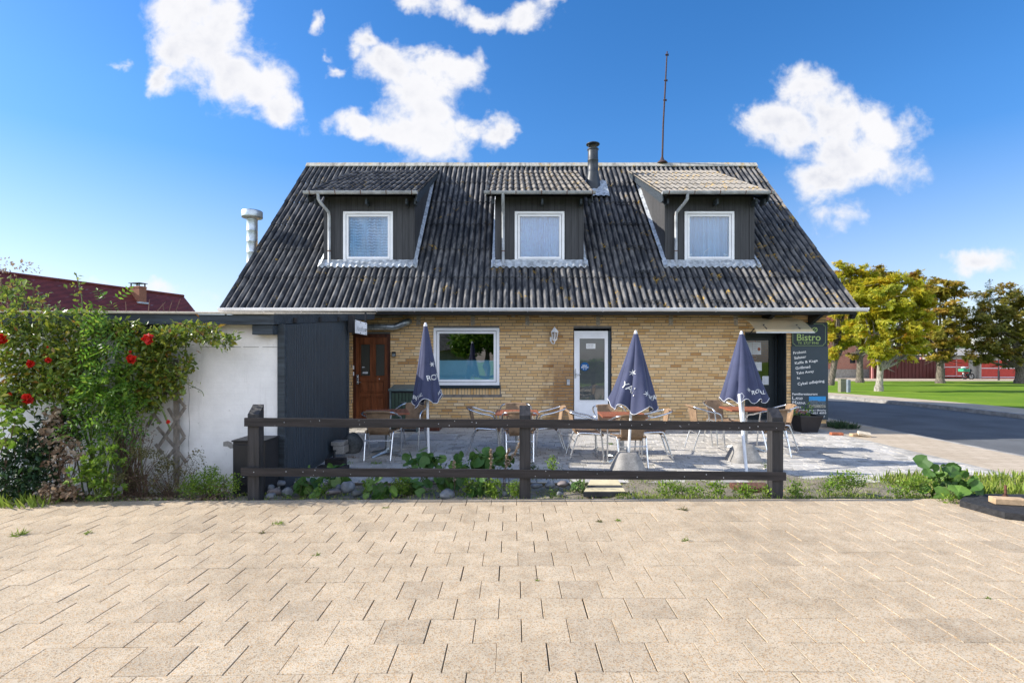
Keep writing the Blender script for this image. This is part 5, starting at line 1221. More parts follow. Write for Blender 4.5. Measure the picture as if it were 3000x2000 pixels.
# middle parasol
p2 = canopy('closed_parasol', 'closed navy parasol with loose folds in front of the white door, middle of the three', 1.70, 7.4, 1.815, .81, .285, 5, .30, .0, [('*', -2.35, .58, .10, -.3, 1), ('YAL', -2.62, .74, .085, -.45, 1.0), ('*', -1.42, .87, .085, 0, 1), ('ROYAL', -1.12, .90, .058, .05, 1.0)], tip_dx=.02, seed=11)
MB().tube([(1.71, 7.4, 1.75), (1.62, 7.4, .12)], .0185, 10).build('pole', 'pole_white', p2)
p3 = canopy('closed_parasol', 'closed navy parasol with neat pleats in front of the dark door, rightmost of the three', 3.50, 8.1, 1.84, .83, .325, 9, .15, .02, [('*', -1.80, .88, .08, 0, 1), ('ROYAL', -1.53, .89, .055, 0, 1.0)], tip_dx=-.01, seed=4, neat=True)
MB().tube([(3.49, 8.1, 1.75), (3.53, 8.1, .12)], .0185, 10).build('pole', 'pole_white', p3)
def foot(x, y, lb):
    t = thing('parasol_foot', lb, 'parasol foot', (x, y, ZP), group='concrete parasol feet')
    m = MB(); n = 24; prof = [(.235,0),(.235,.02),(.20,.10),(.165,.18),(.135,.235),(.11,.255),(.0,.262)]
    def fn(a, b):
        i = b*(len(prof)-1); k = min(int(i), len(prof)-2); f = i-k; r_ = prof[k][0]*(1-f)+prof[k+1][0]*f; z = prof[k][1]*(1-f)+prof[k+1][1]*f
        th = a*2*math.pi; e = 4; sq = (abs(math.cos(th))**e+abs(math.sin(th))**e)**(-1/e); return (x+r_*sq*math.cos(th), y+r_*sq*math.sin(th), ZP+z)
    m.grid(fn, 32, 12); m.build('block', 'concrete', t)
    m = MB(); m.box(x-.07, x+.05, y-.185, y-.150, ZP+.115, ZP+.135); m.build('slot', 'dark_trim', t)
    m = MB(); m.tube([(x, y, ZP+.25), (x, y, ZP+.33)], .024, 10); m.build('sleeve', 'galv', t)
foot(1.615, 7.42, 'sloped concrete parasol foot holding the middle parasol pole'); foot(3.53, 8.12, 'sloped concrete parasol foot holding the right parasol pole')
lpz = thing('spare_pole', 'white pole leaning against the right parasol with a hook at its top', 'pole', (3.17, 7.19, ZP))
MB().tube([(3.17, 7.19, ZP), (3.32, 7.78, .93)], .021, 10).build('tube', 'pole_white', lpz)
MB().tube([(3.32, 7.78, .93), (3.36, 7.78, .95), (3.39, 7.78, .91), (3.37, 7.78, .86)], .006, 6).build('hook', 'hem_white', lpz)
# planter
pt = thing('planter', 'tapered dark square planter with small flowers below the menu board', 'planter', (6.2, 11.25, ZP))
def frus(m, cx, cy, z0, z1, a, b):
    m.add([(cx-a,cy-a,z0),(cx+a,cy-a,z0),(cx+a,cy+a,z0),(cx-a,cy+a,z0),(cx-b,cy-b,z1),(cx+b,cy-b,z1),(cx+b,cy+b,z1),(cx-b,cy+b,z1)], [(3,2,1,0),(0,1,5,4),(1,2,6,5),(2,3,7,6),(3,0,4,7)])
m = MB(); frus(m, 6.22, 11.28, ZP, .245, .165, .235); m.box(5.98, 6.46, 11.04, 11.065, .22, .255); m.box(5.98, 6.46, 11.495, 11.52, .22, .255); m.box(5.98, 6.005, 11.066, 11.494, .22, .255); m.box(6.435, 6.46, 11.066, 11.494, .22, .255); m.build('tub', 'planter', pt)
m = MB(); m.box(6.01, 6.43, 11.07, 11.49, .18, .215); m.build('earth', 'soil', pt)

# ================================================================ LOOSE THINGS
def obrick(name, label, c, rz, tilt, m_, s=(.228, .108, .054), group='loose bricks'):
    m = MB(); m.M = Matrix.Translation(c) @ Matrix.Rotation(rz, 4, 'Z') @ Matrix.Rotation(tilt, 4, 'X') @ Matrix.Rotation(tilt*.4, 4, 'Y')
    m.box(-s[0]/2, s[0]/2, -s[1]/2, s[1]/2, 0, s[2], .006); tag(m.build(name, m_), label, 'brick', group)
obrick('loose_brick', 'single red brick lying on the terrace past the planter', (6.55, 10.75, ZP), R(-8), 0, 'loose_brick_red')
obrick('loose_brick', 'pale brick lying flat under a tilted one at the edge of the terrace', (6.86, 10.62, ZP), R(10), 0, 'loose_brick_yellow')
obrick('loose_brick', 'pale brick tilted on top of a flat one at the edge of the terrace', (6.98, 10.56, ZP+.03), R(-20), R(22), 'loose_brick_pale')
rb = MB(); poly = [(4.43,5.27),(4.50,4.86),(4.62,4.80),(5.6,4.86),(5.6,5.5),(4.72,5.52)]
rb.prism(poly, 'z', .002, .062); tag(rb.build('rubber_foot', 'rubber', fixn=True), 'thick black rubber base plate on the forecourt at the right edge', 'base plate')
obrick('loose_brick', 'left yellow brick lying on the black rubber base plate', (4.78, 5.13, .064), R(-14), 0, 'loose_brick_yellow', (.27, .11, .06))
obrick('loose_brick', 'right yellow brick on the black rubber base plate by the frame edge', (5.09, 5.06, .064), R(-6), 0, 'loose_brick_pale', (.26, .11, .06))
bt = thing('threaded_bolt', 'rusty bolt with a nut standing on the black rubber base plate', 'bolt', (4.93, 5.32, .062))
m = MB(); m.tube([(4.93,5.32,.062),(4.93,5.32,.20)], .012, 8); m.build('shank', 'rust', bt); m = MB(); m.lathe([(.035,0),(.035,.012),(.022,.013),(.022,.03),(.0,.03)], (4.93,5.32,.075), 6, False); m.build('nut', 'rust', bt)
stp = thing('striped_step', 'low cream slab with dark stripes lying in front of the terrace', 'step', (1.02, 6.05, -.03))
m = MB(); m.add([(.77,5.74,-.03),(1.23,5.74,-.03),(1.26,6.33,-.05),(.93,6.33,-.05),(.77,5.74,.02),(1.23,5.74,.02),(1.26,6.33,.02),(.93,6.33,.02)], [(0,1,5,4),(1,2,6,5),(2,3,7,6),(3,0,4,7),(4,5,6,7)]); m.build('slab', 'step_dark', stp)
def trap(y0, y1): f = lambda y: .77+(.16)*(y-5.74)/.59; g = lambda y: 1.23+.03*(y-5.74)/.59; return [(f(y0)+.003,y0,.024),(g(y0)-.003,y0,.024),(g(y1)-.003,y1,.024),(f(y1)+.003,y1,.024)]
m = MB(); m.add(trap(5.765, 5.93), [(0,1,2,3)]); m.add(trap(6.05, 6.32), [(0,1,2,3)]); m.build('stripe', 'step_cream', stp)
m = MB(); m.box(2.56, 2.98, 6.02, 6.28, -.06, .002, .008); tag(m.build('drain_cover', 'rust'), 'flat rusty brown drain cover beside the right fence post', 'drain cover')
SG = 'field stones along the terrace edge'
def gz(px, py, Y): return PX(px, Y)
st_list = [ (804,1440,19,12,5.85,'stone_pink','rounded pinkish stone right of the left fence post'),(841,1441,18,15,5.88,'stone_grey','grey round stone beside the pinkish one near the left fence post'),
 (789,1428,14,10,6.05,'stone_grey','small grey stone just behind the left fence post'),(793,1452,14,9,5.74,'stone_grey','lowest small grey stone at the foot of the left fence post'),
 (1019,1427,19,18,5.95,'stone_grey','tall pointed grey stone between two leafy plants'),(993,1428,12,9,6.05,'stone_grey','small grey stone left of the tall pointed one'),(975,1440,20,9,5.85,'stone_pink','flat pinkish stone in front of the tall pointed one'),
 (1045,1444,14,10,5.80,'stone_dark','dark small stone right of the tall pointed one'),(1309,1448,25,14,5.72,'stone_grey','broad grey stone between the mallow leaves'),(1272,1402,20,10,6.3,'stone_grey','grey stone behind the mallow leaves'),
 (1571,1422,18,8,6.15,'stone_grey','flat bluish grey stone right of the middle fence post'),(1610,1420,16,11,6.2,'stone_grey','second grey stone right of the middle fence post'),(1648,1417,18,9,6.22,'stone_pink','long pinkish stone, third right of the middle fence post'),
 (1677,1417,10,9,6.22,'stone_grey','small pale stone left of the striped step'),(1640,1446,10,7,5.85,'stone_grey','lone small stone in front of the row of stones'),(1858,1458,6,3,5.64,'stone_grey','tiny white stone at the paving edge'),
 (868,1428,16,11,6.1,'stone_dark','dark stone half under the leftmost mallow'),(822,1415,13,9,6.3,'stone_grey','grey stone at the foot of the shed corner'),(1480,1446,12,8,5.8,'stone_grey','stone under the dried stalks')]
for i, (px, py, rx, rz_, Y, mm, lb) in enumerate(st_list):
    x = PX(px, Y); z = PZ(py, Y); r_ = rx*Y/F; stone('field_stone', lb, (x, Y, z), r_, mm, (1, .8, rz_/rx), 20+i, SG)
# ================================================================ PLANTS
def plant(name, label, cat, blobs, leaf, L, dens, Wr=.55, style='kite', stems=0, root=None, stemmat='twig', stemr=.006, up=0.0, droop=0.0, dep=.16, group=None, shell=.35, stems_extra=None, Lv=.3, parent=None, k=7, cup=.2):
    """blobs: (px, py, rx, ry, Y[, depth]) in photograph pixels, converted to places in the garden"""
    b0 = blobs[0]; rt = root or (PX(b0[0], b0[4]), b0[4], -.03)
    t = thing(name, label, cat, rt, group=group) if parent is None else parent
    lv = Leaves(); cen = []
    for b in blobs:
        px, py, rx, ry, Y = b[:5]; d_ = b[5] if len(b) > 5 else dep
        c = (PX(px, Y), Y, PZ(py, Y)); r = (rx*Y/F, d_, ry*Y/F); cen.append((c, r))
        area = math.pi*r[0]*r[2]; n = max(6, int(dens*area/(L*L*Wr*.5)))
        p, dr = ell_pts(n, c, r, shell); p += rng.standard_normal((n, 3))*L*.5
        p[:, 2] = np.maximum(p[:, 2], .0 if Y < 7 else -.5)
        ax = unit(dr*.6+rdir(n, 0)*.9+np.array([0, 0, up-droop])); nr = unit(rng.standard_normal((n, 3))*.8+np.array([-.2, -.35, .9]))
        Ls = L*(1+Lv*rng.standard_normal(n)).clip(.4, 1.8); rn = rng.random(n)
        if style == 'kite': lv.kite(p, ax, nr, Ls, Ls*Wr, rn)
        elif style == 'poly': lv.poly(p, ax, unit(nr+np.array([0,-.35,0])), Ls*.5, rn, k, cup)
        elif style == 'pinnate':   # rows of leaflets on a rachis
            m_ = n//9+1; p0 = p[:m_]; a0 = ax[:m_]; n0 = nr[:m_]; sd = unit(np.cross(a0, n0))
            for q in range(4):
                for s in (-1, 1): lv.kite(p0+a0*L*(.5+q*.8), unit(a0*.45+sd*s), n0, L*1.0, L*.42, rng.random(m_))
            lv.kite(p0+a0*L*3.3, a0, n0, L, L*.42, rng.random(m_))
        elif style == 'palm':
            m_ = n//5+1; p0 = p[:m_]; n0 = nr[:m_]; a0 = ax[:m_]; sd = unit(np.cross(a0, n0))
            for q in (-2, -1, 0, 1, 2):
                an_ = q*.62; lv.kite(p0, unit(a0*math.cos(an_)+sd*math.sin(an_)), n0, L*(1-.12*abs(q)), L*.42, rng.random(m_))
    lv.build('foliage', leaf, t)
    if stems:
        m = MB()
        for i in range(stems):
            c, r = random.choice(cen); e = Vector(c)+Vector((random.uniform(-1, 1)*r[0], random.uniform(-1, 1)*r[1], random.uniform(-.7, .8)*r[2])); s0 = Vector(rt)+Vector((random.uniform(-.08, .08), random.uniform(-.05, .05), 0))
            mid = s0.lerp(e, .5)+Vector((random.uniform(-.1, .1), random.uniform(-.05, .05), random.uniform(0, .12)))
            if abs(s0.x-e.x) > .5: s0.x = s0.x*.35+e.x*.65
            m.tube(smooth_path([s0, mid, e], 4), [stemr*(1-.65*j/8) for j in range(9)], 5)
        if stems_extra:
            for (pts, r_) in stems_extra: m.tube(smooth_path(pts, 4), r_, 6)
        m.build('stems', stemmat, t)
    return t
q6 = lambda px, py, Y=5.95: (PX(px, Y), Y, PZ(py, Y))
# trellis
tr = thing('trellis', 'weathered diamond trellis leaning on the white wall beside the roses', 'trellis', (-3.9, 6.25, 0))
m = MB(); X0 = PX(515, 6.2); m.box(X0-.03, X0+.03, 6.20, 6.225, .0, 1.45); m.box(PX(350, 6.2)-.03, PX(350, 6.2)+.03, 6.17, 6.195, .0, 1.5); m.build('upright', 'weathered_wood', tr)
m = MB()
def lath(p, q, y):
    A = Vector((PX(p[0], y), y, PZ(p[1], y))); B = Vector((PX(q[0], y), y, PZ(q[1], y))); d = (B-A).normalized(); n = Vector((d.z, 0, -d.x))*.018
    vs = [A-n, A+n, B+n, B-n]; m.add([tuple(v) for v in vs]+[(v.x, v.y+.01, v.z) for v in vs], [(3,2,1,0),(4,5,6,7),(0,1,5,4),(1,2,6,5),(2,3,7,6),(3,0,4,7)])
for (p, q) in (((512,1155),(542,1192)),((542,1192),(462,1310)),((492,1195),(540,1280)),((540,1280),(490,1340)),((460,1250),(512,1310)),((512,1310),(545,1355)),((520,1090),(430,1250)),((470,1120),(520,1180)),((455,1300),(475,1330)),((400,1150),(470,1240)),((480,1060),(390,1200))): lath(p, q, 6.18+random.random()*.012)
m.build('laths', 'weathered_wood', tr)
# climbing rose
rose = plant('climbing_rose', 'large climbing rose with red flowers covering the white wall and reaching over the fascia', 'rose bush',
 [(55,985,60,40,5.85),(20,1060,45,50,5.8),(150,985,60,40,5.9),(120,1075,95,60,5.85),(225,1050,85,60,5.8),(70,1150,70,50,5.8),(190,1135,85,55,5.8),(20,1160,35,45,5.8),
  (395,985,60,40,6.0),(440,1040,60,60,6.0),(470,1000,55,45,6.0),(400,1100,55,60,5.95),(470,1110,50,60,6.0),(430,1170,50,40,6.0),(520,985,50,28,6.0),(575,965,60,20,5.95),(610,985,55,18,5.95),(660,995,26,22,5.9),
  (240,960,60,22,5.85),(330,965,60,22,5.9),(545,1065,18,40,6.05,.05),(520,1120,24,40,6.05,.06),(30,930,40,30,5.8),(150,925,45,20,5.8),(250,925,30,14,5.8)],
 'leaf_rose', .058, 3.6, stems=16, root=q6(270, 1440), stemmat='green_stem', stemr=.009, dep=.16,
 stems_extra=[([q6(275,1360),q6(235,1240),q6(150,1150)], .012), ([q6(270,1350),q6(240,1220),q6(208,1110)], .011), ([q6(250,960),q6(242,900),q6(238,860),q6(222,800)], .005), ([q6(400,1060),q6(430,1140),q6(470,1190),q6(500,1260)], .010), ([q6(540,960),(PX(545,6.05),6.05,PZ(1030,6.05)),(PX(548,6.05),6.05,PZ(1090,6.05))], .006), ([q6(530,1110),q6(560,1130),q6(590,1145),q6(597,1160)], .0035)])
plant('x', '', '', [(222,850,16,50,5.85,.05),(300,915,20,18,5.85,.05),(560,1135,30,10,5.95,.03),(130,905,30,12,5.8,.05),(20,900,30,20,5.8,.05)], 'leaf_rose', .045, .45, parent=rose, shell=.1)
for (px, py, s) in ((5,995,.068),(436,992,.068),(387,1052,.058),(382,1030,.020),(92,1067,.048),(142,1055,.038),(82,1167,.070),(30,1154,.022),(493,1235,.026),(140,1016,.014)):
    Y = 5.66; lv = Leaves(); c = np.array([PX(px, Y), Y, PZ(py, Y)]); n = 34
    d = rdir(n); d[:, 1] = -abs(d[:, 1])*.8; d = unit(d); rr = s*np.sqrt(rng.random(n))[:, None]
    lv.poly(c+d*rr*.55, rdir(n), d, s*.42, rng.random(n), 7, .35, .05); lv.build('flower', 'petal_red', rose)
plant('ash_sapling', 'tall green shrub with feathery pinnate leaves in the middle of the roses', 'shrub',
 [(295,1000,50,50,5.75),(320,1060,60,55,5.72),(300,1120,55,50,5.7),(345,1130,55,60,5.72),(330,1190,55,45,5.7),(370,1210,35,50,5.72),(290,1180,45,40,5.7),(250,1240,50,50,5.8),(320,1260,60,45,5.8),(220,1160,50,50,5.8),(300,890,30,14,5.75,.08),(305,925,22,25,5.75,.08)],
 'leaf_vine', .058, 2.8, style='pinnate', stems=7, root=q6(320, 1440, 5.85), stemmat='green_stem', stemr=.01, dep=.13, droop=.25)
plant('currant_bush', 'bright green lobed leaf shrub low at the paving edge in front of the roses', 'shrub',
 [(265,1350,50,35,5.55),(300,1370,60,45,5.5),(270,1410,60,45,5.45),(320,1430,45,35,5.45),(330,1320,40,40,5.6),(240,1390,35,35,5.45)], 'leaf_bright', .062, 3.0, Wr=.8, style='palm', stems=12, root=q6(290, 1470, 5.5), stemmat='green_stem', dep=.12)
plant('hazel_shoots', 'glossy green leaves at the left frame edge below the roses', 'shrub', [(20,1225,50,45,5.5),(10,1290,35,30,5.5),(55,1250,35,40,5.6)], 'leaf_bright', .06, .9, Wr=.8, style='poly', stems=8, root=q6(20, 1470, 5.6), dep=.14)
plant('laurel_shrub', 'dark green shrub in the lower left corner under the roses', 'shrub', [(60,1350,75,60,5.6),(110,1410,60,45,5.5),(30,1420,60,50,5.45),(140,1340,40,50,5.65),(100,1290,50,40,5.75),(170,1250,60,50,5.9)], 'leaf_dark', .06, 3.0, style='kite', Wr=.5, stems=14, root=q6(70, 1480, 5.5), dep=.15)
plant('dried_hydrangea', 'withered hydrangea with brown papery flower heads among the left shrubs', 'hydrangea', [(160,1235,45,45,5.7),(150,1290,40,40,5.65),(200,1310,35,35,5.6),(165,1350,40,35,5.55),(185,1405,30,25,5.5),(225,1330,25,25,5.5)], 'leaf_dry', .042, .6, style='poly', stems=26, root=q6(190, 1470, 5.6), stemr=.005, dep=.12)
plant('dried_hydrangea', 'pale cream dried hydrangea head drooping onto the paving', 'hydrangea', [(150,1445,38,24,5.38),(195,1428,22,20,5.4),(215,1450,18,14,5.38),(130,1430,20,16,5.42)], 'leaf_dry', .036, 1.3, style='poly', stems=6, root=q6(190, 1475, 5.45), stemr=.004, dep=.08, cup=.35)
plant('sedum_plant', 'clump of faded yellowish flower heads right of the lobed shrub', 'plant', [(410,1325,35,22,5.75),(450,1330,35,14,5.8),(340,1400,30,18,5.5),(480,1355,30,20,5.85)], 'leaf_olive', .02, 1.3, stems=20, root=q6(420, 1460, 5.8), stemr=.004, dep=.10)
plant('sparse_shrub', 'sparse brownish shrub with small leaves in front of the trellis', 'shrub', [(500,1370,45,40,5.9),(545,1400,45,40,5.85),(440,1400,40,40,5.9),(575,1345,22,40,5.95),(470,1430,50,25,5.8),(380,1400,40,50,5.85)], 'leaf_olive', .024, .45, stems=46, root=q6(500, 1460, 5.85), stemr=.004, dep=.13)
plant('cotoneaster', 'low dense green shrub left of the black cabinet', 'shrub', [(590,1415,55,32,5.7),(640,1420,45,34,5.65),(560,1430,40,24,5.65),(615,1385,30,20,5.75),(690,1415,14,34,5.6)], 'leaf_bright', .02, 1.5, Wr=.6, stems=24, root=q6(610, 1465, 5.7), stemr=.004, dep=.13)
plant('brown_shoots', 'bare brown thicket behind the lobed shrub below the trellis', 'shrub', [(380,1290,45,60,6.0),(400,1220,40,50,6.05),(350,1280,30,60,5.95),(430,1270,30,40,6.05)], 'leaf_dry', .03, .25, stems=40, root=q6(390, 1450, 5.95), stemr=.006, dep=.1)
# tree rising behind the shed roof on the left
lt = plant('garden_tree', 'leafy bush with purplish tips showing above the shed roof at the left', 'tree', [(15,840,50,35,7.4,.4),(60,860,55,30,7.3,.4),(40,900,70,35,7.2,.4),(110,890,35,25,7.2,.3),(-40,860,60,60,7.4,.4)], 'leaf_rose', .075, 1.0, Wr=.7, stems=20, root=(-6.9, 7.6, .2), stemr=.03)
plant('x', '', '', [(30,775,35,14,7.5,.3),(75,780,16,22,7.5,.2),(100,790,14,14,7.5,.2),(15,790,30,12,7.5,.2)], 'leaf_dry', .04, .45, parent=lt, shell=.1)
# bare twigs above shed roof
m = MB()
for (px, py, hx, hy) in ((495,912,10,-32),(480,912,-3,-25),(460,912,25,-28),(435,912,3,-35),(370,912,-2,-30),(515,912,14,-38)):
    A = q6(px, py, 7.0); B = q6(px+hx, py+hy, 7.0); m.tube([(A[0],A[1],A[2]-.25), A, B], [.006,.005,.002], 5)
tag(m.build('bare_twigs', 'twig'), 'thin bare twigs poking up behind the shed roof', 'twigs')

# mallows and weeds between fence and terrace
MG = 'round leaved mallow clumps along the fence'
def mallow(px, py, w, h, Y, label, L=.12, dens=4.2, mt='leaf_mallow', grp=MG, stems=12):
    plant('mallow', label, 'plant', [(px-w*.4, py, w*.5, h*.8, Y, .12), (px+w*.4, py, w*.5, h*.8, Y, .12), (px, py-h*.2, w*.6, h*.8, Y+.05, .12)], mt, L, dens, Wr=1.6, style='poly', stems=stems, root=(PX(px, Y), Y, -.06), stemmat='green_stem', dep=.1, group=grp, k=10, cup=.15)
mallow(895, 1425, 32, 25, 5.95, 'dark mallow clump right of the left fence post'); mallow(975, 1405, 35, 16, 6.25, 'low mallow leaves behind the bottom rail near the shed')
mallow(1120, 1438, 35, 24, 5.75, 'mallow with a folded pale leaf at the paving edge'); mallow(1215, 1425, 40, 30, 5.9, 'broad mallow clump below the bottom rail left of the middle post')
mallow(1245, 1352, 72, 24, 6.55, 'mallow rising above the bottom rail at the foot of the left parasol'); mallow(1415, 1354, 110, 27, 6.6, 'widest mallow clump above the bottom rail beside the dried stalks', .13)
mallow(1320, 1412, 30, 24, 6.2, 'small mallow between the broad grey stone and the rail'); mallow(1400, 1432, 40, 24, 5.8, 'mallow with a pale upright leaf left of the middle post')
mallow(1695, 1424, 16, 10, 6.0, 'little mallow rosette beside the striped step', .06); mallow(2770, 1405, 70, 34, 5.75, 'big bright mallow clump at the right end of the grass strip', .125, 3.2, 'leaf_mallow', MG, 18); mallow(2805, 1432, 45, 26, 5.55, 'drooping lower leaves of mallow spilling onto the paving by the rubber plate', .13)
WG = 'small leafy weeds in the strip behind the fence'
def weed(px, py, w, h, Y, label, L=.032, dens=2.2, mt='leaf_bright', name='weed', grp=WG, stems=10, **k):
    plant(name, label, 'plant', [(px, py, w, h, Y, .08)], mt, L, dens, stems=stems, root=(PX(px, Y), Y, -.05), stemmat='green_stem', stemr=.003, group=grp, up=.3, **k)
weed(945, 1440, 18, 20, 5.8, 'nettle like weed right of the dark mallow'); weed(1080, 1425, 16, 28, 5.85, 'tall fine leaved weed left of the folded pale leaf'); weed(1175, 1420, 26, 28, 5.75, 'dense yellow green weed between two mallows', .022)
weed(1375, 1425, 20, 28, 5.8, 'weed with fading buds left of the middle post'); weed(1445, 1430, 26, 24, 5.75, 'bushy weed right of the pale upright leaf'); weed(1510, 1432, 26, 24, 5.7, 'spreading weed against the middle fence post', .02)
weed(1618, 1362, 12, 26, 6.6, 'single bright weed growing in the paving behind the bottom rail'); weed(1560, 1368, 12, 10, 6.65, 'small dark tuft in the paving right of the middle post', .025, mt='leaf_dark'); weed(1620, 1448, 8, 12, 5.66, 'short weed at the paving edge right of the middle post')
weed(2250, 1372, 7, 7, 7.5, 'tiny weed in the sunny paving left of the right fence post'); weed(1955, 1432, 30, 18, 5.75, 'leafy weed in the row right of the striped step', .035); weed(2030, 1438, 32, 14, 5.72, 'low weed in the middle of the sunny strip'); weed(2100, 1430, 26, 18, 5.75, 'weed in front of the drain cover')
weed(2180, 1440, 32, 22, 5.68, 'thick weed left of the right fence post', .032); weed(2250, 1440, 20, 16, 5.68, 'weed touching the right fence post'); weed(2330, 1435, 20, 20, 5.72, 'weed just right of the right fence post'); weed(1985, 1425, 16, 12, 5.85, 'low pale weed behind the sunny row')
weed(2480, 1408, 62, 28, 5.9, 'round bushy weed in the middle of the right grass strip', .026, 1.6, name='low_bush'); weed(2430, 1425, 30, 14, 5.8, 'low green tuft left of the round bushy weed'); weed(2690, 1420, 52, 24, 5.75, 'small leaved bush left of the big bright mallow', .03, 1.3, name='low_bush'); weed(2780, 1463, 22, 10, 5.42, 'small weed in front of the mallow leaves'); weed(2640, 1440, 40, 10, 5.7, 'sprawling weed left of the small leaved bush')
# dried stalks of hollyhock
for (pts, lb) in (([(1477,1385),(1500,1340),(1518,1310),(1532,1262)], 'long dried hollyhock stalk leaning against the middle fence post'), ([(1436,1390),(1438,1350),(1438,1318)], 'short upright dried hollyhock stalk left of the long one'), ([(1480,1385),(1485,1340),(1489,1318)], 'dried stalk standing between the two others'), ([(1332,1395),(1330,1370),(1330,1352)], 'dried stalk with a reddish bud above the bottom rail')):
    Y = 5.95; P = [(PX(a, Y), Y, PZ(b, Y)) for a, b in pts]; t = thing('dried_stalk', lb, 'plant', (P[0][0], Y, -.05), group='dried hollyhock stalks')
    m = MB(); sp_ = smooth_path([(P[0][0], Y, -.05)]+P, 5); m.tube(sp_, .004, 5); m.build('stem', 'twig', t)
    lv = Leaves()
    for q in sp_[4:]:
        n = 7; c = np.array(q)+rng.standard_normal((n, 3))*.008; lv.poly(c, rdir(n), rdir(n), .011, .4+.6*rng.random(n), 6, .4)
    lv.build('seed_heads', 'leaf_dry', t)
# low grass and moss in the strip (stuff)
lv = Leaves()
def blades(n, xr, yr, h, dens=None, zf=stripz, spread=.35):
    x = rng.uniform(*xr, n); y = rng.uniform(*yr, n)
    if dens is not None: k = np.array([dens(a, b) for a, b in zip(x, y)]) > rng.random(n); x, y = x[k], y[k]
    n = len(x); z = np.array([zf(a, b) for a, b in zip(x, y)])-.004; y = y+np.where(x < 0, .022*x, 0)
    d = unit(rng.standard_normal((n, 3))*spread+np.array([0, 0, 1])); nr = unit(rng.standard_normal((n, 3))*np.array([1, 1, .1]))
    H = h*(.5+rng.random(n)); lv.kite(np.stack([x, y, z], 1), d, nr, H, H*.13+.002, rng.random(n), .1)
pn = lambda a, b: .5+.5*math.sin(a*2.3+1)*math.sin(b*6+a)
blades(9000, (1.0, 6.8), (5.6, 6.9), .035, lambda a, b: .35+.65*pn(a, b), spread=.7); blades(3500, (-5, 1.0), (5.55, 6.3), .04, lambda a, b: .3+.4*pn(a, b)); blades(3600, (4.6, 6.9), (5.55, 6.9), .11, lambda a, b: .8); blades(700, (-6.5, -4.6), (5.30, 5.7), .12); blades(1600, (1.1, 5.5), (5.58, 5.75), .045)
o = lv.build('strip_grass', 'grass'); o['kind'] = 'stuff'
lv = Leaves(); n = 900; x = rng.uniform(-5.6, -2.9, n); y = rng.uniform(5.5, 6.1, n); lv.poly(np.stack([x, y, np.array([stripz(a, b) for a, b in zip(x, y)])+.006], 1), rdir(n), unit(rng.standard_normal((n, 3))*.3+np.array([0, 0, 1])), .016, rng.random(n), 5, .2)
n = 260; x = rng.uniform(-2.6, 6.0, n); y = rng.uniform(5.6, 6.6, n); lv.poly(np.stack([x, y, np.array([stripz(a, b) for a, b in zip(x, y)])+.008], 1), rdir(n), unit(rng.standard_normal((n, 3))*.3+np.array([0, 0, 1])), .013, rng.random(n), 5, .2)
o = lv.build('fallen_leaves', 'leaf_dry'); o['kind'] = 'stuff'
# weeds between pavers
for (px, py, s, z0, lb) in ((60,1566,1.2,0,'flat grass tuft in the paving near the left frame edge'),(255,1562,.8,0,'small grass tuft in the paving below the roses'),(815,1535,1.0,0,'flat weed in the paving below the left fence post'),(768,1561,.5,0,'tiny brown weed left of centre in the paving'),(2003,1493,.9,0,'dry brown tuft in the paving right of centre'),(1810,1525,.7,0,'green weed in the paving below the striped step'),(1755,1527,.6,0,'dry weed left of the green one below the striped step'),(2008,1583,.8,0,'dark flat weed in the paving right of centre'),(930,1625,.5,0,'small weed in a paving joint left of centre'),(2895,1752,.4,0,'tiny weed in the paving at the right'),(1132,1487,.6,0,'tuft at the paving edge below the folded mallow leaf'),(1575,1700,.3,0,'tiny green speck of weed in the central paving')):
    X, Y = G(px, py); lv_ = Leaves(); n = int(26*s)+8; d = unit(rng.standard_normal((n, 3))*np.array([1, 1, .35])+np.array([0, 0, .35])); d[:, 2] = abs(d[:, 2])
    lv_.kite(np.array([X, Y, -.002])+rng.standard_normal((n, 3))*np.array([.02, .012, 0])*s, d, unit(rng.standard_normal((n, 3))+np.array([0,0,1])), .05*s*(.6+.8*rng.random(n)), .008, rng.random(n))
    tag(lv_.build('paving_weed', 'leaf_olive' if 'dry' in lb or 'brown' in lb else 'grass'), lb, 'weed', 'weeds in the forecourt joints')
for (px, py, lb) in ((1010,1358,'weed in the shaded paving beside the timber sleepers'),(1105,1357,'withered weed in the shaded paving below the leftmost chair'),(1035,1340,'dry weed in the shaded paving left of the leftmost chair'),(1790,1300,'grass in the paving between the tables by the white door')):
    X, Y = G(px, py, ZP); lv_ = Leaves(); n = 40; d = unit(rng.standard_normal((n, 3))*np.array([1, 1, .3])+np.array([0, 0, .3])); d[:, 2] = abs(d[:, 2])
    lv_.kite(np.array([X, Y, ZP-.002])+rng.standard_normal((n, 3))*np.array([.05, .03, 0]), d, unit(rng.standard_normal((n, 3))+np.array([0,0,1])), .06, .01, rng.random(n)); tag(lv_.build('paving_weed', 'leaf_vine' if 'dry' not in lb else 'leaf_dry'), lb, 'weed', 'weeds in the terrace joints')
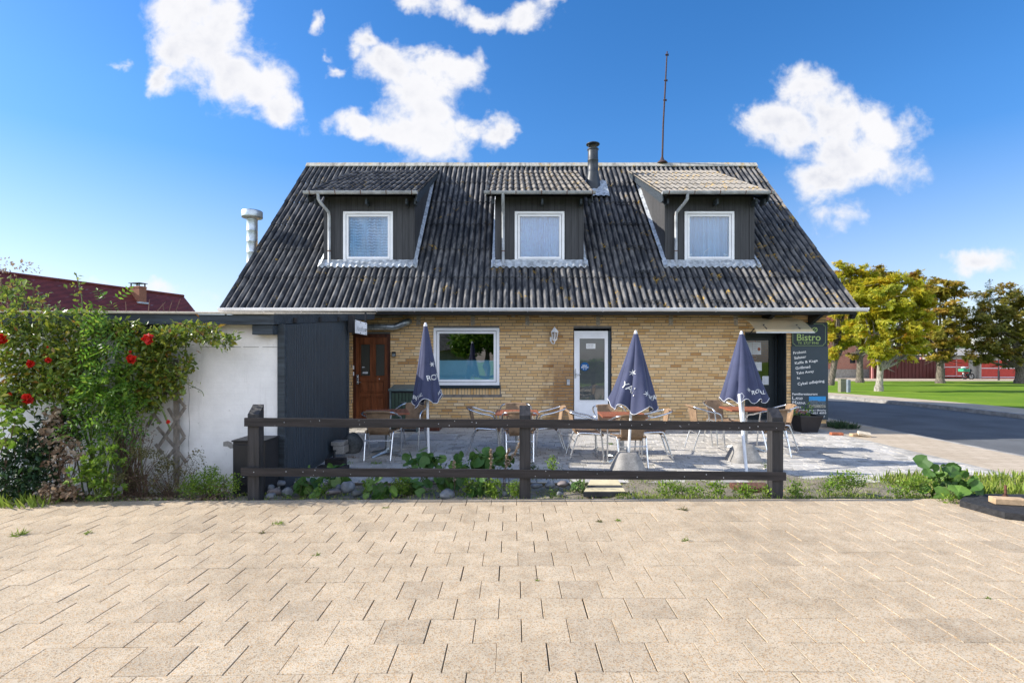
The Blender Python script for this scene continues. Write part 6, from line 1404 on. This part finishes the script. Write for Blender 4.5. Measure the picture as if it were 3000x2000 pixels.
# moss and grass in joints of both pavings
lv = Leaves(); n = 2600; x = rng.uniform(-2.5, 4, n); y = np.round(rng.uniform(6.9, 11, n)/.142)*.142+6.72-round(6.72/.142)*.142; lv.kite(np.stack([x+0*x, y, np.full(n, ZP-.006)], 1), unit(rng.standard_normal((n, 3))*.6+np.array([0,0,.8])), rdir(n), .012+.014*rng.random(n), .006, rng.random(n))
n = 1200; x = rng.uniform(-5, 6.4, n); kk = rng.integers(1, 9, n); y = 5.56-kk*.2544+np.where(x < 0, .022*x, 0); lv.kite(np.stack([x, y, np.full(n, -.006)], 1), unit(rng.standard_normal((n, 3))*.6+np.array([0,0,.6])), rdir(n), .008+.006*rng.random(n), .005, rng.random(n))
o = lv.build('joint_moss', 'leaf_olive'); o['kind'] = 'stuff'
# planter flowers
plant('x', '', '', [(2350,1212,30,10,11.25,.16),(2330,1208,12,12,11.25,.1),(2365,1195,8,22,11.25,.06)], 'leaf_vine', .05, 1.0, parent=pt, stems=0)
lv = Leaves(); 
for (px, py) in ((2343,1204),(2338,1200),(2355,1207),(2362,1206),(2348,1208),(2333,1207)): n = 8; lv.poly(np.array([PX(px, 11.1), 11.1, PZ(py, 11.1)])+rng.standard_normal((n, 3))*.015, rdir(n), rdir(n), .018, np.full(n, rng.random()), 6)
lv.build('flowers', 'petal_mix', pt)
lv = Leaves(); n = 700; x = rng.uniform(7.1, 7.6, n); y = rng.uniform(11.6, 12.3, n); lv.kite(np.stack([x, y, np.full(n, ZP-.01)], 1), unit(rng.standard_normal((n, 3))*.5+np.array([.2, -.1, .8])), rdir(n), .12+.08*rng.random(n), .012, rng.random(n)); tag(lv.build('grass_clump', 'leaf_dark'), 'dark clump of grass at the right corner of the house', 'grass clump')

# ================================================================ FAR SIDE: TREES
def tree(name, label, px, Y, zb, crown, leaf, trunk_r, trunk_m, nclu, L=.17, group='horse chestnut trees on the lawn', style='palm', lean=0):
    """crown: blobs (px, py, rx, ry, dY)"""
    X = PX(px, Y); t = thing(name, label, 'tree', (X, Y, zb), group=group)
    lo = max(c[1]+c[3]*.6 for c in crown); m = MB(); fork = PZ(min(lo, 1075), Y)
    tips = []
    fz = zb+(fork-zb)*.95
    m.tube(smooth_path([(X-.02, Y, zb-.2), (X, Y, zb), (X+lean*.3, Y, zb+.35), (X+lean*.6, Y, (zb+fz)/2), (X+lean, Y, fz)], 3), [trunk_r*1.7]*3+[trunk_r*1.35]*3+[trunk_r*1.05]*3+[trunk_r*.95]*4, 10)
    blobs_ = []
    for c in crown:
        cc = Vector((PX(c[0], Y), Y+c[4], PZ(c[1], Y))); rr = (c[2]*1.1*Y/F, c[2]*Y/F, c[3]*1.12*Y/F); blobs_.append((cc, rr))
        s0 = Vector((X+lean, Y, fz-.2)); e = cc+Vector((0, 0, rr[2]*.2)); mid = s0.lerp(e, .45)+Vector((0, 0, -.15))
        pth = smooth_path([s0, mid, e], 4); m.tube(pth, [trunk_r*.6*(1-.8*i/8) for i in range(9)], 6)
        for k in range(9):
            a = pth[random.randint(3, 8)]; d = Vector(rdir(1, .2)[0]); m.tube([a, a+Vector((d.x*rr[0], d.y*rr[1], d.z*rr[2]))*.5, a+Vector((d.x*rr[0], d.y*rr[1], d.z*rr[2]))*.95], [trunk_r*.16, trunk_r*.1, trunk_r*.04], 4, cap=False)
    m.build('trunk', trunk_m, t)
    lv = Leaves(); vol = [b[1][0]*b[1][2] for b in blobs_]; tot = sum(vol)
    for (cc, rr), v_ in zip(blobs_, vol):
        # foliage gathered on small twig clumps so that gaps and shadows remain between them
        nc = max(8, int(46*v_/tot*len(blobs_)**.5)); ctr, dr = ell_pts(nc, cc, rr, .45)
        per = max(4, int(nclu*v_/tot/nc)); n = nc*per
        p = np.repeat(ctr, per, 0)+rng.standard_normal((n, 3))*np.array([.13, .13, .085])*(rr[0]*.55+.5); out = np.repeat(dr, per, 0)
        a0 = unit(out*.5+rdir(n)*.5+np.array([0, 0, -.25])); n0 = unit(out*.5+rdir(n)*.5+np.array([0, 0, .7])); sd = unit(np.cross(a0, n0)); base = np.repeat(rng.random(nc)*.5, per)
        hgt = np.clip((p[:, 2]-cc.z)/max(rr[2], .1)*.15, -.15, .2)
        if style == 'palm':
            for q in (-2, -1, 0, 1, 2):
                an_ = q*.7; rnd_ = np.clip(base+hgt+rng.random(n)*.5, 0, 1)
                lv.kite(p, unit(a0*math.cos(an_)+sd*math.sin(an_)+np.array([0, 0, -.25])), n0, L*(1-.1*abs(q))*(.75+.5*rng.random(n)), L*.36, rnd_)
        else:
            for q in range(3): lv.kite(p+rng.standard_normal((n, 3))*.08, unit(out+rdir(n)*.8), n0, L, L*.3, np.clip(base+rng.random(n)*.6, 0, 1))
    lv.build('crown', leaf, t); return t
cr7 = lambda x, y, rx, ry, dy=0: (2250+x*.5487, 700+y*.5487, rx*.5487, ry*.5487, dy)
def lz(Y): return -.08-.52*min(max((Y-14)/30, 0), 1)
tree('chestnut_tree', 'bright yellow chestnut tree with the palest trunk, nearest on the lawn beside the grey cabinet', 2574, 28.0, lz(28)-.02, [cr7(620,350,150,130),(cr7(560,470,120,110)),cr7(720,430,130,120),cr7(640,250,110,80),cr7(500,360,90,90),cr7(780,500,80,50,-.3),cr7(700,560,80,55),cr7(560,590,60,70,-.6),cr7(540,640,40,50,-.8),cr7(760,330,90,100),cr7(820,380,50,60),cr7(690,620,70,35),cr7(790,590,60,40)], 'leaf_chestnut_yellow', .165, 'bark_pale', 6600, .22, lean=.1)
tree('chestnut_tree', 'yellow chestnut tree right beside the house corner with reddish top shoots', 2431, 36.5, lz(36), [cr7(370,420,90,110),cr7(420,300,110,110),cr7(350,540,60,60),cr7(440,210,80,60),cr7(500,200,80,50),cr7(405,150,50,40),cr7(430,520,70,50),cr7(340,620,45,30)], 'leaf_chestnut_yellow', .2, 'bark', 4800, .21, lean=.35)
tree('chestnut_tree', 'golden chestnut tree with a dark trunk half hidden behind the nearest tree', 2519, 42.5, lz(43), [cr7(500,300,120,130),cr7(480,470,90,90),cr7(560,240,100,70),cr7(600,200,70,45),cr7(660,210,60,40),cr7(470,590,70,50),cr7(740,230,60,50),cr7(790,230,50,60)], 'leaf_chestnut_orange', .24, 'bark', 4800, .23)
tree('chestnut_tree', 'brownish green chestnut tree in front of the dark red fence', 2754, 40.5, lz(41), [cr7(920,330,120,90),cr7(960,250,80,50),cr7(900,450,120,100),cr7(980,440,90,90),cr7(860,540,90,70),cr7(960,560,90,60),cr7(1040,520,50,60),cr7(890,290,70,60),cr7(1010,260,50,50),cr7(800,570,50,40),cr7(870,610,80,35),cr7(1010,620,80,30)], 'leaf_chestnut_orange', .25, 'bark', 6000, .22)
tree('chestnut_tree', 'dark green chestnut tree turning brown at the right frame edge', 2988, 40.5, lz(41), [cr7(1250,330,130,90),cr7(1180,430,130,100),cr7(1330,420,110,110),cr7(1230,550,120,80),cr7(1340,560,100,70),cr7(1110,480,70,90),cr7(1150,590,80,50),cr7(1300,300,80,50),cr7(1450,450,120,150),cr7(1200,620,90,45),cr7(1120,640,60,25),cr7(1300,640,70,35)], 'leaf_chestnut_green', .28, 'bark', 6600, .22)
# conifers and woods behind
tree('fir_tree', 'olive green tree top rising behind the golden chestnuts', 2722, 58, -.6, [cr7(850,240,60,50),cr7(900,250,50,60),cr7(850,330,80,80),cr7(850,450,90,120)], 'leaf_chestnut_green', .2, 'bark', 900, .22, group='trees beyond the garages')
tree('fir_tree', 'dark spruce with a pointed tip between the two right chestnuts', 2897, 60, -.6, [cr7(1185,250,12,40),cr7(1185,300,35,40),cr7(1190,360,60,60),cr7(1190,450,90,80),cr7(1190,560,110,70)], 'leaf_fir', .2, 'bark', 1400, .22, style='needle', group='trees beyond the garages')
for (a, b, rx, ry, Y, lb) in ((760,600,110,50,62,'green bush mass showing under the yellow crowns'),(1060,600,110,55,64,'green tree behind the garage roof'),(1390,560,130,90,66,'far green tree behind the right garage'),(500,520,120,90,66,'far green tree behind the red brick building')):
    tree('far_tree', lb, cr7(a, b, 1, 1)[0], Y, -.6, [cr7(a,b,rx,ry),cr7(a-rx*.5,b+10,rx*.6,ry*.8),cr7(a+rx*.5,b+5,rx*.6,ry*.8)], 'leaf_vine', .2, 'bark', 500, .3, group='trees beyond the garages')
# cabinet on the lawn
uc = thing('utility_cabinet', 'olive grey utility cabinet on the lawn beside the nearest chestnut trunk', 'utility cabinet', (PX(2475, 27), 27, lz(27)))
m = MB(); X0, X1 = PX(2463, 27), PX(2479.5, 27); m.box(X0, X1, 27, 27.25, lz(27)-.1, PZ(1111, 27), .01); m.build('body', 'cabinet_olive', uc)
m = MB(); m.box(X0-.02, X1+.03, 26.97, 27.28, PZ(1111, 27)+.001, PZ(1109.3, 27)); m.build('lid', 'cabinet_olive', uc)
m = MB(); m.box(X1+.001, PX(2485.5, 27), 27.03, 27.25, lz(27)-.1, PZ(1112, 27)); m.build('side_panel', 'dark_trim', uc)
m = MB(); m.box(PX(2484.5, 26.6), PX(2492.5, 26.6), 26.6, 26.75, lz(27)-.1, PZ(1112, 26.6), .01); tag(m.build('marker_post', 'cabinet_grey'), 'slim grey post right beside the olive utility cabinet', 'post')
# red brick building
c6 = lambda x, y, Y: (PX(2400+x/3.92, Y), PZ(1000+y/3.92, Y))
bb = thing('brick_building', 'red brick building with a grey plinth behind the yellow trees', 'building', (33, 52, -.62))
Yb = 52.0; xl, xr = c6(-260, 0, Yb)[0], c6(615, 0, Yb)[0]; zpl = c6(0, 318, Yb)[1]
wx0, wx1 = c6(352, 0, Yb)[0], c6(420, 0, Yb)[0]; wz0, wz1 = c6(0, 250, Yb)[1], c6(0, 150, Yb)[1]
m = MB(); m.box(xl, wx0, Yb, Yb+7, zpl, 3.3); m.box(wx1, xr, Yb, Yb+7, zpl, 3.3); m.box(wx0, wx1, Yb+.001, Yb+7, zpl, wz0); m.box(wx0, wx1, Yb+.001, Yb+7, wz1, 3.3); m.build('wall', 'red_brick', bb)
m = MB(); m.box(xl-.03, xr+.03, Yb-.05, Yb+6.9, -.8, zpl-.002); m.build('plinth', 'garage_render', bb)
m = MB(); m.box(wx0+.002, wx1-.002, Yb+.15, Yb+.2, wz0, wz1); w_ = m.build('window', 'dark_door', bb)
m = MB(); frame_(m, wx0+.003, wx1-.003, wz0+.002, wz1-.002, Yb+.05, Yb+.12, .07, 0); m.build('frame', 'dark_trim', w_)
m = MB(); m.prism([(Yb-.4, 3.3), (Yb+7.4, 3.3), (Yb+3.5, 5.9)], 'x', xl-.3, xr+.3); m.build('roof', 'red_tile', bb, fixn=True)
# red board fence
rf = thing('board_fence', 'dark red vertical board fence between the brick building and the garages', 'fence', (37, 50.5, -.6))
m = MB(); Yf = 50.5; x, xe = c6(720, 0, Yf)[0], c6(1368, 0, Yf)[0]; zt_ = c6(0, 203, Yf)[1]; i = 0
m.box(x, xe, Yf+.05, Yf+.08, -.6, zt_-.03)
while x < xe: m.cr = random.random(); m.box(x, x+.15, Yf+(.0 if i % 2 else .03), Yf+.049, -.62, zt_+random.uniform(-.01, .01)); x += .17; i += 1
m.build('boards', 'red_fence', rf)
m = MB(); m.box(c6(622, 0, Yf)[0], c6(722, 0, Yf)[0], Yf+.5, Yf+.55, -.6, c6(0, 195, Yf)[1]); m.build('return_panel', 'red_fence', rf)
for xx in (625, 858, 1108, 1187, 1355): m = MB(); a = c6(xx, 0, Yf)[0]; m.box(a-.08, a+.08, Yf+.1, Yf+.25, -.6, c6(0, 182, Yf)[1]); m.build('post', 'pink_frame', rf)
# garages
def garage(name, label, x0, x1, xa, xb, yt, ybm, Y, roofpts, cols):
    t = thing(name, label, 'garage', (c6((x0+x1)/2, 0, Y)[0], Y, -.62), group='garages with red doors')
    X0, X1 = c6(x0, 0, Y)[0], c6(x1, 0, Y)[0]; A, B = c6(xa, 0, Y)[0], c6(xb, 0, Y)[0]; zt = c6(0, yt, Y)[1]; zb_ = c6(0, ybm, Y)[1]
    m = MB(); m.box(X0, A, Y, Y+6, -.8, zt+.35); m.box(B, X1, Y, Y+6, -.8, zt+.35); m.box(A, B, Y+.001, Y+6, zt, zt+.35); m.build('wall', 'garage_render', t)
    m = MB(); m.box(A, B, Y+.08, Y+.12, zb_-.1, zt); d = m.build('garage_door', 'red_gate', t)
    n = cols; w_ = (B-A)/n
    for i in range(n+1): m = MB(); m.box(max(A, A+i*w_-.06), min(B, A+i*w_+.06), Y+.04, Y+.079, zb_-.05, zt); m.build('upright', 'pink_frame', d)
    for zz in (zb_, (zb_+zt)/2, zt-.06): m = MB(); m.box(A+.061, B-.061, Y+.045, Y+.078, zz, zz+.07); m.build('cross_rail', 'paper', d)
    m = MB(); m.prism([(Y-.35, zt+.30), (Y+3, zt+roofpts), (Y+6.3, zt+.3)], 'x', X0-.3, X1+.3); m.build('roof', 'concrete', t, fixn=True)
garage('garage', 'garage with red doors behind the moped and a pale sheet roof', 1380, 1838, 1440, 1722, 195, 400, 50.5, .95, 2)
garage('garage', 'garage with wide red doors behind the street lamp at the right', 1841, 2420, 1862, 2275, 208, 415, 50.2, 1.1, 2)
# street lamp, moped, wheelie bin
sl = thing('street_lamp', 'dark thin street lamp post on the far edge of the lawn', 'street lamp', (c6(2061, 0, 47)[0], 47, -.6)); sx = c6(2061, 0, 47)[0]
m = MB(); m.tube([(sx,47,-.6),(sx,47,.25)], .075, 10); m.tube([(sx,47,.25),(sx,47,3.4)], .04, 8); m.build('post', 'dark_trim', sl)
m = MB(); m.lathe([(.03,0),(.16,.08),(.2,.3),(.26,.34),(.05,.5),(0,.52)], (sx,47,3.4), 12); m.build('lantern', 'dark_trim', sl)
mp_ = thing('moped', 'small moped with a green crate parked in front of the garage', 'moped', (c6(1710, 0, 49)[0], 49, -.6))
mx = lambda x, y, Y=49.0: (c6(x, y, Y)[0], Y, c6(x, y, Y)[1])
for (cx, cy) in ((1673,400),(1748,402)):
    c = mx(cx, cy); m = MB(); m.tube([(c[0]+.24*math.cos(i*.393), c[1], c[2]+.26*math.sin(i*.393)) for i in range(17)], .045, 6, cap=False); w_ = m.build('wheel', 'rubber', mp_)
    m = MB()
    for i in range(8): m.tube([c, (c[0]+.22*math.cos(i*.785), c[1], c[2]+.24*math.sin(i*.785))], .01, 4)
    m.build('spokes', 'alu', w_)
m = MB(); m.tube([mx(1673,400), mx(1665,362), mx(1700,350)], .035, 6); m.tube([mx(1748,402), mx(1738,350), mx(1735,325)], .035, 6); m.tube([mx(1738,350), mx(1722,385), mx(1700,390), mx(1673,400)], .06, 6); m.sphere(mx(1706,382), .17, 10, 8, (1.1,.5,.8)); m.build('frame', 'cabinet_black', mp_)
m = MB(); m.sphere(mx(1705,343), .19, 10, 6, (1.5,.6,.4)); m.build('seat', 'rubber', mp_)
m = MB(); m.tube([(mx(1728,322)[0], 48.8, mx(0,318)[2]), mx(1735,322), (mx(1760,312)[0], 49.2, mx(0,312)[2])], .025, 6); m.sphere(mx(1743,335), .09, 8, 6); m.build('handlebar', 'cabinet_black', mp_)
m = MB(); m.sphere(mx(1655,372), .12, 8, 6, (.7,.6,1.2)); m.build('mudguard', 'alu_dull', mp_)
A, B = mx(1625,345), mx(1698,312)
cgn = mat('crate_green', (.05, .36, .2), rough=.5, var=.1, bump=0)
m = MB(); m.box(A[0], B[0], 48.7, 49.3, A[2], A[2]+.04)
for (a, b, c, d) in ((A[0],B[0],48.7,48.73),(A[0],B[0],49.27,49.3),(A[0],A[0]+.03,48.731,49.269),(B[0]-.03,B[0],48.731,49.269)): m.box(a, b, c, d, A[2]+.041, B[2])
m.cm = 1
for k in range(4): m.box(A[0]+.12+k*.15, A[0]+.18+k*.15, 48.69, 48.699, A[2]+.08, B[2]-.06)
tag(m.build('crate', ['crate_green', 'dark_door']), 'green plastic crate carried on the back of the moped', 'crate')
m = MB(); m.sphere(mx(1657,300), .2, 8, 6, (1.2,.8,.5)); tag(m.build('carrier_bag', 'paper'), 'crumpled pale bag lying on the green crate', 'bag')
wb = thing('wheelie_bin', 'dark wheelie bin standing behind the brownish chestnut trunk', 'bin', (c6(1430, 0, 49.5)[0], 49.5, -.6))
A, B = mx(1412,422,49.5), mx(1447,318,49.5); m = MB(); m.box(A[0], B[0], 49.5, 50.0, -.5, B[2], .02); m.build('body', 'green_wood', wb); m = MB(); m.box(A[0]-.03, B[0]+.03, 49.46, 50.02, B[2]+.002, B[2]+.06, .01); m.build('lid', 'cabinet_black', wb)
m = MB(); m.tube([(B[0]-.1, 49.52, -.5), (B[0]-.1, 49.60, -.5)], .1, 10); m.build('wheel', 'rubber', wb)
# a far neighbour house with red roof on the left
nh = thing('neighbour_house', 'house with a long dark red tiled roof and a brick chimney beyond the shed', 'house', (-36, 46, -.5))
d = Vector((3.6, 13.4, 0)).normalized(); nrm = Vector((d.y, -d.x, 0)); Rg = Vector((-32.7, 53, 7.5)); L_ = 26
Rn = Rg-d*L_; hw = 4.9; ez = 2.4
m = MB(); E1, E2 = Rg+nrm*hw, Rn+nrm*hw; W1, W2 = Rg-nrm*hw, Rn-nrm*hw
for e in (E1, E2, W1, W2): e.z = ez
m.add([E2, E1, Rg, Rn], [(0,1,2,3)]); m.add([W1, W2, Rn, Rg], [(0,1,2,3)])
th = Vector((0,0,-.2)); m.add([Rg, E1, E1+th, Rg+th, W1, W1+th], [(0,1,2,3),(4,0,3,5)]); m.add([E2, E1, E1+th, E2+th], [(3,2,1,0)])
m.build('roof', 'red_tile', nh, fixn=False)
m = MB(); m.tube([Rn+Vector((0,0,.03)), Rg+Vector((0,0,.03))], .13, 8); m.build('ridge', 'red_tile', nh)
m = MB(); k = hw-.5; q_ = [Rn+nrm*k, Rg-d*.2+nrm*k, Rg-d*.2-nrm*k, Rn-nrm*k]; m.add([(v.x, v.y, -.8) for v in q_]+[(v.x, v.y, 2.3) for v in q_]+[tuple(Rg-d*.2+Vector((0,0,-.4))), tuple(Rn+Vector((0,0,-.4)))], [(0,1,5,4),(1,2,6,5),(2,3,7,6),(3,0,4,7),(5,6,8),(4,9,7)])
m.build('wall', 'red_brick', nh)
cc = Rg-d*5.45+nrm*.75; m = MB(); m.M = Matrix.Translation((cc.x, cc.y, 0)) @ Matrix.Rotation(math.atan2(d.y, d.x)-math.pi/2, 4, 'Z')
m.box(-.55, .55, -.35, .35, 5.8, 7.75); m.box(-.58, .58, -.38, .38, 7.6, 7.68); ch_ = m.build('chimney', 'chimney_brick', nh)
m2 = MB(); m2.M = m.M; m2.box(-.6, .6, -.42, .42, 8.0, 8.05)
for a in (-.45, .45):
    for b in (-.28, .28): m2.box(a-.04, a+.04, b-.04, b+.04, 7.751, 7.999)
m2.build('chimney_cap', 'dark_trim', ch_)
m2 = MB(); m2.M = m.M; m2.box(-.66, .66, -.46, .46, 6.2, 6.35); m2.build('flashing', 'lead', ch_)
for s_ in (15.5, 18.6):
    b0 = Rg-d*s_+nrm*3.1; b0.z = 7.5-3.1/hw*5.1; up = (Vector((0,0,7.5))-nrm*hw-Vector((0,0,ez))).normalized(); nn_ = d.cross(up); nn_ = nn_ if nn_.z > 0 else -nn_
    m = MB(); P_ = [b0+nn_*.08, b0+d*.9+nn_*.08, b0+d*.9+up*1.3+nn_*.08, b0+up*1.3+nn_*.08]; m.add([tuple(p) for p in P_], [(0,1,2,3)]); sw = m.build('roof_window', 'dark_door', nh)
    m = MB(); P2 = [b0+d*.12+up*.12+nn_*.1, b0+d*.78+up*.12+nn_*.1, b0+d*.78+up*1.18+nn_*.1, b0+d*.12+up*1.18+nn_*.1]; m.add([tuple(p) for p in P2], [(0,1,2,3)]); m.build('pane', 'pane_upper', sw)

# ================================================================ across the street, seen only as reflections in the panes
oh = thing('opposite_house', 'low dark roofed house across the forecourt, seen only as a reflection in the kitchen window', 'house', (-7, -16, -.1))
m = MB(); m.box(-15, -3.3, -22, -15, -.2, 2.1); m.build('wall', 'garage_render', oh)
m = MB(); m.prism([(-14.4, 2.0), (-22.6, 2.0), (-18.5, 5.4)], 'x', -15.4, -2.9); m.build('roof', 'stone_dark', oh, fixn=True)
tree('opposite_tree', 'dark tree across the forecourt, seen only as a reflection in the kitchen window', 1500, 1.0, 0, [(1500,1000,1,1,0)], 'leaf_dark', .01, 'bark', 4) if False else None
ot = thing('opposite_tree', 'dark tree across the forecourt, seen only as a reflection in the kitchen window', 'tree', (-1.8, -14, -.1))
m = MB(); m.tube([(-1.8,-14,-.2),(-1.8,-14,2.2),(-1.6,-14,3.5)], [.22,.17,.08], 8); m.build('trunk', 'bark', ot)
lv = Leaves()
for c, r in (((-1.8,-14,3.4),(2.0,1.6,1.6)),((-3.2,-14.4,2.6),(1.3,1.3,1.3)),((-.6,-14,2.6),(1.2,1.2,1.2))):
    p, dr = ell_pts(2600, c, r, .3); lv.kite(p, rdir(2600), unit(dr+rdir(2600)), .28, .16, rng.random(2600))
lv.build('crown', 'leaf_vine', ot)
hd = thing('opposite_hedge', 'clipped hedge across the forecourt, seen only as a reflection in the white door pane', 'hedge', (4, -12, -.1))
lv = Leaves(); n = 9000; p = np.stack([rng.uniform(0, 14, n), -12+rng.uniform(-.5, .5, n), rng.uniform(-.1, 1.25, n)], 1); lv.kite(p, rdir(n), rdir(n), .14, .09, rng.random(n)); lv.build('foliage', 'leaf_vine', hd)
m = MB(); m.box(0, 14, -12.4, -11.7, -.2, 1.15); m.build('branches', 'soil', hd)
